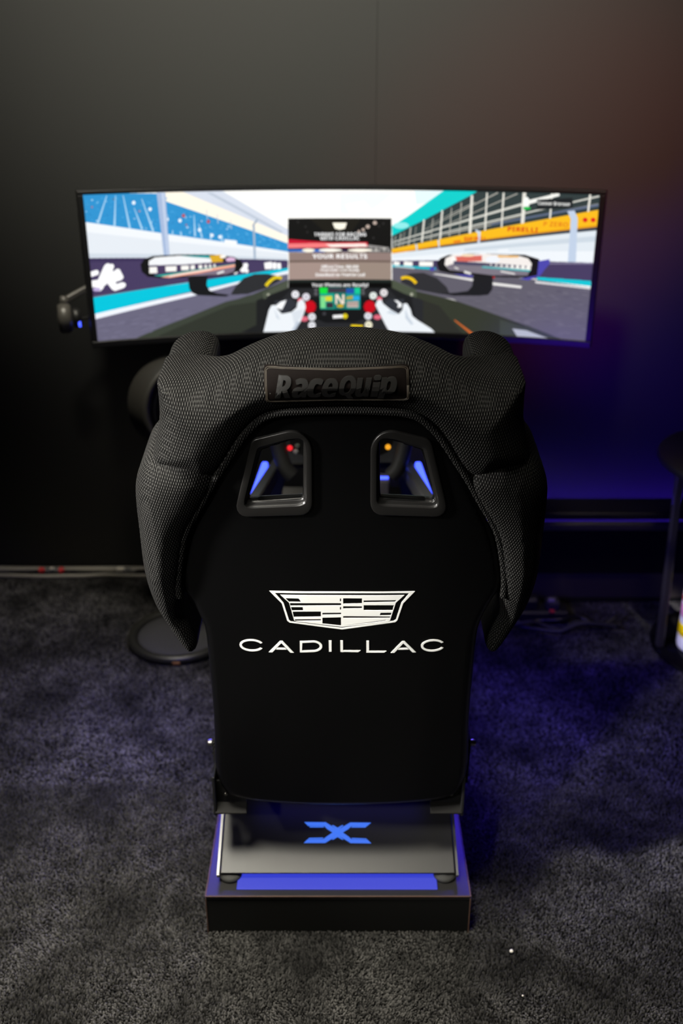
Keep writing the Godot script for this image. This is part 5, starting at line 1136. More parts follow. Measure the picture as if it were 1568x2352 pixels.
# ---------------------------------------------------------------- cables and bits on the carpet
func build_litter() -> void:
	var rng := RandomNumberGenerator.new()
	rng.seed = 9
	var grey := mat(Color(0.30, 0.28, 0.24), 0.4)
	var marks := ["left cable run nearest the wall foot, grey", "middle grey cable of the run along the wall foot", "grey cable of the wall foot run lying closest to the seat"]
	for k in 3:
		var path := PackedVector3Array()
		for i in 14:
			path.append(Vector3(-1.55 + i * 0.105, 0.012 + 0.008 * (k % 2) + rng.randf_range(0, 0.004), -2.765 + k * 0.022 + rng.randf_range(-0.006, 0.006)))
		var c := obj("cable", tube(curve_points(path, 4), 0.0065, 8), grey)
		tag(c, marks[k], "cable")
	var white := mat(Color(0.9, 0.85, 0.72), 0.3)
	var red := mat(Color(0.7, 0.03, 0.04), 0.4)
	for s in [[-0.893, "cable joint with two red ends on the cables at far left"], [-0.672, "pale cable joint without red on the wall foot cables"]]:
		var j := thing("cable_joint", s[1], "connector", Vector3(s[0], 0.024, -2.735))
		obj("body", box(Vector3(0.05, 0.014, 0.016), 0.004), mat(Color(0.12, 0.12, 0.12), 0.4), j)
		if s[0] < -0.8:
			obj("red_end", box(Vector3(0.018, 0.015, 0.017), 0.004, move(-0.034, 0, 0)), red, j)
			obj("red_end", box(Vector3(0.018, 0.015, 0.017), 0.004, move(0.026, 0, 0)), red, j)
			obj("clip", lathe(PackedVector2Array([Vector2(0, 0), Vector2(0.006, 0), Vector2(0.006, 0.004), Vector2(0, 0.006)]), 14, move(0.0, 0.006, 0.004)), white, j)
		else:
			obj("clip", box(Vector3(0.024, 0.012, 0.014), 0.003, move(-0.01, 0.004, 0.003)), white, j)
			obj("clip", box(Vector3(0.014, 0.012, 0.014), 0.003, move(0.03, 0.002, 0.003)), grey, j)
	var p := thing("power_strip", "black power strip with a tangle of leads on the carpet right of the seat", "power strip", Vector3(0.56, 0.0, -2.46))
	obj("block", box(Vector3(0.16, 0.04, 0.06), 0.006, move(0, 0.03, 0)), M.plastic, p)
	obj("plug", box(Vector3(0.05, 0.04, 0.04), 0.008, move(-0.03, 0.065, 0)), M.plastic, p)
	obj("plug", box(Vector3(0.04, 0.035, 0.04), 0.008, move(0.035, 0.062, 0.004)), M.rubber, p)
	obj("switch", box(Vector3(0.014, 0.008, 0.01), 0.002, move(0.03, 0.052, 0.028)), red, p)
	obj("tag", box(Vector3(0.018, 0.01, 0.004), 0.001, move(0.028, 0.082, 0.018)), mat(Color(0.45, 0.42, 0.33), 0.5), p)
	for k in 3:
		var path := PackedVector3Array()
		for i in 7:
			path.append(Vector3(-0.1 + i * 0.05 + rng.randf_range(-0.015, 0.015), 0.018 + rng.randf_range(0, 0.03), 0.04 + 0.02 * k + rng.randf_range(-0.02, 0.02)))
		obj("lead", tube(curve_points(path, 5), 0.005, 8), [M.plastic, M.rubber, mat(Color(0.03, 0.03, 0.035), 0.5)][k], p)
	for s in [[Vector3(0.3021, 0.0110, -1.2954), 0.0035, "bright bit of paper on the carpet right of the plinth front"], [Vector3(0.3069, 0.0110, -1.2028), 0.0016, "tiny pale crumb on the carpet near the bottom edge, right of centre"], [Vector3(0.5821, 0.0110, -2.6257), 0.004, "pale bit of paper on the carpet nearest the power strip"], [Vector3(0.5171, 0.0110, -2.5387), 0.004, "pale bit of paper on the carpet close beside the seat's right edge"], [Vector3(0.5788, 0.0110, -2.5361), 0.004, "pale bit of paper on the carpet farther right below the power strip"]]:
		var b := obj("paper_bit", lathe(PackedVector2Array([Vector2(0, 0), Vector2(s[1], 0.0002), Vector2(s[1] * 0.9, s[1] * 0.7), Vector2(0, s[1] * 0.9)]), 7), white, null, Transform3D(Basis(Vector3(1, 0, 0.3).normalized(), 0.4), s[0]))
		tag(b, s[2], "paper")

# ---------------------------------------------------------------- the racing game on the monitor
func draw_race(im: Image) -> void:
	fill(im,"fcfbf6",[0,0,2048,0,2048,580,0,580])
	fill(im,"eef7fa",[1017,15,1146,8,1232,14,1183,56,1104,105,1017,92])
	fill(im,"f6f8f4",[1039,57,1118,43,1147,77,1060,99])
	fill(im,"dff4f7",[1318,3,1446,2,1391,47,1327,55])
	fill(im,"d2d9e6",[364,-6,539,-3,805,155,804,197])
	fill(im,"b9c3d2",[482,6,503,7,784,164,777,171])
	fill(im,"fbf3e2",[315,-8,371,-6,804,182,804,217,322,39])
	fill(im,"2d8fcb",[-11,-5,314,6,322,37,804,212,803,248,324,166,-12,102])
	fill(im,"2f8ccb",[177,25,184,26,184,29,177,29])
	fill(im,"3d9ed8",[113,18,120,19,120,22,112,22])
	fill(im,"2a80bf",[731,223,735,224,735,225,731,225])
	fill(im,"4fa6dc",[403,109,408,110,408,112,403,112])
	fill(im,"1f78b8",[189,128,193,129,193,130,189,130])
	fill(im,"2a80bf",[638,204,643,205,643,207,637,207])
	fill(im,"4fa6dc",[231,94,237,95,237,98,231,98])
	fill(im,"3d9ed8",[670,187,678,188,678,191,670,191])
	fill(im,"4fa6dc",[186,42,192,43,192,46,186,46])
	fill(im,"4fa6dc",[754,228,760,229,760,232,754,232])
	fill(im,"3d9ed8",[724,212,731,213,730,216,724,216])
	fill(im,"2f8ccb",[141,59,147,60,147,63,141,63])
	fill(im,"4fa6dc",[348,79,354,79,354,82,348,82])
	fill(im,"3d9ed8",[50,54,56,55,56,58,50,58])
	fill(im,"2a80bf",[414,124,420,124,420,127,413,127])
	fill(im,"2a80bf",[799,220,807,221,807,225,799,225])
	fill(im,"64b2e2",[496,144,501,145,501,147,496,147])
	fill(im,"64b2e2",[333,114,338,115,338,117,333,117])
	fill(im,"64b2e2",[70,15,75,16,75,18,70,18])
	fill(im,"4fa6dc",[603,185,608,186,608,188,603,188])
	fill(im,"4fa6dc",[253,38,260,39,260,42,252,42])
	fill(im,"1f78b8",[18,73,24,74,24,77,18,77])
	fill(im,"64b2e2",[530,144,536,145,536,148,529,148])
	fill(im,"3d9ed8",[245,34,253,35,253,39,245,38])
	fill(im,"2f8ccb",[534,127,540,127,539,130,534,129])
	fill(im,"64b2e2",[220,45,225,46,225,48,220,48])
	fill(im,"2a80bf",[446,122,453,123,453,127,445,127])
	fill(im,"3d9ed8",[274,124,280,125,280,128,274,127])
	fill(im,"2a80bf",[58,108,65,109,65,113,57,113])
	fill(im,"3d9ed8",[80,16,85,17,85,19,80,18])
	fill(im,"3d9ed8",[532,131,535,132,535,133,531,133])
	fill(im,"4fa6dc",[379,90,383,91,383,93,379,93])
	fill(im,"1f78b8",[662,182,670,183,670,186,662,186])
	fill(im,"2f8ccb",[791,226,796,226,796,229,791,229])
	fill(im,"2f8ccb",[319,22,326,23,326,26,318,26])
	fill(im,"2f8ccb",[179,120,184,121,184,123,179,122])
	fill(im,"2a80bf",[139,16,145,16,145,19,139,19])
	fill(im,"64b2e2",[404,152,412,153,412,156,404,156])
	fill(im,"3d9ed8",[102,16,108,16,108,19,102,19])
	fill(im,"2f8ccb",[78,68,81,69,81,71,77,70])
	fill(im,"64b2e2",[296,75,301,76,301,78,296,78])
	fill(im,"2f8ccb",[222,73,228,74,228,77,221,77])
	fill(im,"64b2e2",[407,140,413,141,413,144,407,144])
	fill(im,"64b2e2",[735,230,739,231,739,232,735,232])
	fill(im,"2f8ccb",[769,226,773,227,772,228,769,228])
	fill(im,"1f78b8",[716,191,723,192,723,195,716,195])
	fill(im,"3d9ed8",[679,216,687,217,687,220,679,220])
	fill(im,"2a80bf",[363,102,371,103,371,107,363,106])
	fill(im,"4fa6dc",[632,168,637,169,637,171,632,171])
	fill(im,"2f8ccb",[476,122,484,123,484,127,476,126])
	fill(im,"2a80bf",[698,205,703,205,703,208,698,208])
	fill(im,"3d9ed8",[526,144,534,145,534,148,526,148])
	fill(im,"2f8ccb",[340,58,343,59,343,60,340,60])
	fill(im,"4fa6dc",[436,109,441,110,441,112,436,112])
	fill(im,"64b2e2",[272,119,276,119,276,121,272,121])
	fill(im,"3d9ed8",[664,211,667,211,667,213,664,213])
	fill(im,"2f8ccb",[350,76,356,77,356,80,350,80])
	fill(im,"4fa6dc",[171,70,179,71,178,74,171,74])
	fill(im,"3d9ed8",[43,99,49,100,49,103,43,102])
	fill(im,"4fa6dc",[801,227,809,227,809,231,801,231])
	fill(im,"2f8ccb",[488,185,495,185,495,188,488,188])
	fill(im,"64b2e2",[320,136,325,137,325,139,320,139])
	fill(im,"64b2e2",[695,187,701,187,701,190,695,189])
	fill(im,"1f78b8",[382,101,385,101,385,103,382,103])
	fill(im,"3d9ed8",[118,82,121,83,121,84,118,84])
	fill(im,"3d9ed8",[71,90,78,91,78,95,70,94])
	fill(im,"64b2e2",[48,32,54,33,54,36,48,36])
	fill(im,"1f78b8",[171,34,174,34,174,36,171,36])
	fill(im,"3d9ed8",[24,95,31,96,31,99,24,99])
	fill(im,"3d9ed8",[225,125,233,126,232,129,225,129])
	fill(im,"3d9ed8",[482,136,488,136,488,139,482,139])
	fill(im,"2f8ccb",[273,104,278,105,278,107,273,107])
	fill(im,"64b2e2",[55,23,59,24,59,26,54,25])
	fill(im,"1f78b8",[718,202,725,203,725,206,718,206])
	fill(im,"1f78b8",[486,111,494,112,493,115,486,115])
	fill(im,"64b2e2",[747,203,754,204,754,207,747,207])
	fill(im,"3d9ed8",[120,109,124,110,124,111,120,111])
	fill(im,"4fa6dc",[758,229,765,230,764,233,758,233])
	fill(im,"1f78b8",[110,74,118,75,117,78,110,78])
	fill(im,"2a80bf",[443,176,447,177,447,178,443,178])
	fill(im,"3d9ed8",[509,167,514,167,514,170,508,169])
	fill(im,"3d9ed8",[621,192,629,193,629,196,621,196])
	fill(im,"64b2e2",[174,71,179,71,179,73,174,73])
	fill(im,"2f8ccb",[276,116,284,117,284,121,276,120])
	fill(im,"64b2e2",[387,168,394,169,393,172,387,172])
	fill(im,"2a80bf",[335,115,341,116,341,119,334,118])
	fill(im,"2f8ccb",[714,205,721,206,721,209,714,208])
	fill(im,"3d9ed8",[760,223,765,223,765,225,759,225])
	fill(im,"3d9ed8",[35,103,41,104,41,107,35,107])
	fill(im,"2f8ccb",[629,208,635,209,635,212,628,212])
	fill(im,"2a80bf",[158,121,161,122,161,123,157,123])
	fill(im,"4fa6dc",[737,196,743,197,742,199,737,199])
	fill(im,"4fa6dc",[112,97,118,98,118,101,112,101])
	fill(im,"2a80bf",[407,90,411,91,411,92,407,92])
	fill(im,"64b2e2",[13,36,17,37,16,39,13,38])
	fill(im,"3d9ed8",[30,104,36,105,35,108,29,108])
	fill(im,"1f78b8",[708,214,713,215,713,217,708,217])
	fill(im,"3d9ed8",[320,57,323,58,323,59,319,59])
	fill(im,"3d9ed8",[281,16,286,17,286,19,281,19])
	fill(im,"2f8ccb",[318,47,324,48,324,50,318,50])
	fill(im,"64b2e2",[392,108,397,109,397,111,392,111])
	fill(im,"2f8ccb",[397,126,403,127,403,129,397,129])
	fill(im,"4fa6dc",[248,65,256,66,256,69,248,69])
	fill(im,"2a80bf",[205,97,212,98,211,101,205,101])
	fill(im,"2a80bf",[57,20,61,21,61,22,57,22])
	fill(im,"2f8ccb",[174,14,179,14,179,16,174,16])
	fill(im,"64b2e2",[798,234,806,235,806,238,798,238])
	fill(im,"4fa6dc",[672,213,677,213,677,216,672,215])
	fill(im,"64b2e2",[362,156,368,157,368,160,362,160])
	fill(im,"3d9ed8",[742,226,750,227,750,231,742,231])
	fill(im,"64b2e2",[580,193,585,194,585,196,580,196])
	fill(im,"2f8ccb",[448,164,454,165,454,168,448,168])
	fill(im,"2a80bf",[488,133,492,134,492,135,488,135])
	fill(im,"3d9ed8",[710,222,714,223,714,225,710,224])
	fill(im,"4fa6dc",[243,76,249,77,249,80,242,79])
	fill(im,"4fa6dc",[131,16,135,17,135,19,130,19])
	fill(im,"1f78b8",[149,20,154,21,154,23,149,23])
	fill(im,"4fa6dc",[231,79,235,80,235,81,231,81])
	fill(im,"1f78b8",[669,201,673,202,673,203,669,203])
	fill(im,"2a80bf",[779,208,784,209,784,211,779,211])
	fill(im,"64b2e2",[269,135,275,136,275,139,268,138])
	fill(im,"4fa6dc",[681,204,689,205,689,209,681,209])
	fill(im,"3d9ed8",[123,65,126,66,126,68,123,67])
	fill(im,"2a80bf",[686,189,692,190,692,193,685,193])
	fill(im,"2a80bf",[553,160,559,160,558,163,553,162])
	fill(im,"64b2e2",[-3,88,3,89,3,92,-4,91])
	fill(im,"64b2e2",[596,170,604,170,604,174,596,174])
	fill(im,"3d9ed8",[592,155,598,156,598,159,592,159])
	fill(im,"1f78b8",[55,49,61,50,61,52,55,52])
	fill(im,"4fa6dc",[729,196,736,197,736,199,729,199])
	fill(im,"1f78b8",[746,225,750,226,750,227,746,227])
	fill(im,"1f78b8",[149,120,154,121,154,123,149,123])
	fill(im,"4fa6dc",[387,79,394,80,393,82,387,82])
	fill(im,"4fa6dc",[346,163,351,164,351,166,345,166])
	fill(im,"64b2e2",[176,114,180,114,180,116,176,116])
	fill(im,"1f78b8",[221,85,226,86,226,88,221,88])
	fill(im,"1f78b8",[42,92,47,93,47,95,42,95])
	fill(im,"1f78b8",[588,190,593,191,593,193,588,193])
	fill(im,"1f78b8",[154,16,160,17,160,19,154,19])
	fill(im,"2a80bf",[242,143,248,144,248,146,242,146])
	fill(im,"2a80bf",[125,35,128,35,128,37,125,37])
	fill(im,"1f78b8",[534,196,538,197,538,198,534,198])
	fill(im,"4fa6dc",[719,216,727,217,727,221,719,221])
	fill(im,"2f8ccb",[671,211,679,211,679,215,671,215])
	fill(im,"64b2e2",[468,141,474,142,474,145,468,144])
	fill(im,"4fa6dc",[329,92,333,93,333,95,329,95])
	fill(im,"2a80bf",[131,51,137,52,137,55,130,54])
	fill(im,"2f8ccb",[272,132,278,133,278,136,272,135])
	fill(im,"2a80bf",[274,111,279,112,279,114,273,113])
	fill(im,"4fa6dc",[798,220,803,220,803,223,798,222])
	fill(im,"3d9ed8",[10,25,16,25,16,28,10,28])
	fill(im,"1f78b8",[386,71,392,72,392,74,386,74])
	fill(im,"3d9ed8",[635,166,643,167,643,171,635,171])
	fill(im,"1f78b8",[357,95,365,96,364,99,357,99])
	fill(im,"2a80bf",[98,13,106,14,105,17,98,17])
	fill(im,"4fa6dc",[79,40,82,41,82,42,79,42])
	fill(im,"2a80bf",[367,165,371,166,371,167,367,167])
	fill(im,"3d9ed8",[662,179,669,180,669,183,662,183])
	fill(im,"2f8ccb",[0,67,7,68,7,72,0,71])
	fill(im,"2a80bf",[168,81,172,82,172,83,168,83])
	fill(im,"1f78b8",[133,43,140,44,140,47,132,47])
	fill(im,"1f78b8",[235,96,240,97,239,99,234,98])
	fill(im,"64b2e2",[259,104,266,105,265,108,259,108])
	fill(im,"3d9ed8",[462,182,466,183,466,184,462,184])
	fill(im,"2f8ccb",[105,72,110,73,110,75,105,75])
	fill(im,"2a80bf",[365,72,370,72,369,74,364,74])
	fill(im,"3d9ed8",[97,86,101,87,101,88,97,88])
	fill(im,"1f78b8",[649,210,653,211,652,212,649,212])
	fill(im,"3d9ed8",[751,226,757,227,757,229,751,229])
	fill(im,"2f8ccb",[124,80,130,81,130,84,124,84])
	fill(im,"64b2e2",[702,194,710,194,710,198,702,198])
	fill(im,"2a80bf",[408,150,412,151,411,153,408,153])
	fill(im,"64b2e2",[215,66,219,67,219,68,215,68])
	fill(im,"4fa6dc",[407,160,413,161,413,164,407,164])
	fill(im,"4fa6dc",[143,89,150,90,150,93,142,93])
	fill(im,"2a80bf",[208,119,213,120,212,122,207,122])
	fill(im,"4fa6dc",[142,117,145,118,145,119,141,119])
	fill(im,"3d9ed8",[-1,7,5,8,5,10,-1,10])
	fill(im,"3d9ed8",[400,115,404,116,404,117,400,117])
	fill(im,"3d9ed8",[500,164,505,165,505,167,499,167])
	fill(im,"4fa6dc",[545,129,548,130,548,131,545,131])
	fill(im,"3d9ed8",[91,113,95,114,95,115,91,115])
	fill(im,"2a80bf",[246,58,252,59,252,62,245,62])
	fill(im,"3d9ed8",[458,104,462,105,462,106,458,106])
	fill(im,"3d9ed8",[763,208,770,209,770,211,763,211])
	fill(im,"2a80bf",[502,173,508,174,508,177,502,177])
	fill(im,"3d9ed8",[405,128,410,129,410,131,405,131])
	fill(im,"3d9ed8",[343,161,347,162,347,164,343,163])
	fill(im,"3d9ed8",[430,176,436,177,436,180,430,180])
	fill(im,"64b2e2",[535,177,543,178,543,181,535,181])
	fill(im,"64b2e2",[117,28,123,29,123,32,117,31])
	fill(im,"64b2e2",[554,167,561,168,560,171,554,170])
	fill(im,"4fa6dc",[278,105,284,106,284,109,278,109])
	fill(im,"1f78b8",[685,213,692,214,692,217,685,217])
	fill(im,"64b2e2",[662,176,666,177,666,178,662,178])
	fill(im,"1f78b8",[17,8,20,8,20,10,17,10])
	fill(im,"64b2e2",[537,135,542,136,542,138,537,138])
	fill(im,"1f78b8",[773,218,779,219,779,221,773,221])
	fill(im,"3d9ed8",[336,132,342,133,342,135,336,135])
	fill(im,"2a80bf",[53,88,57,89,57,90,53,90])
	fill(im,"2f8ccb",[35,8,39,9,39,11,34,11])
	fill(im,"64b2e2",[538,125,543,126,543,128,538,128])
	fill(im,"4fa6dc",[261,61,266,62,266,64,261,64])
	fill(im,"3d9ed8",[266,28,273,29,273,32,266,32])
	fill(im,"3d9ed8",[157,53,165,54,164,57,157,57])
	fill(im,"2f8ccb",[575,163,579,163,579,165,575,165])
	fill(im,"4fa6dc",[298,45,302,46,302,47,298,47])
	fill(im,"2f8ccb",[217,29,224,30,224,34,217,34])
	fill(im,"64b2e2",[580,189,588,190,588,193,580,193])
	fill(im,"1f78b8",[308,59,316,60,316,64,308,63])
	fill(im,"3d9ed8",[63,103,70,104,70,107,63,107])
	fill(im,"1f78b8",[658,203,666,204,666,208,658,208])
	fill(im,"2f8ccb",[282,46,287,47,287,49,282,49])
	fill(im,"3d9ed8",[214,55,217,56,217,57,214,57])
	fill(im,"3d9ed8",[698,208,703,209,703,211,698,211])
	fill(im,"2f8ccb",[132,65,138,66,138,68,132,68])
	fill(im,"2f8ccb",[336,109,340,110,340,111,336,111])
	fill(im,"64b2e2",[688,176,696,177,696,181,688,181])
	fill(im,"2a80bf",[359,138,365,139,365,142,359,142])
	fill(im,"3d9ed8",[99,48,105,49,105,52,98,52])
	fill(im,"3d9ed8",[563,171,571,172,571,176,563,176])
	fill(im,"1f78b8",[625,211,632,212,632,216,624,216])
	fill(im,"1f78b8",[366,127,370,127,370,129,366,129])
	fill(im,"1f78b8",[631,181,636,182,636,184,630,184])
	fill(im,"1f78b8",[412,161,420,162,420,165,412,165])
	fill(im,"4fa6dc",[692,191,695,192,695,194,691,194])
	fill(im,"64b2e2",[648,204,653,205,653,207,648,207])
	fill(im,"64b2e2",[646,208,651,209,651,211,646,211])
	fill(im,"2f8ccb",[627,194,631,195,631,196,627,196])
	fill(im,"2a80bf",[71,85,76,86,76,88,71,88])
	fill(im,"2a80bf",[363,117,368,117,368,119,363,119])
	fill(im,"2a80bf",[138,109,143,109,142,111,137,111])
	fill(im,"64b2e2",[763,219,770,220,770,223,763,223])
	fill(im,"1f78b8",[197,63,202,64,202,66,197,65])
	fill(im,"3d9ed8",[593,202,597,203,597,205,593,204])
	fill(im,"1f78b8",[189,25,195,25,195,28,189,28])
	fill(im,"2a80bf",[28,83,32,84,32,85,28,85])
	fill(im,"64b2e2",[561,134,569,135,568,138,561,138])
	fill(im,"2a80bf",[38,91,42,92,41,94,38,94])
	fill(im,"3d9ed8",[570,191,577,192,577,196,569,196])
	fill(im,"2a80bf",[647,212,651,213,651,215,647,215])
	fill(im,"3d9ed8",[103,28,111,29,110,33,103,32])
	fill(im,"64b2e2",[687,201,694,202,694,205,686,205])
	fill(im,"64b2e2",[756,215,762,216,762,219,756,219])
	fill(im,"1f78b8",[444,113,451,114,450,117,444,116])
	fill(im,"2a80bf",[209,130,213,130,213,132,209,132])
	fill(im,"1f78b8",[398,90,403,91,403,93,398,93])
	fill(im,"1f78b8",[612,190,617,191,617,193,611,193])
	fill(im,"3d9ed8",[128,102,132,102,132,104,128,104])
	fill(im,"4fa6dc",[584,194,588,194,588,196,584,196])
	fill(im,"64b2e2",[389,138,392,139,392,140,388,140])
	fill(im,"4fa6dc",[199,37,204,38,204,40,199,40])
	fill(im,"3d9ed8",[642,192,649,193,648,196,642,196])
	fill(im,"64b2e2",[727,190,734,191,734,194,726,194])
	fill(im,"3d9ed8",[468,111,475,112,475,115,467,115])
	fill(im,"2f8ccb",[704,197,709,198,709,200,703,200])
	fill(im,"64b2e2",[771,210,776,211,776,213,771,213])
	fill(im,"1f78b8",[575,200,580,201,580,203,575,203])
	fill(im,"2a80bf",[414,171,420,172,420,174,414,174])
	fill(im,"1f78b8",[473,171,481,171,481,175,473,175])
	fill(im,"2f8ccb",[345,88,349,89,349,91,345,90])
	fill(im,"1f78b8",[374,90,378,91,378,92,374,92])
	fill(im,"1f78b8",[513,174,521,175,521,178,513,178])
	fill(im,"1f78b8",[772,208,778,209,778,212,772,212])
	fill(im,"2a80bf",[422,139,426,139,425,141,422,141])
	fill(im,"2f8ccb",[288,138,295,139,295,142,287,142])
	fill(im,"2f8ccb",[129,47,134,47,134,49,129,49])
	fill(im,"64b2e2",[414,96,421,97,421,100,413,100])
	fill(im,"1f78b8",[297,62,302,63,302,65,297,65])
	fill(im,"3d9ed8",[504,171,508,171,508,173,504,173])
	fill(im,"3d9ed8",[134,105,138,105,137,107,134,107])
	fill(im,"2a80bf",[381,92,385,93,385,94,381,94])
	fill(im,"2f8ccb",[282,112,290,112,290,116,282,116])
	fill(im,"64b2e2",[634,171,642,172,642,175,634,175])
	fill(im,"2a80bf",[308,20,313,21,313,23,308,23])
	fill(im,"1f78b8",[359,165,364,166,364,168,358,168])
	fill(im,"64b2e2",[576,201,582,202,582,205,576,205])
	fill(im,"2a80bf",[628,160,633,161,633,163,627,163])
	fill(im,"4fa6dc",[224,131,229,132,229,134,224,134])
	fill(im,"1f78b8",[378,139,382,140,382,141,378,141])
	fill(im,"4fa6dc",[559,175,564,176,564,178,559,178])
	fill(im,"4fa6dc",[331,77,336,78,336,80,331,80])
	fill(im,"3d9ed8",[68,104,74,105,74,108,68,107])
	fill(im,"1f78b8",[343,158,347,159,346,160,343,160])
	fill(im,"2a80bf",[244,85,251,86,251,89,244,89])
	fill(im,"64b2e2",[702,220,709,221,709,224,702,224])
	fill(im,"2f8ccb",[194,55,199,55,199,57,194,57])
	fill(im,"3d9ed8",[680,201,685,202,685,204,680,204])
	fill(im,"2f8ccb",[68,59,74,60,73,63,67,63])
	fill(im,"2f8ccb",[715,191,723,192,723,195,715,195])
	fill(im,"3d9ed8",[615,182,622,183,622,186,614,186])
	fill(im,"3d9ed8",[701,188,709,189,709,192,701,192])
	fill(im,"1f78b8",[120,105,126,106,126,108,120,108])
	fill(im,"64b2e2",[494,143,499,144,499,146,494,146])
	fill(im,"64b2e2",[798,234,806,235,806,238,798,238])
	fill(im,"4fa6dc",[410,151,416,152,416,155,410,155])
	fill(im,"3d9ed8",[244,95,250,96,250,99,244,99])
	fill(im,"2a80bf",[673,188,678,189,678,191,672,191])
	fill(im,"2f8ccb",[475,152,481,153,481,155,474,155])
	fill(im,"3d9ed8",[675,186,683,187,683,190,675,190])
	fill(im,"2f8ccb",[118,89,123,90,123,92,118,92])
	fill(im,"64b2e2",[710,218,715,219,715,221,710,221])
	fill(im,"4fa6dc",[339,73,346,74,346,78,338,78])
	fill(im,"64b2e2",[504,159,508,159,508,161,504,161])
	fill(im,"2f8ccb",[770,205,776,206,776,209,769,209])
	fill(im,"4fa6dc",[245,112,250,113,250,115,245,115])
	fill(im,"2a80bf",[465,101,471,102,471,104,465,104])
	fill(im,"64b2e2",[565,185,569,186,569,187,565,187])
	fill(im,"1f78b8",[395,81,402,82,402,85,394,85])
	fill(im,"2a80bf",[336,118,344,119,343,122,336,122])
	fill(im,"2a80bf",[83,78,91,79,90,83,83,82])
	fill(im,"1f78b8",[662,217,670,218,670,222,662,222])
	fill(im,"2a80bf",[630,197,635,198,635,200,629,200])
	fill(im,"2a80bf",[160,129,167,130,167,134,160,133])
	fill(im,"64b2e2",[496,118,500,118,500,120,496,120])
	fill(im,"3d9ed8",[111,70,116,70,116,72,111,72])
	fill(im,"64b2e2",[629,164,634,165,634,167,629,167])
	fill(im,"4fa6dc",[542,193,546,194,546,195,542,195])
	fill(im,"2f8ccb",[255,147,260,148,260,150,255,150])
	fill(im,"1f78b8",[65,38,70,39,70,41,65,41])
	fill(im,"4fa6dc",[125,19,132,19,131,22,125,22])
	fill(im,"2a80bf",[6,94,9,95,9,96,6,96])
	fill(im,"4fa6dc",[445,170,450,171,450,173,445,173])
	fill(im,"2f8ccb",[536,147,542,148,542,151,536,151])
	fill(im,"3d9ed8",[362,139,366,139,365,141,362,141])
	fill(im,"1f78b8",[239,52,245,52,245,55,238,55])
	fill(im,"3d9ed8",[514,118,518,119,517,120,514,120])
	fill(im,"3d9ed8",[794,232,798,233,798,234,794,234])
	fill(im,"1f78b8",[271,110,275,111,275,112,271,112])
	fill(im,"1f78b8",[414,169,422,170,422,174,414,174])
	fill(im,"b0606a",[35,48,34,50,31,51,28,50,28,48,29,45,32,44,34,46])
	fill(im,"9fcdea",[308,132,307,134,305,135,303,134,302,132,303,130,305,130,307,130])
	fill(im,"5a6f92",[318,102,317,104,314,105,311,104,310,101,311,99,314,98,317,99])
	fill(im,"a9d2ec",[325,91,324,92,322,93,321,92,320,90,321,89,323,88,325,89])
	fill(im,"bcdcf2",[194,98,193,100,191,101,189,100,188,98,189,96,191,96,193,97])
	fill(im,"9fcdea",[563,148,562,150,560,151,558,150,557,148,558,146,560,146,562,146])
	fill(im,"9fcdea",[57,31,56,33,54,33,52,33,52,31,53,29,55,29,57,29])
	fill(im,"b0606a",[398,129,397,131,394,132,391,131,390,129,392,126,394,126,397,127])
	fill(im,"5a6f92",[59,93,58,96,55,97,53,96,52,93,53,91,56,90,59,91])
	fill(im,"d9e9f6",[402,139,400,141,397,142,395,141,394,139,395,136,398,135,401,137])
	fill(im,"a9d2ec",[409,161,408,162,406,163,404,162,403,161,404,159,406,158,408,159])
	fill(im,"a9d2ec",[48,101,47,103,44,104,41,103,41,100,42,98,45,97,47,98])
	fill(im,"bcdcf2",[563,182,562,183,560,184,559,183,558,182,559,181,561,180,562,181])
	fill(im,"9fcdea",[38,22,36,24,33,25,31,24,30,22,31,19,34,18,37,19])
	fill(im,"5a6f92",[121,22,119,24,117,25,114,24,113,21,114,19,117,18,120,19])
	fill(im,"b0606a",[456,169,455,170,453,171,452,170,451,168,452,167,454,167,455,167])
	fill(im,"a9d2ec",[218,70,217,72,215,73,213,72,213,70,214,69,216,68,218,69])
	fill(im,"d9e9f6",[491,139,491,140,489,141,487,140,487,139,488,138,489,137,491,138])
	fill(im,"b0606a",[216,70,215,73,212,74,209,72,208,70,209,68,212,67,215,68])
	fill(im,"9fcdea",[398,100,397,102,394,103,391,102,390,100,391,97,394,96,397,98])
	fill(im,"bcdcf2",[558,150,557,152,555,153,553,152,553,150,553,148,556,148,558,149])
	fill(im,"9fcdea",[414,98,413,99,411,100,409,99,408,98,409,96,411,95,413,96])
	fill(im,"bcdcf2",[236,138,235,140,233,140,231,139,231,138,232,136,234,135,236,136])
	fill(im,"d9e9f6",[459,116,458,118,456,118,454,118,453,116,454,114,456,114,458,114])
	fill(im,"a9d2ec",[307,98,306,100,305,100,303,100,302,98,303,97,305,96,306,97])
	fill(im,"9fcdea",[570,140,569,143,566,143,563,142,562,140,564,138,567,137,569,138])
	fill(im,"a9d2ec",[260,115,258,118,256,119,253,117,252,115,253,113,256,112,259,113])
	fill(im,"bcdcf2",[9,64,8,65,7,66,5,65,5,64,6,62,7,62,9,62])
	fill(im,"bcdcf2",[564,139,563,141,561,141,559,140,559,139,560,137,562,136,564,137])
	fill(im,"9fcdea",[91,29,90,31,88,31,86,30,85,29,86,27,88,27,90,27])
	fill(im,"a9d2ee",[90,7,44,109,51,112,93,8])
	fill(im,"a9d2ee",[124,8,107,123,115,123,127,8])
	fill(im,"a9d2ee",[153,9,166,135,174,134,156,9])
	fill(im,"a9d2ee",[192,57,214,142,222,140,194,56])
	fill(im,"a9d2ee",[224,24,257,151,265,148,227,23])
	fill(im,"a9d2ee",[426,91,422,175,430,175,429,91])
	fill(im,"a9d2ee",[442,126,451,183,458,182,445,126])
	fill(im,"a9d2ee",[338,147,333,163,340,164,340,147])
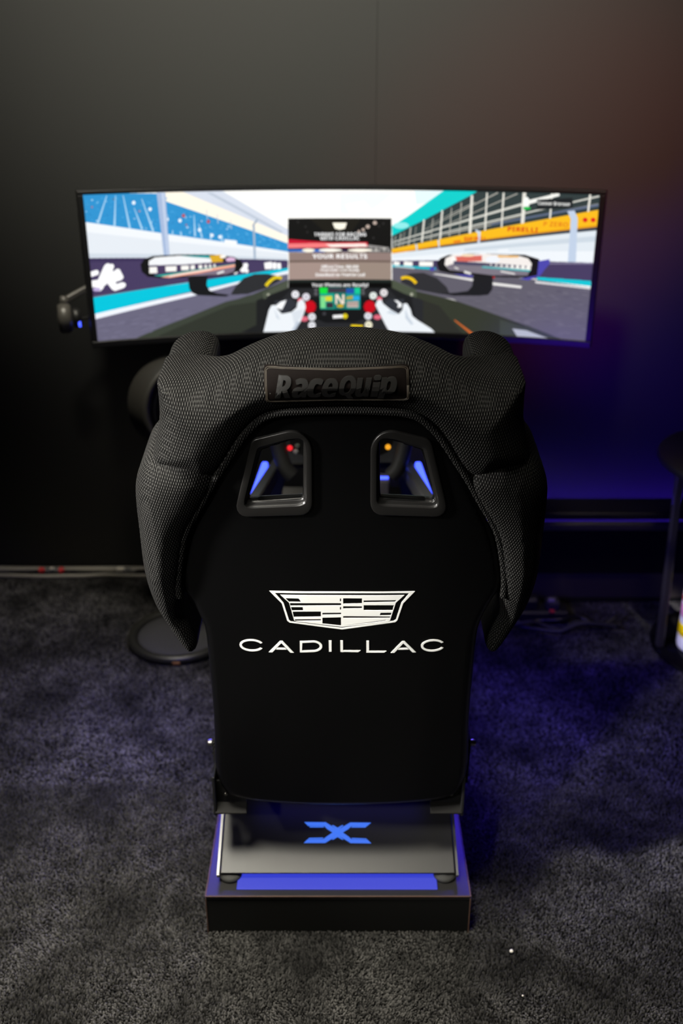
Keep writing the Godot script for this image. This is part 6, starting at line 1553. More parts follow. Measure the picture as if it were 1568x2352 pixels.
	fill(im,"a9d2ee",[369,153,367,170,375,170,372,153])
	fill(im,"a9d2ee",[487,162,486,189,494,189,489,162])
	fill(im,"a9d2ee",[533,170,531,199,539,199,536,170])
	fill(im,"eaf3fa",[200,38,198,42,195,45,191,44,187,42,186,37,188,33,192,30,196,30,199,33])
	fill(im,"eaf3fa",[262,64,260,68,257,71,252,71,249,68,248,64,250,59,253,57,258,57,261,60])
	fill(im,"eaf3fa",[326,105,325,110,321,112,317,112,313,109,312,105,314,100,318,98,322,98,325,101])
	fill(im,"b8525c",[392,93,391,98,387,100,382,100,379,97,378,93,380,89,383,86,388,86,391,89])
	fill(im,"b8525c",[490,119,489,123,485,126,481,126,477,123,476,118,478,114,481,111,486,111,489,114])
	fill(im,"eaf3fa",[453,151,451,155,447,158,443,158,440,155,439,150,440,146,444,143,448,143,452,146])
	fill(im,"eaf3fa",[502,173,500,178,496,180,492,180,489,177,487,173,489,168,493,166,497,166,501,169])
	fill(im,"eaf3fa",[534,181,532,186,528,188,524,188,521,185,519,181,521,176,525,173,529,173,533,176])
	fill(im,"eaf3fa",[377,112,375,116,372,119,367,119,364,116,363,111,364,107,368,104,372,104,376,107])
	fill(im,"dfe5ec",[-12,101,324,164,803,245,802,283,-10,247])
	fill(im,"ebeff3",[-12,101,324,164,803,245,803,254,322,192,-9,140])
	fill(im,"cdd6e0",[-10,224,347,244,802,272,802,283,-10,247])
	fill(im,"f0f3f6",[544,190,595,197,594,216,543,207])
	fill(im,"a3b6d6",[285,2,320,3,319,247,296,246])
	fill(im,"c0cde4",[304,2,315,2,315,247,309,247])
	fill(im,"9fb0c4",[661,138,661,274,670,273,670,138])
	fill(im,"8fa0b5",[678,114,659,137,664,141,683,118])
	fill(im,"c0c9d6",[477,71,478,110,481,109,480,71])
	fill(im,"c0c9d6",[519,89,520,127,523,127,522,89])
	fill(im,"c0c9d6",[572,111,573,150,576,149,574,111])
	fill(im,"453a5e",[-7,243,802,280,801,316,-8,401])
	fill(im,"3a3054",[-7,243,802,280,802,287,-8,258])
	fill(im,"fafafa",[4,317,25,311,21,291,-1,297])
	fill(im,"fafafa",[-2,360,48,356,46,328,-3,332])
	fill(im,"fafafa",[56,276,13,354,42,369,84,290])
	fill(im,"fafafa",[75,276,45,338,64,347,94,284])
	fill(im,"fafafa",[52,336,110,318,104,295,46,313])
	fill(im,"fafafa",[96,307,105,329,127,320,118,298])
	fill(im,"fafafa",[113,312,69,324,75,349,119,337])
	fill(im,"fafafa",[60,344,79,374,103,358,84,328])
	fill(im,"fafafa",[94,378,126,369,121,345,88,354])
	fill(im,"fafafa",[12,308,10,313,6,316,0,317,-5,316,-8,312,-9,306,-7,301,-3,297,2,296,7,298,11,302])
	fill(im,"fafafa",[33,302,31,307,27,311,22,312,17,310,13,306,12,301,14,295,19,292,24,291,29,292,32,296])
	fill(im,"fafafa",[61,343,59,350,53,354,46,356,39,354,34,348,33,341,36,334,41,329,48,328,55,330,60,335])
	fill(im,"fafafa",[86,284,83,291,77,297,69,298,61,296,56,290,55,282,58,274,64,269,72,267,79,270,84,276])
	fill(im,"fafafa",[95,281,93,286,89,289,84,291,78,289,75,285,74,279,76,274,80,271,86,270,91,271,94,275])
	fill(im,"fafafa",[119,303,117,309,112,313,106,315,100,313,96,308,95,302,97,296,102,292,108,291,114,292,118,297])
	fill(im,"fafafa",[128,325,126,331,121,335,115,337,109,335,105,330,104,324,106,318,111,314,117,312,123,314,127,319])
	fill(im,"fafafa",[105,365,102,372,97,377,90,379,83,376,78,371,77,364,79,357,85,352,92,350,99,353,104,358])
	fill(im,"fafafa",[135,358,133,363,128,367,123,369,117,367,113,362,112,356,114,351,119,347,125,346,130,348,134,352])
	fill(im,"fafafa",[85,335,83,342,78,346,71,348,65,345,61,340,60,334,62,328,67,323,74,322,80,324,84,329])
	fill(im,"fafafa",[42,363,39,370,33,375,26,376,19,374,15,368,13,361,16,354,22,349,29,348,36,350,40,356])
	fill(im,"b9a9d6",[33,369,31,373,25,376,17,376,9,375,4,371,2,367,5,364,11,361,18,361,26,362,31,365])
	fill(im,"fafafa",[703,288,706,315,721,314,720,287])
	fill(im,"fafafa",[718,286,721,315,736,314,735,285])
	fill(im,"fafafa",[736,289,739,316,754,314,753,287])
	fill(im,"fafafa",[754,291,758,316,773,314,772,290])
	fill(im,"f4f4f4",[636,302,634,308,629,313,622,315,616,313,611,308,610,301,612,295,617,290,623,288,630,290,635,295])
	fill(im,"f4f4f4",[626,316,624,322,620,325,615,327,609,325,605,321,604,316,606,310,610,306,616,305,621,307,625,311])
	fill(im,"f4f4f4",[638,320,637,324,634,328,629,329,625,327,622,324,621,320,622,315,625,312,630,311,634,312,637,316])
	fill(im,"f4f4f4",[592,325,591,329,587,332,583,333,578,332,575,329,574,324,576,320,579,317,584,316,588,317,591,320])
	fill(im,"fafafa",[604,320,638,296,631,286,597,311])
	fill(im,"3a4036",[103,593,540,442,629,424,801,356,795,627])
	fill(im,"67647a",[-8,395,801,327,800,401,103,593,-12,584])
	fill(im,"3a4036",[103,593,509,460,800,371,795,627])
	fill(im,"00bfd6",[-8,401,382,361,633,332,802,311,801,334,543,372,-8,469])
	fill(im,"e9edf5",[-8,468,402,401,801,322,801,336,587,374,401,419,-8,490])
	fill(im,"67647a",[-8,490,401,417,587,375,801,336,800,386,525,446,125,591,-5,585])
	fill(im,"6e6b82",[55,567,80,564,81,567,57,570])
	fill(im,"737088",[96,560,120,558,122,561,97,564])
	fill(im,"6e6b82",[9,537,34,534,35,537,11,540])
	fill(im,"6e6b82",[60,569,85,566,86,569,62,572])
	fill(im,"6e6b82",[138,576,163,573,164,576,140,579])
	fill(im,"5f5c72",[112,517,137,514,138,517,114,520])
	fill(im,"6e6b82",[361,487,386,484,387,487,363,490])
	fill(im,"5f5c72",[152,492,177,490,178,493,154,495])
	fill(im,"737088",[215,528,240,525,242,528,217,531])
	fill(im,"5f5c72",[205,515,230,512,232,515,207,518])
	fill(im,"737088",[186,546,211,544,212,547,188,549])
	fill(im,"6e6b82",[8,578,32,575,33,578,9,581])
	fill(im,"737088",[157,498,181,495,183,498,158,501])
	fill(im,"5f5c72",[200,510,225,507,226,510,202,513])
	fill(im,"6e6b82",[260,492,286,489,287,492,262,495])
	fill(im,"6e6b82",[184,495,209,492,210,496,186,498])
	fill(im,"5f5c72",[396,478,421,475,422,478,398,481])
	fill(im,"5f5c72",[45,525,69,523,70,526,46,529])
	fill(im,"737088",[354,475,380,472,381,475,356,478])
	fill(im,"6e6b82",[6,519,31,517,32,520,8,523])
	fill(im,"5f5c72",[316,473,342,469,343,472,318,476])
	fill(im,"6e6b82",[202,557,227,554,229,557,204,560])
	fill(im,"737088",[216,541,241,538,243,541,218,544])
	fill(im,"5f5c72",[136,529,161,526,162,530,138,532])
	fill(im,"737088",[79,585,104,583,105,586,81,588])
	fill(im,"6e6b82",[270,478,295,475,297,478,272,481])
	fill(im,"5f5c72",[255,484,280,481,281,484,257,487])
	fill(im,"737088",[49,514,74,512,75,515,51,517])
	fill(im,"6e6b82",[64,516,88,514,90,517,66,519])
	fill(im,"737088",[186,522,211,519,212,522,188,525])
	fill(im,"6e6b82",[116,572,141,569,143,572,118,575])
	fill(im,"737088",[26,540,51,537,52,540,28,543])
	fill(im,"5f5c72",[478,431,504,428,505,431,480,434])
	fill(im,"6e6b82",[80,547,105,544,106,548,82,550])
	fill(im,"737088",[197,522,222,519,223,522,199,525])
	fill(im,"5f5c72",[319,468,345,465,346,468,321,471])
	fill(im,"737088",[71,549,96,546,97,549,73,552])
	fill(im,"737088",[327,506,352,503,353,506,329,509])
	fill(im,"737088",[220,474,245,471,247,474,222,477])
	fill(im,"6e6b82",[145,501,170,498,171,501,147,504])
	fill(im,"6e6b82",[58,569,83,567,84,570,60,573])
	fill(im,"6e6b82",[279,506,304,503,305,506,281,509])
	fill(im,"5f5c72",[241,529,266,526,267,529,243,532])
	fill(im,"737088",[211,498,236,495,238,498,213,501])
	fill(im,"5f5c72",[13,522,37,520,38,523,14,526])
	fill(im,"5f5c72",[279,490,304,487,305,490,281,493])
	fill(im,"6e6b82",[144,516,169,514,170,517,146,520])
	fill(im,"6e6b82",[269,492,294,489,295,492,271,495])
	fill(im,"6e6b82",[332,487,357,484,358,487,334,490])
	fill(im,"6e6b82",[274,467,299,464,300,467,276,470])
	fill(im,"737088",[276,513,302,510,303,513,278,516])
	fill(im,"5f5c72",[136,494,160,491,162,494,137,497])
	fill(im,"5f5c72",[124,508,149,506,150,509,126,512])
	fill(im,"6e6b82",[177,483,201,480,203,483,178,486])
	fill(im,"6e6b82",[157,579,183,576,184,579,159,582])
	fill(im,"737088",[13,516,38,514,39,517,15,519])
	fill(im,"5f5c72",[347,471,372,467,373,470,349,474])
	fill(im,"6e6b82",[137,523,162,521,163,524,139,526])
	fill(im,"6e6b82",[448,452,473,448,475,451,450,455])
	fill(im,"6e6b82",[153,518,178,516,179,519,155,522])
	fill(im,"6e6b82",[52,565,76,562,78,565,53,568])
	fill(im,"6e6b82",[252,507,277,504,279,507,254,510])
	fill(im,"737088",[90,514,115,511,116,514,92,517])
	fill(im,"737088",[17,570,42,567,43,570,19,573])
	fill(im,"5f5c72",[3,575,28,572,29,575,5,578])
	fill(im,"5f5c72",[193,551,218,548,219,551,195,554])
	fill(im,"5f5c72",[176,537,201,534,202,537,178,540])
	fill(im,"737088",[92,508,117,505,118,508,94,511])
	fill(im,"e9e4dc",[1232,175,2042,-17,2071,267,1234,283])
	fill(im,"2e3b3c",[1566,-1,2046,-14,2054,69,1234,241,1232,177,1365,114])
	fill(im,"00c9c6",[1439,-2,1577,-4,1546,16,1365,114,1232,181,1230,143,1292,104])
	fill(im,"8fe6e4",[1300,139,1297,145,1288,149,1275,152,1261,152,1248,150,1238,145,1235,140,1238,134,1247,130,1260,127,1275,127,1288,129,1297,134])
	fill(im,"cfcfc6",[1237,209,1893,8,1888,-3,1236,205])
	fill(im,"a9a79e",[1366,155,1652,7,1650,2,1365,153])
	fill(im,"a9a79e",[1380,137,1563,46,1561,42,1379,136])
	fill(im,"a9a79e",[1367,174,1729,8,1727,4,1366,172])
	fill(im,"cfcfc6",[1244,220,2045,9,2043,3,1244,216])
	fill(im,"a9a79e",[1368,194,1763,89,1761,84,1367,192])
	fill(im,"a9a79e",[1454,173,2045,38,2043,33,1453,170])
	fill(im,"5a6780",[1631,132,2046,44,2043,35,1630,125])
	fill(im,"b4b2a8",[1266,171,1259,232,1262,232,1270,172])
	fill(im,"b4b2a8",[1304,146,1298,218,1303,219,1310,146])
	fill(im,"e2e0d6",[1357,115,1351,205,1358,206,1364,116])
	fill(im,"e2e0d6",[1429,77,1425,193,1432,194,1436,78])
	fill(im,"e2e0d6",[1544,17,1543,169,1554,170,1554,17])
	fill(im,"b4b2a8",[1468,66,1464,179,1468,179,1471,67])
	fill(im,"b4b2a8",[1506,45,1504,178,1507,178,1510,45])
	fill(im,"b4b2a8",[1395,109,1389,201,1392,202,1398,110])
	fill(im,"e2e0d6",[1605,5,1605,154,1612,154,1611,6])
	fill(im,"e2e0d6",[1670,4,1671,138,1677,138,1677,4])
	fill(im,"e2e0d6",[1748,2,1749,125,1763,125,1762,2])
	fill(im,"e2e0d6",[1859,2,1859,104,1866,104,1866,2])
	fill(im,"e2e0d6",[2005,-3,2004,67,2012,68,2013,-2])
	fill(im,"b4b2a8",[1245,182,1237,236,1240,236,1248,182])
	fill(im,"b4b2a8",[1281,164,1274,228,1276,229,1283,164])
	fill(im,"b4b2a8",[1328,142,1321,217,1323,217,1330,142])
	fill(im,"f2f4f0",[1778,40,1777,51,1773,60,1767,63,1761,60,1756,52,1753,41,1754,29,1758,20,1764,17,1770,20,1776,28])
	fill(im,"19b54a",[1784,61,1782,64,1777,66,1769,67,1761,67,1755,65,1753,62,1755,59,1760,56,1768,55,1776,56,1782,58])
	fill(im,"f0f0ea",[1775,46,1893,10,1889,-1,1770,31])
	fill(im,"171f22",[1806,27,1943,16,1947,53,1809,65])
	fill(im,"f2b71c",[1230,234,2046,57,2048,122,1234,251])
	fill(im,"e39a12",[1234,245,2047,114,2048,123,1234,253])
	fill(im,"39404a",[1455,214,2048,122,2049,135,1237,256])
	fill(im,"e06a1a",[1484,205,1513,200,1512,193,1483,198])
	fill(im,"e06a1a",[1527,197,1556,192,1555,185,1526,190])
	fill(im,"e06a1a",[1570,188,1599,183,1597,176,1569,181])
	fill(im,"d81f1f",[2009,97,2007,102,2003,106,1997,106,1992,103,1989,98,1991,93,1995,89,2001,89,2006,92])
	fill(im,"d81f1f",[2039,96,2038,101,2034,104,2028,105,2023,102,2020,97,2022,91,2026,88,2032,88,2037,91])
	fill(im,"dbe3ea",[1234,254,2049,135,2050,262,1234,283])
	fill(im,"e8edf2",[1234,272,1529,241,2049,216,2050,262,1234,283])
	fill(im,"c7d2dc",[1528,227,2046,157,2048,178,1529,238])
	fill(im,"e8edf2",[1665,226,1708,222,1709,242,1666,245])
	fill(im,"bccbe0",[1927,67,1955,63,1970,93,1979,262,1947,263,1944,97])
	fill(im,"c9d4e4",[1581,154,1581,205,1591,205,1591,155])
	fill(im,"c9d4e4",[1568,154,1583,168,1589,162,1574,148])
	fill(im,"c2cfdf",[1418,193,1423,226,1429,225,1425,192])
	fill(im,"c2cfdf",[1328,212,1332,241,1339,241,1335,211])
	fill(im,"453b5c",[1234,282,2050,261,2049,339,1824,337,1416,316,1235,305])
	fill(im,"7f7994",[1854,272,2050,261,2050,267,1855,277])
	fill(im,"f6f4ee",[1240,303,1265,305,1266,286,1241,285])
	fill(im,"f6f4ee",[1282,303,1319,304,1319,285,1283,284])
	fill(im,"f6f4ee",[1346,302,1403,302,1403,283,1346,283])
	fill(im,"12b9c9",[1235,299,1415,306,1416,316,1235,308])
	fill(im,"10bfcd",[1830,330,2045,333,2047,354,1831,343])
	fill(im,"5f5c68",[1235,308,1416,316,1831,341,2053,360,2075,583,1845,601,1494,436,1237,401])
	fill(im,"e6e4e2",[1402,333,1416,331,1571,348,1572,358])
	fill(im,"e6e4e2",[1652,360,1772,369,1769,379,1653,371])
	fill(im,"d9d7d8",[1824,346,2046,360,2045,367,1825,355])
	fill(im,"d6d4d4",[1246,307,1327,314,1327,310,1246,303])
	fill(im,"6e6b76",[2002,471,2025,473,2027,476,2002,474])
	fill(im,"6e6b76",[1748,510,1772,512,1774,515,1749,513])
	fill(im,"686572",[1754,474,1777,476,1779,479,1754,477])
	fill(im,"6e6b76",[1617,407,1640,409,1642,412,1617,410])
	fill(im,"686572",[1935,554,1958,556,1960,558,1935,556])
	fill(im,"6e6b76",[1794,519,1817,521,1819,524,1794,522])
	fill(im,"565360",[1999,421,2022,423,2024,426,1999,424])
	fill(im,"686572",[1870,421,1893,424,1895,426,1870,424])
	fill(im,"6e6b76",[1870,497,1894,500,1895,502,1871,500])
	fill(im,"565360",[1586,429,1610,431,1611,434,1586,431])
	fill(im,"565360",[1588,416,1612,419,1614,422,1589,419])
	fill(im,"565360",[1555,437,1579,439,1580,442,1555,440])
	fill(im,"6e6b76",[1686,441,1709,443,1711,446,1686,444])
	fill(im,"565360",[1705,411,1728,414,1730,416,1705,414])
	fill(im,"6e6b76",[1938,384,1961,386,1962,389,1938,387])
	fill(im,"6e6b76",[1836,390,1859,392,1861,395,1836,393])
	fill(im,"6e6b76",[1999,479,2022,481,2024,484,2000,482])
	fill(im,"686572",[1649,426,1672,428,1674,431,1649,428])
	fill(im,"565360",[1986,444,2009,447,2011,449,1987,447])
	fill(im,"565360",[1774,504,1797,507,1799,509,1774,507])
	fill(im,"686572",[1839,462,1863,464,1865,467,1840,465])
	fill(im,"565360",[1741,483,1764,486,1766,488,1741,486])
	fill(im,"565360",[1795,413,1819,416,1820,419,1796,416])
	fill(im,"686572",[1967,519,1990,521,1992,524,1967,522])
	fill(im,"565360",[1780,447,1803,450,1805,452,1780,450])
	fill(im,"565360",[1682,420,1705,423,1707,425,1682,423])
	fill(im,"686572",[1842,498,1865,501,1867,503,1842,501])
	fill(im,"686572",[1744,423,1768,425,1769,428,1745,426])
	fill(im,"6e6b76",[1865,443,1888,445,1890,448,1865,445])
	fill(im,"6e6b76",[1959,548,1982,550,1984,553,1959,551])
	fill(im,"686572",[1799,507,1822,509,1824,512,1799,510])
	fill(im,"6e6b76",[1816,505,1839,507,1841,510,1816,508])
	fill(im,"6e6b76",[2016,479,2039,481,2040,484,2016,482])
	fill(im,"686572",[2005,372,2027,374,2029,377,2005,375])
	fill(im,"565360",[1954,576,1977,578,1979,581,1954,579])
	fill(im,"686572",[1846,484,1869,486,1871,489,1846,487])
	fill(im,"686572",[1813,536,1837,538,1838,541,1813,539])
	fill(im,"6e6b76",[1904,413,1927,415,1929,418,1904,416])
	fill(im,"565360",[2020,482,2043,484,2044,487,2020,485])
	fill(im,"686572",[1928,509,1952,511,1953,514,1929,512])
	fill(im,"686572",[1922,499,1945,501,1947,504,1922,502])
	fill(im,"6e6b76",[1509,416,1533,419,1534,422,1509,419])
	fill(im,"686572",[1901,435,1924,437,1925,440,1901,437])
	fill(im,"6e6b76",[1937,390,1960,392,1961,395,1937,392])
	fill(im,"565360",[1940,405,1963,407,1965,410,1940,408])
	fill(im,"6e6b76",[1925,514,1948,516,1950,519,1925,517])
	fill(im,"6e6b76",[1948,458,1971,461,1973,463,1948,461])
	fill(im,"6e6b76",[1796,391,1819,394,1820,397,1796,394])
	fill(im,"6e6b76",[1676,441,1699,444,1701,446,1676,444])
	fill(im,"686572",[1809,442,1833,445,1834,448,1810,445])
	fill(im,"6e6b76",[2013,463,2036,465,2038,468,2013,466])
	fill(im,"565360",[1909,379,1932,381,1934,384,1909,382])
	fill(im,"565360",[1763,425,1787,428,1788,430,1763,428])
	fill(im,"565360",[1870,426,1894,429,1895,431,1871,429])
	fill(im,"6e6b76",[1691,422,1714,425,1716,427,1691,425])
	fill(im,"6e6b76",[1795,460,1819,462,1820,465,1795,463])
	fill(im,"6e6b76",[1751,429,1775,431,1776,434,1751,432])
	fill(im,"6e6b76",[1704,487,1728,489,1729,492,1704,489])
	fill(im,"6e6b76",[1750,469,1774,471,1776,474,1751,472])
	fill(im,"686572",[1773,446,1796,449,1798,452,1773,449])
	fill(im,"686572",[1749,449,1773,452,1774,455,1749,452])
	fill(im,"6e6b76",[1720,432,1743,434,1745,437,1720,435])
	fill(im,"565360",[1783,466,1807,468,1808,471,1783,469])
	fill(im,"686572",[1899,438,1922,441,1923,443,1899,441])
	fill(im,"6e6b76",[2007,427,2030,429,2032,432,2007,430])
	fill(im,"686572",[1974,384,1997,386,1999,389,1975,387])
	fill(im,"565360",[1793,408,1817,410,1818,413,1794,411])
	fill(im,"6e6b76",[2045,538,2068,540,2070,543,2045,541])
	fill(im,"686572",[1940,547,1963,549,1965,552,1940,550])
	fill(im,"686572",[1909,566,1932,568,1934,570,1909,569])
	fill(im,"686572",[1605,400,1629,403,1631,406,1606,403])
	fill(im,"565360",[1584,446,1608,448,1610,451,1585,449])
	fill(im,"6e6b76",[1634,456,1658,459,1659,462,1634,459])
	fill(im,"565360",[1657,468,1681,471,1683,474,1658,471])
	fill(im,"686572",[1929,556,1953,558,1955,561,1930,559])
	fill(im,"6e6b76",[1812,447,1835,450,1837,453,1812,450])
	fill(im,"686572",[1906,503,1930,505,1931,508,1907,506])
	fill(im,"565360",[2013,502,2036,504,2037,507,2013,505])
	fill(im,"686572",[1782,485,1805,487,1807,490,1782,488])
	fill(im,"6e6b76",[1880,440,1903,442,1905,445,1880,443])
	fill(im,"6e6b76",[1682,414,1705,416,1707,419,1682,417])
	fill(im,"6e6b76",[1935,518,1959,520,1960,523,1936,521])
	fill(im,"565360",[2024,430,2047,432,2049,435,2024,433])
	fill(im,"6e6b76",[1816,384,1839,386,1841,389,1816,387])
	fill(im,"565360",[1580,410,1604,413,1605,416,1580,413])
	fill(im,"6e6b76",[1740,394,1764,396,1765,399,1741,397])
	fill(im,"6e6b76",[2028,529,2051,531,2053,534,2028,532])
	fill(im,"6e6b76",[2016,389,2039,391,2041,394,2016,392])
	fill(im,"6e6b76",[1677,398,1701,401,1703,404,1678,401])
	fill(im,"6e6b76",[1963,448,1986,450,1988,453,1964,451])
	fill(im,"686572",[1998,515,2021,517,2022,520,1998,518])
	fill(im,"6e6b76",[2022,372,2045,374,2046,377,2022,375])
	fill(im,"565360",[1666,421,1690,423,1692,426,1667,424])
	fill(im,"6e6b76",[1947,470,1970,472,1972,474,1948,472])
	fill(im,"686572",[1654,397,1677,399,1679,402,1654,399])
	fill(im,"686572",[1922,524,1945,526,1947,529,1922,527])
	fill(im,"686572",[1896,405,1919,407,1921,410,1896,408])
	fill(im,"565360",[1950,435,1973,437,1975,440,1950,438])
	fill(im,"565360",[1912,384,1935,386,1937,389,1913,387])
	fill(im,"686572",[1831,440,1855,442,1856,445,1831,443])
	fill(im,"6e6b76",[1982,406,2005,408,2007,411,1983,409])
	fill(im,"565360",[1873,506,1897,508,1898,511,1873,509])
	fill(im,"565360",[1830,411,1854,413,1855,416,1831,413])
	fill(im,"6e6b76",[1882,399,1905,401,1907,404,1882,402])
	fill(im,"686572",[1797,399,1820,402,1822,405,1797,402])
	fill(im,"6e6b76",[1850,404,1873,407,1874,409,1850,407])
	fill(im,"6e6b76",[1791,513,1815,515,1816,518,1791,516])
	fill(im,"565360",[1713,402,1737,405,1738,407,1714,405])
	fill(im,"565360",[1824,457,1847,459,1849,462,1824,460])
	fill(im,"565360",[1948,398,1971,400,1973,403,1949,401])
	fill(im,"565360",[1984,486,2007,488,2009,491,1984,489])
	fill(im,"686572",[1993,457,2017,459,2018,462,1994,460])
	fill(im,"686572",[1986,484,2009,486,2011,489,1986,487])
	fill(im,"686572",[1584,436,1608,438,1609,441,1584,439])
	fill(im,"686572",[1813,397,1836,400,1838,403,1813,400])
	fill(im,"565360",[1981,419,2004,422,2006,424,1982,422])
	fill(im,"565360",[1930,451,1953,453,1954,456,1930,454])
	fill(im,"6e6b76",[1713,486,1737,489,1739,492,1714,489])
	fill(im,"565360",[1916,376,1939,378,1941,381,1917,379])
	fill(im,"6e6b76",[1901,466,1924,468,1926,471,1901,469])
	fill(im,"33372c",[1232,360,1337,406,1495,439,1795,530,1960,586,1445,594,1237,599])
	fill(im,"4a5242",[1236,360,1337,399,1340,438,1312,429,1237,393])
	fill(im,"a9ab98",[1325,420,1324,424,1321,427,1317,427,1313,425,1312,420,1313,416,1316,413,1320,413,1324,416])
	fill(im,"26272a",[1237,401,1368,443,1373,595,1237,599])
	fill(im,"2c2d28",[1368,443,1436,464,1547,590,1374,596])
	fill(im,"c4632b",[1501,525,1588,593,1595,583,1503,521])
	fill(im,"3d4338",[1691,513,1796,541,1953,585,1902,583,1695,581])
	fill(im,"aeb2c0",[1745,548,1804,552,1917,586,1770,584])
	fill(im,"3b4034",[1802,530,1960,582,1938,586,1796,541])
	fill(im,"2d2d31",[1273,371,1276,348,1313,332,1365,329,1421,349,1463,385,1479,417,1434,415,1337,399])
	fill(im,"efc210",[1275,360,1283,357,1278,345,1271,349])
	fill(im,"efc210",[1282,357,1290,356,1287,343,1279,346])
	fill(im,"efc210",[1289,355,1297,356,1296,342,1288,344])
	fill(im,"efc210",[1296,355,1303,357,1305,344,1297,343])
	fill(im,"efc210",[1302,356,1310,359,1315,347,1306,345])
	fill(im,"efc210",[1309,358,1317,364,1324,352,1315,348])
	fill(im,"efc210",[1317,362,1324,370,1333,359,1324,353])
	fill(im,"efc210",[1324,369,1332,378,1341,368,1333,361])
	fill(im,"131316",[1418,287,1432,269,1464,254,1565,245,1674,244,1774,243,1832,258,1849,293,1833,323,1781,336,1651,337,1475,329,1430,320])
	fill(im,"4a46a8",[1831,266,1874,256,1876,274,1857,300,1844,322,1796,345,1759,341,1830,323])
	fill(im,"4a46a8",[1490,330,1570,334,1567,342,1527,339])
	fill(im,"4a46a8",[1413,313,1410,317,1405,320,1397,320,1391,317,1389,313,1391,309,1397,306,1404,306,1410,308])
	fill(im,"ece6e2",[1454,268,1486,251,1602,245,1745,247,1789,257,1805,277,1803,302,1787,326,1650,331,1474,316,1451,294])
	fill(im,"d4685c",[1494,260,1602,252,1603,275,1495,282])
	fill(im,"f7f2ee",[1499,272,1497,279,1491,283,1484,283,1478,279,1475,273,1477,266,1483,262,1490,261,1496,265])
	fill(im,"f0d9b8",[1573,253,1568,256,1553,259,1536,259,1521,258,1515,254,1521,251,1535,248,1553,248,1567,249])
	fill(im,"e9edf5",[1675,266,1672,273,1661,278,1647,280,1633,279,1622,275,1617,268,1621,262,1631,257,1645,255,1660,256,1671,260])
	fill(im,"e3a21a",[1667,250,1753,249,1746,255,1667,257])
	fill(im,"7a7480",[1488,289,1800,303,1791,326,1650,331,1474,316,1459,299])
	fill(im,"3ab0b4",[1605,296,1801,303,1799,310,1605,302])
	fill(im,"f3f1ec",[1534,285,1533,287,1531,288,1529,287,1528,286,1529,284,1531,283,1533,284])
	fill(im,"f3f1ec",[1559,286,1558,288,1555,289,1553,288,1552,286,1553,284,1555,284,1558,284])
	fill(im,"f3f1ec",[1584,287,1582,289,1580,290,1576,289,1575,287,1576,285,1579,284,1582,285])
	fill(im,"f3f1ec",[1608,287,1607,290,1604,291,1600,290,1598,288,1600,285,1603,284,1607,285])
	fill(im,"f3f1ec",[1633,288,1631,291,1628,292,1624,291,1622,288,1623,285,1627,284,1631,285])
	fill(im,"f3f1ec",[1657,289,1656,292,1651,293,1647,292,1645,289,1647,286,1651,284,1655,285])
	fill(im,"f3f1ec",[1682,289,1680,293,1675,294,1671,293,1668,290,1670,286,1675,284,1680,285])
	fill(im,"f3f1ec",[1706,290,1704,294,1699,295,1694,294,1691,290,1693,286,1699,284,1704,286])
	fill(im,"f3f1ec",[1731,290,1729,294,1723,296,1717,295,1715,291,1717,286,1722,284,1728,286])
	fill(im,"f3f1ec",[1755,290,1753,295,1747,297,1741,296,1738,291,1740,286,1746,284,1752,286])
	fill(im,"f3f1ec",[1779,291,1777,296,1771,298,1764,296,1761,292,1763,286,1770,284,1776,286])
	fill(im,"f3f1ec",[1804,291,1801,297,1794,299,1787,297,1784,292,1786,286,1793,284,1800,286])
	fill(im,"4a4760",[1487,278,1676,283,1802,288,1803,298,1677,295,1488,293])
	fill(im,"f3f1ec",[1644,288,1643,290,1640,291,1638,290,1637,288,1638,285,1640,284,1643,285])
	fill(im,"f3f1ec",[1666,289,1665,291,1662,293,1659,292,1658,289,1659,286,1662,285,1665,286])
	fill(im,"f3f1ec",[1689,289,1688,293,1684,294,1680,293,1678,290,1680,286,1683,285,1687,286])
	fill(im,"f3f1ec",[1712,290,1710,294,1706,296,1701,294,1699,291,1701,287,1705,285,1710,287])
	fill(im,"f3f1ec",[1734,291,1732,295,1727,297,1722,296,1720,292,1722,287,1727,285,1732,287])
	fill(im,"f3f1ec",[1757,292,1755,296,1749,298,1743,297,1741,292,1743,288,1748,286,1754,287])
	fill(im,"f3f1ec",[1779,292,1777,298,1771,300,1764,298,1762,293,1764,288,1770,286,1776,288])
	fill(im,"f3f1ec",[1801,293,1799,299,1792,301,1785,299,1782,294,1785,289,1791,286,1798,288])
	fill(im,"e8e6e2",[1532,325,1560,332,1562,324,1534,316])
	fill(im,"e8e6e2",[1681,316,1740,324,1740,319,1682,311])
	fill(im,"d8d6d2",[1491,307,1508,312,1510,307,1493,301])
	fill(im,"1b1c20",[1572,334,1652,334,1652,389,1637,412,1597,417,1494,421,1434,413,1501,408,1552,399,1569,378])
	fill(im,"b02424",[1660,339,1659,343,1655,344,1652,343,1650,339,1651,336,1655,334,1658,336])
	fill(im,"3a4036",[125,593,539,445,629,427,800,360,795,599,125,593])
	fill(im,"2f332b",[190,598,553,462,666,449,662,548,593,584,397,599])
	fill(im,"1d1e1f",[666,443,800,401,795,599,570,590,662,548])
	fill(im,"4a5144",[693,413,800,362,800,399,696,440])
	fill(im,"a9ab98",[723,422,722,426,718,429,714,428,711,426,710,422,711,418,714,416,719,416,722,418])
	fill(im,"2b2c2f",[559,417,583,381,617,349,662,334,714,334,751,342,772,362,712,392,630,416])
	fill(im,"e3c71b",[711,388,720,379,710,370,702,380])
	fill(im,"e3c71b",[719,379,728,370,719,361,711,370])
	fill(im,"e3c71b",[728,371,736,363,728,354,719,361])
	fill(im,"e3c71b",[736,364,744,358,737,348,729,353])
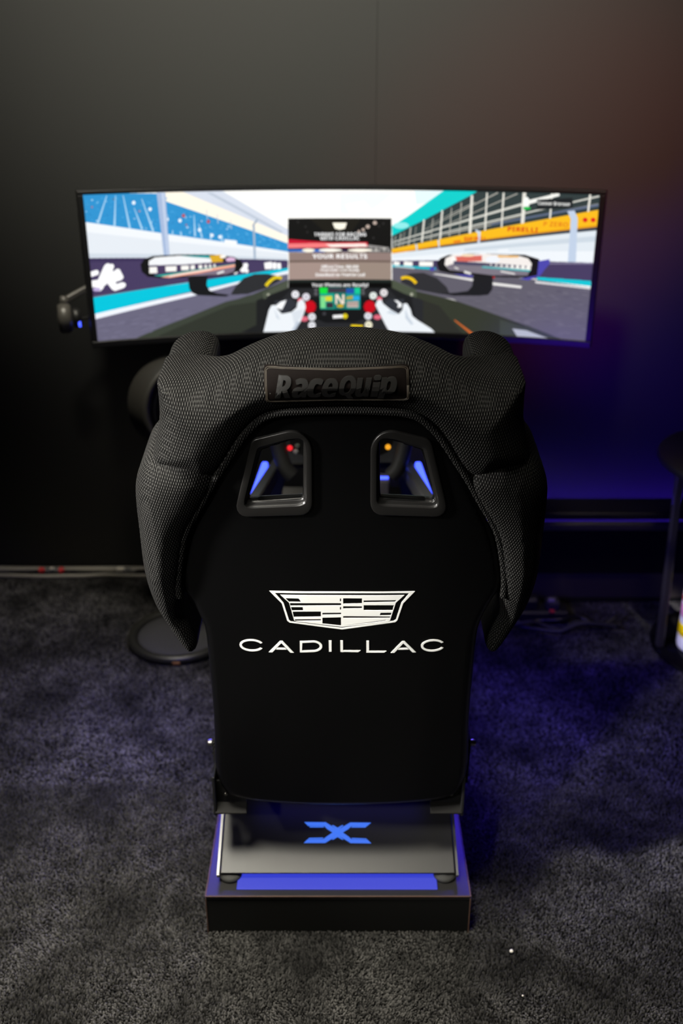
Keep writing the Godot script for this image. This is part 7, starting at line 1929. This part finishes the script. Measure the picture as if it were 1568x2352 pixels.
	fill(im,"e3c71b",[743,359,751,355,747,344,738,347])
	fill(im,"e3c71b",[750,356,758,355,757,343,748,343])
	fill(im,"e3c71b",[756,355,764,357,767,344,759,343])
	fill(im,"e3c71b",[763,356,771,360,777,349,769,345])
	fill(im,"101012",[200,279,217,257,254,247,361,245,491,250,577,261,609,279,618,298,600,319,559,336,413,339,283,337,226,329,203,308])
	fill(im,"eceef0",[234,266,260,253,361,250,476,254,490,256,510,288,373,286,233,284])
	fill(im,"26999b",[361,250,483,253,486,265,418,258])
	fill(im,"d6a72a",[480,253,534,252,534,281,489,283])
	fill(im,"d9b2d4",[586,273,583,278,576,282,565,283,555,281,548,277,545,272,548,267,556,264,566,262,576,264,584,268])
	fill(im,"f7f3ec",[548,260,545,264,539,266,531,266,524,263,522,259,525,255,531,253,539,253,546,256])
	fill(im,"47395c",[233,284,373,286,584,279,583,300,414,317,255,325,235,309])
	fill(im,"f6f4ee",[233,316,265,316,265,291,234,291])
	fill(im,"f6f4ee",[299,312,343,312,344,291,299,291])
	fill(im,"f6f4ee",[362,309,393,309,394,291,362,291])
	fill(im,"f6f4ee",[401,308,418,307,418,290,401,291])
	fill(im,"f6f4ee",[434,306,448,305,448,290,433,291])
	fill(im,"f6f4ee",[458,305,468,303,467,290,457,291])
	fill(im,"f6f4ee",[477,303,486,302,484,289,476,291])
	fill(im,"f6f4ee",[496,302,504,301,502,289,494,290])
	fill(im,"1fae9f",[248,326,342,318,583,290,583,295,312,334])
	fill(im,"f0a48c",[276,333,341,323,583,292,583,302,458,322,311,338])
	fill(im,"f3e4dc",[312,329,488,306,487,311,312,334])
	fill(im,"7d6f80",[370,335,487,316,583,302,578,322,545,332])
	fill(im,"e9e7e6",[509,331,538,323,535,316,507,324])
	fill(im,"141518",[388,336,468,339,462,373,472,396,504,409,555,417,540,424,423,414,402,404,390,385])
	fill(im,"0a0a0a",[806,112,1228,112,1231,249,803,247])
	fill(im,"17150f",[893,114,1105,114,1064,167,958,167])
	fill(im,"b9a79c",[1169,130,1168,134,1165,136,1160,138,1156,136,1153,134,1152,130,1153,126,1156,123,1160,122,1164,123,1167,126])
	fill(im,"b9a79c",[1140,145,1139,149,1136,152,1132,153,1128,152,1124,149,1123,145,1124,141,1127,138,1131,137,1136,138,1139,141])
	fill(im,"b9a79c",[1119,157,1119,160,1116,163,1113,164,1110,163,1107,161,1106,157,1107,154,1109,152,1113,151,1116,152,1118,154])
	fill(im,"b9a79c",[1101,165,1100,167,1098,169,1095,170,1092,169,1090,167,1089,165,1090,162,1092,160,1095,159,1098,160,1100,162])
	fill(im,"2b2a2a",[1085,169,1084,170,1083,172,1081,172,1079,172,1078,170,1077,169,1078,167,1079,165,1081,165,1083,165,1084,167])
	fill(im,"2b2a2a",[1200,132,1199,134,1198,136,1195,137,1193,136,1191,135,1190,132,1191,130,1193,128,1195,127,1198,128,1199,130])
	fill(im,"2b2a2a",[850,126,849,128,848,130,846,130,844,130,842,128,842,126,842,124,844,123,846,122,848,123,849,124])
	fill(im,"2b2a2a",[880,145,880,147,878,149,876,149,874,149,872,147,872,145,873,143,874,142,876,141,878,142,880,143])
	fill(im,"2b2a2a",[888,167,887,169,886,170,884,171,882,170,880,169,880,167,880,165,882,164,884,163,886,164,887,165])
	fill(im,"2b2a2a",[1160,190,1159,193,1158,194,1155,195,1153,194,1151,193,1150,190,1151,188,1153,186,1155,185,1157,186,1159,188])
	fill(im,"2b2a2a",[1181,143,1180,145,1179,146,1177,147,1175,146,1173,145,1173,143,1173,141,1175,140,1177,139,1179,140,1180,141])
	fill(im,"c2102e",[804,194,982,209,1131,207,1135,227,1065,230,803,231])
	fill(im,"f07a7c",[803,212,1126,210,1133,227,803,231])
	fill(im,"f6ece4",[957,216,1122,214,1131,225,982,227])
	fill(im,"8d8a88",[1131,217,1226,228,1226,247,1139,248])
	fill(im,"3567b8",[803,233,957,235,957,248,803,246])
	fill(im,"171420",[803,231,1139,230,1147,235,803,235])
	fill(im,"f5efdc",[914,240,911,243,904,246,893,247,881,247,870,245,863,243,860,240,863,237,870,234,881,233,893,233,904,234,911,237])
	fill(im,"fbf7ec",[1027,240,1022,243,1008,245,989,247,967,247,947,245,934,243,929,240,934,237,948,234,967,233,989,233,1008,235,1022,237])
	fill(im,"fbf4e4",[1151,240,1146,243,1132,245,1111,247,1089,247,1068,245,1054,243,1049,240,1054,237,1068,235,1088,233,1111,233,1132,234,1146,237])
	fill(im,"2b1c3a",[1027,234,1049,234,1049,248,1027,248])
	fill(im,"2a2a2a",[1161,233,1159,235,1156,237,1152,236,1151,233,1152,230,1156,229,1159,230])
	fill(im,"c6c2ba",[1172,240,1170,243,1167,244,1163,243,1162,240,1163,237,1167,236,1170,237])
	fill(im,"4a4a48",[1183,232,1181,235,1178,237,1174,235,1173,233,1174,230,1178,228,1181,230])
	fill(im,"2a2a2a",[1194,240,1193,243,1189,244,1186,243,1184,240,1186,237,1189,236,1193,237])
	fill(im,"c6c2ba",[1205,232,1204,235,1200,236,1197,235,1195,232,1197,229,1200,228,1204,229])
	fill(im,"4a4a48",[1216,239,1215,242,1211,244,1208,242,1206,240,1208,237,1211,235,1215,237])
	fill(im,"2a2a2a",[1227,232,1226,235,1222,236,1219,235,1217,232,1219,229,1222,228,1226,229])
	fill(im,"fbf6e4",[987,130,1046,130,1038,153,1017,158,997,153])
	fill(im,"8e7a74",[806,248,1230,249,1231,283,806,283])
	fill(im,"6a5a52",[806,281,1231,281,1231,290,805,290])
	fill(im,"a18c84",[805,289,1231,289,1232,362,804,362])
	fill(im,"96857a",[1015,291,1231,289,1232,362,1015,363])
	fill(im,"1b2320",[802,360,1232,360,1233,374,802,373])
	fill(im,"020202",[802,372,1233,373,1233,396,801,396])
	fill(im,"1a1b1d",[712,426,801,394,1233,394,1318,431,1351,588,682,587])
	fill(im,"252629",[814,399,1221,399,1285,465,1237,590,784,590,745,465])
	fill(im,"121315",[872,433,1162,433,1134,522,1079,544,955,544,904,522])
	fill(im,"2e3138",[741,448,813,440,837,466,777,508,753,490])
	fill(im,"2e3138",[1289,440,1221,441,1197,466,1252,508,1277,491])
	fill(im,"0d6f66",[931,393,1103,394,1104,486,934,486])
	fill(im,"12d63c",[932,393,965,394,964,422,933,422])
	fill(im,"3b3540",[966,396,1044,396,1044,415,966,415])
	fill(im,"1f4fa6",[1044,398,1078,398,1078,421,1044,421])
	fill(im,"12c58f",[1079,394,1102,394,1103,422,1079,422])
	fill(im,"1a9f86",[933,419,992,419,992,484,934,484])
	fill(im,"d3d02e",[935,431,984,430,984,451,936,452])
	fill(im,"7ad68a",[935,433,956,433,956,480,935,480])
	fill(im,"332e38",[960,457,989,457,989,480,960,480])
	fill(im,"158f8a",[1044,419,1101,419,1102,484,1045,484])
	fill(im,"24a6de",[1074,429,1101,429,1101,447,1074,447])
	fill(im,"b7a23a",[1044,434,1072,428,1072,442,1044,444])
	fill(im,"b9a49c",[1047,453,1095,452,1095,478,1047,478])
	fill(im,"6d5d5a",[1047,461,1095,461,1095,463,1047,463])
	fill(im,"c9a81f",[1034,472,1032,476,1027,478,1019,479,1012,478,1006,476,1004,472,1006,468,1012,465,1019,464,1027,465,1032,468])
	fill(im,"e3e3e8",[846,422,845,427,842,432,838,436,832,438,827,437,822,436,817,432,815,427,814,422,815,416,818,411,822,408,827,406,833,406,838,408,842,412,845,417])
	fill(im,"2b3038",[833,422,832,424,830,425,828,424,827,422,828,420,830,419,832,420])
	fill(im,"d7d4de",[891,433,890,438,887,443,882,447,877,449,872,449,866,447,862,443,860,438,859,433,860,427,863,422,867,419,872,417,878,417,883,419,887,423,890,428])
	fill(im,"2b3038",[878,433,877,435,875,436,873,435,872,433,873,431,875,430,877,431])
	fill(im,"dfe6e0",[1173,428,1172,433,1169,438,1165,441,1160,443,1155,443,1150,442,1145,438,1143,433,1142,428,1143,423,1145,418,1149,415,1154,413,1160,413,1165,414,1169,418,1172,422])
	fill(im,"2b3038",[1160,428,1159,430,1157,431,1155,430,1154,428,1155,426,1157,425,1159,426])
	fill(im,"dcd6d8",[1218,415,1217,420,1214,425,1210,429,1205,431,1199,431,1194,429,1190,425,1187,420,1186,415,1187,410,1189,405,1193,401,1199,399,1204,399,1209,401,1214,404,1217,409])
	fill(im,"2b3038",[1205,415,1204,417,1202,418,1200,417,1199,415,1200,413,1202,412,1204,413])
	fill(im,"dcdce2",[915,518,914,524,911,529,906,532,901,534,895,534,890,532,886,528,883,523,882,518,883,512,886,507,891,504,896,502,901,502,907,504,911,508,914,513])
	fill(im,"2b3038",[901,518,901,520,898,521,896,520,896,518,896,516,899,515,901,516])
	fill(im,"dcdce2",[914,555,913,560,910,565,906,569,901,571,895,571,890,569,886,565,883,560,882,554,883,549,886,544,890,540,895,538,901,539,906,540,911,544,913,549])
	fill(im,"2b3038",[901,555,900,557,898,558,896,557,895,555,896,552,898,552,900,552])
	fill(im,"dadae2",[1153,514,1152,519,1150,524,1145,528,1140,530,1135,530,1129,528,1125,524,1122,520,1121,514,1122,508,1125,504,1129,500,1134,498,1140,498,1145,500,1149,503,1152,508])
	fill(im,"2b3038",[1140,514,1139,516,1137,517,1135,516,1134,514,1135,512,1137,511,1139,512])
	fill(im,"e6e2c8",[1156,552,1155,558,1152,563,1148,567,1142,569,1137,569,1131,567,1127,563,1124,558,1123,553,1124,547,1127,542,1131,538,1136,536,1142,536,1147,538,1152,542,1154,547])
	fill(im,"2b3038",[1142,553,1141,555,1139,556,1137,555,1136,553,1137,550,1139,550,1141,550])
	fill(im,"5b5b60",[923,404,923,406,922,408,920,410,917,411,915,411,913,410,911,408,910,406,909,404,910,401,911,399,913,398,915,397,918,397,920,398,922,399,923,401])
	fill(im,"5b5b60",[923,420,923,422,922,424,920,426,917,427,915,427,912,426,911,424,909,422,909,420,909,417,911,415,913,414,915,413,917,413,920,414,922,415,923,417])
	fill(im,"5b5b60",[1121,403,1120,405,1119,407,1118,409,1115,410,1113,410,1111,409,1109,407,1108,405,1107,403,1108,401,1109,399,1111,397,1113,396,1115,396,1117,397,1119,399,1120,401])
	fill(im,"5b5b60",[1122,417,1121,420,1120,422,1119,423,1116,424,1114,424,1112,423,1110,422,1109,420,1108,417,1109,415,1110,413,1112,412,1114,411,1116,411,1118,411,1120,413,1121,415])
	fill(im,"3b3b40",[958,505,958,507,956,510,954,511,952,512,949,512,947,511,945,510,943,507,943,505,943,502,945,500,947,498,949,497,952,497,954,498,956,500,958,502])
	fill(im,"c4061a",[917,475,916,478,913,480,909,480,906,478,905,475,907,471,910,469,913,469,916,471])
	fill(im,"c4061a",[914,486,913,489,910,491,907,491,904,489,903,486,904,482,907,480,910,480,913,482])
	fill(im,"c4061a",[907,494,906,497,903,499,899,499,896,497,895,494,896,490,899,488,903,488,906,490])
	fill(im,"c4061a",[897,497,895,500,892,502,889,502,886,500,885,497,886,493,889,491,893,491,896,493])
	fill(im,"c4061a",[887,494,885,497,882,499,879,499,876,497,875,493,876,490,879,488,882,488,885,490])
	fill(im,"c4061a",[879,485,878,489,875,491,871,491,868,489,867,485,869,482,872,480,875,480,878,482])
	fill(im,"c4061a",[877,474,875,478,872,480,869,480,866,478,865,474,866,471,869,469,873,469,876,471])
	fill(im,"c4061a",[879,463,878,467,875,469,872,469,869,467,868,463,869,460,872,458,875,458,878,460])
	fill(im,"c4061a",[887,455,886,459,883,461,879,461,876,459,875,455,876,452,879,450,883,450,886,452])
	fill(im,"c4061a",[897,452,896,456,893,458,889,458,886,456,885,452,887,449,890,447,893,447,896,449])
	fill(im,"c4061a",[907,456,906,459,903,461,899,461,897,459,895,455,897,452,900,450,903,450,906,452])
	fill(im,"c4061a",[915,464,913,467,910,469,907,469,904,467,903,464,904,460,907,458,911,458,914,460])
	fill(im,"c4061a",[912,475,911,482,907,489,901,494,894,497,887,497,880,494,875,489,871,482,870,474,871,466,875,460,881,455,888,452,895,452,902,455,907,460,911,467])
	fill(im,"c4061a",[1169,474,1168,478,1165,480,1162,480,1159,478,1157,474,1159,471,1162,469,1165,469,1168,471])
	fill(im,"c4061a",[1167,485,1166,489,1163,491,1159,491,1156,489,1155,486,1156,482,1159,480,1163,480,1166,482])
	fill(im,"c4061a",[1159,494,1158,497,1155,499,1152,499,1149,497,1148,494,1149,490,1152,488,1155,488,1158,490])
	fill(im,"c4061a",[1149,497,1148,500,1145,502,1142,502,1139,500,1137,497,1139,493,1141,491,1145,491,1148,493])
	fill(im,"c4061a",[1139,494,1138,497,1135,500,1131,500,1128,497,1127,494,1128,490,1131,488,1135,488,1138,490])
	fill(im,"c4061a",[1132,486,1130,489,1128,491,1124,491,1121,489,1120,486,1121,482,1124,480,1127,480,1130,482])
	fill(im,"c4061a",[1129,475,1128,478,1125,480,1121,480,1118,478,1117,475,1118,471,1121,469,1125,469,1128,471])
	fill(im,"c4061a",[1131,464,1130,467,1127,469,1124,469,1121,467,1120,464,1121,460,1124,458,1127,458,1130,460])
	fill(im,"c4061a",[1139,456,1138,459,1135,461,1131,461,1128,459,1127,456,1128,452,1131,450,1135,450,1138,452])
	fill(im,"c4061a",[1149,453,1148,456,1145,458,1141,458,1138,456,1137,453,1138,449,1141,447,1145,447,1148,449])
	fill(im,"c4061a",[1159,455,1158,459,1155,461,1151,461,1148,459,1147,455,1148,452,1151,450,1155,450,1158,452])
	fill(im,"c4061a",[1166,463,1165,467,1162,469,1159,469,1156,467,1155,463,1156,460,1159,458,1162,458,1165,460])
	fill(im,"c4061a",[1164,474,1163,482,1160,489,1154,494,1147,497,1140,497,1133,495,1127,489,1123,483,1122,475,1123,467,1127,460,1132,455,1139,452,1147,452,1153,455,1159,460,1163,467])
	fill(im,"e0687a",[862,447,861,453,856,456,850,457,844,456,840,452,839,447,840,442,845,438,851,437,857,439,861,442])
	fill(im,"e0687a",[1195,441,1194,446,1190,450,1184,451,1178,450,1173,446,1172,441,1173,436,1178,432,1183,431,1189,432,1194,436])
	fill(im,"d9657a",[883,526,881,532,874,536,866,537,857,536,851,532,849,526,851,521,858,517,866,515,875,517,881,521])
	fill(im,"d9657a",[1193,518,1191,524,1185,528,1176,530,1168,528,1162,524,1159,519,1162,513,1168,509,1176,508,1185,509,1191,513])
	fill(im,"ececec",[988,525,1036,522,1036,508,987,511])
	fill(im,"d8c516",[1051,515,1049,520,1046,524,1042,526,1037,526,1033,524,1030,520,1028,515,1030,510,1033,507,1037,504,1042,504,1046,507,1049,510])
	fill(im,"e0c316",[1064,563,1115,563,1115,553,1064,552])
	fill(im,"e6ebf0",[688,590,717,485,728,466,745,465,753,482,771,503,812,496,835,477,838,456,855,441,868,454,873,477,862,509,847,543,823,580,788,590])
	fill(im,"f2f4f6",[747,467,766,452,792,444,785,461,772,486,749,477])
	fill(im,"c9d2dc",[740,482,748,499,764,529,748,520])
	fill(im,"d5dce4",[812,496,863,484,854,518,823,551])
	fill(im,"b9c4d2",[847,543,823,580,805,586,836,534])
	fill(im,"e6ebf0",[1167,467,1175,448,1192,443,1199,460,1231,485,1267,504,1282,486,1285,459,1300,458,1315,481,1324,511,1346,528,1407,564,1433,592,1233,588,1211,552,1189,509])
	fill(im,"f2f4f6",[1245,445,1259,446,1279,461,1277,476,1260,476,1264,461])
	fill(im,"ccd5de",[1231,487,1267,504,1248,508,1214,500])
	fill(im,"c2ccd8",[1294,482,1308,516,1330,545,1321,550,1295,520])
	print_text(im,"THANKS FOR RACING",1018,176,213,15,"ffffff")
	print_text(im,"WITH CADILLAC",1017,192,164,15,"ffffff")
	print_text(im,"YOUR RESULTS",1017,265,227,18,"ffffff")
	print_text(im,"Official Time: 100.000",1017,307,155,14,"ffffff")
	print_text(im,"Shareable Link Ready",1017,323,163,14,"ffffff")
	print_text(im,"Download on Premier.cad",1018,340,205,15,"ffffff")
	print_text(im,"Your Photos are Ready!",1018,385,237,20,"ffffff")
	print_text(im,"N",1017,444,38,41,"efdccb")
	print_text(im,"PIRELLI",1759,144,120,18,"cf2a1a")
	print_text(im,"P ZERO",1887,119,97,19,"e07c1a")
	print_text(im,"PIRELLI",1569,185,86,13,"d8601a")
	print_text(im,"Connor Bronson",1873,40,124,15,"f4f4f0")
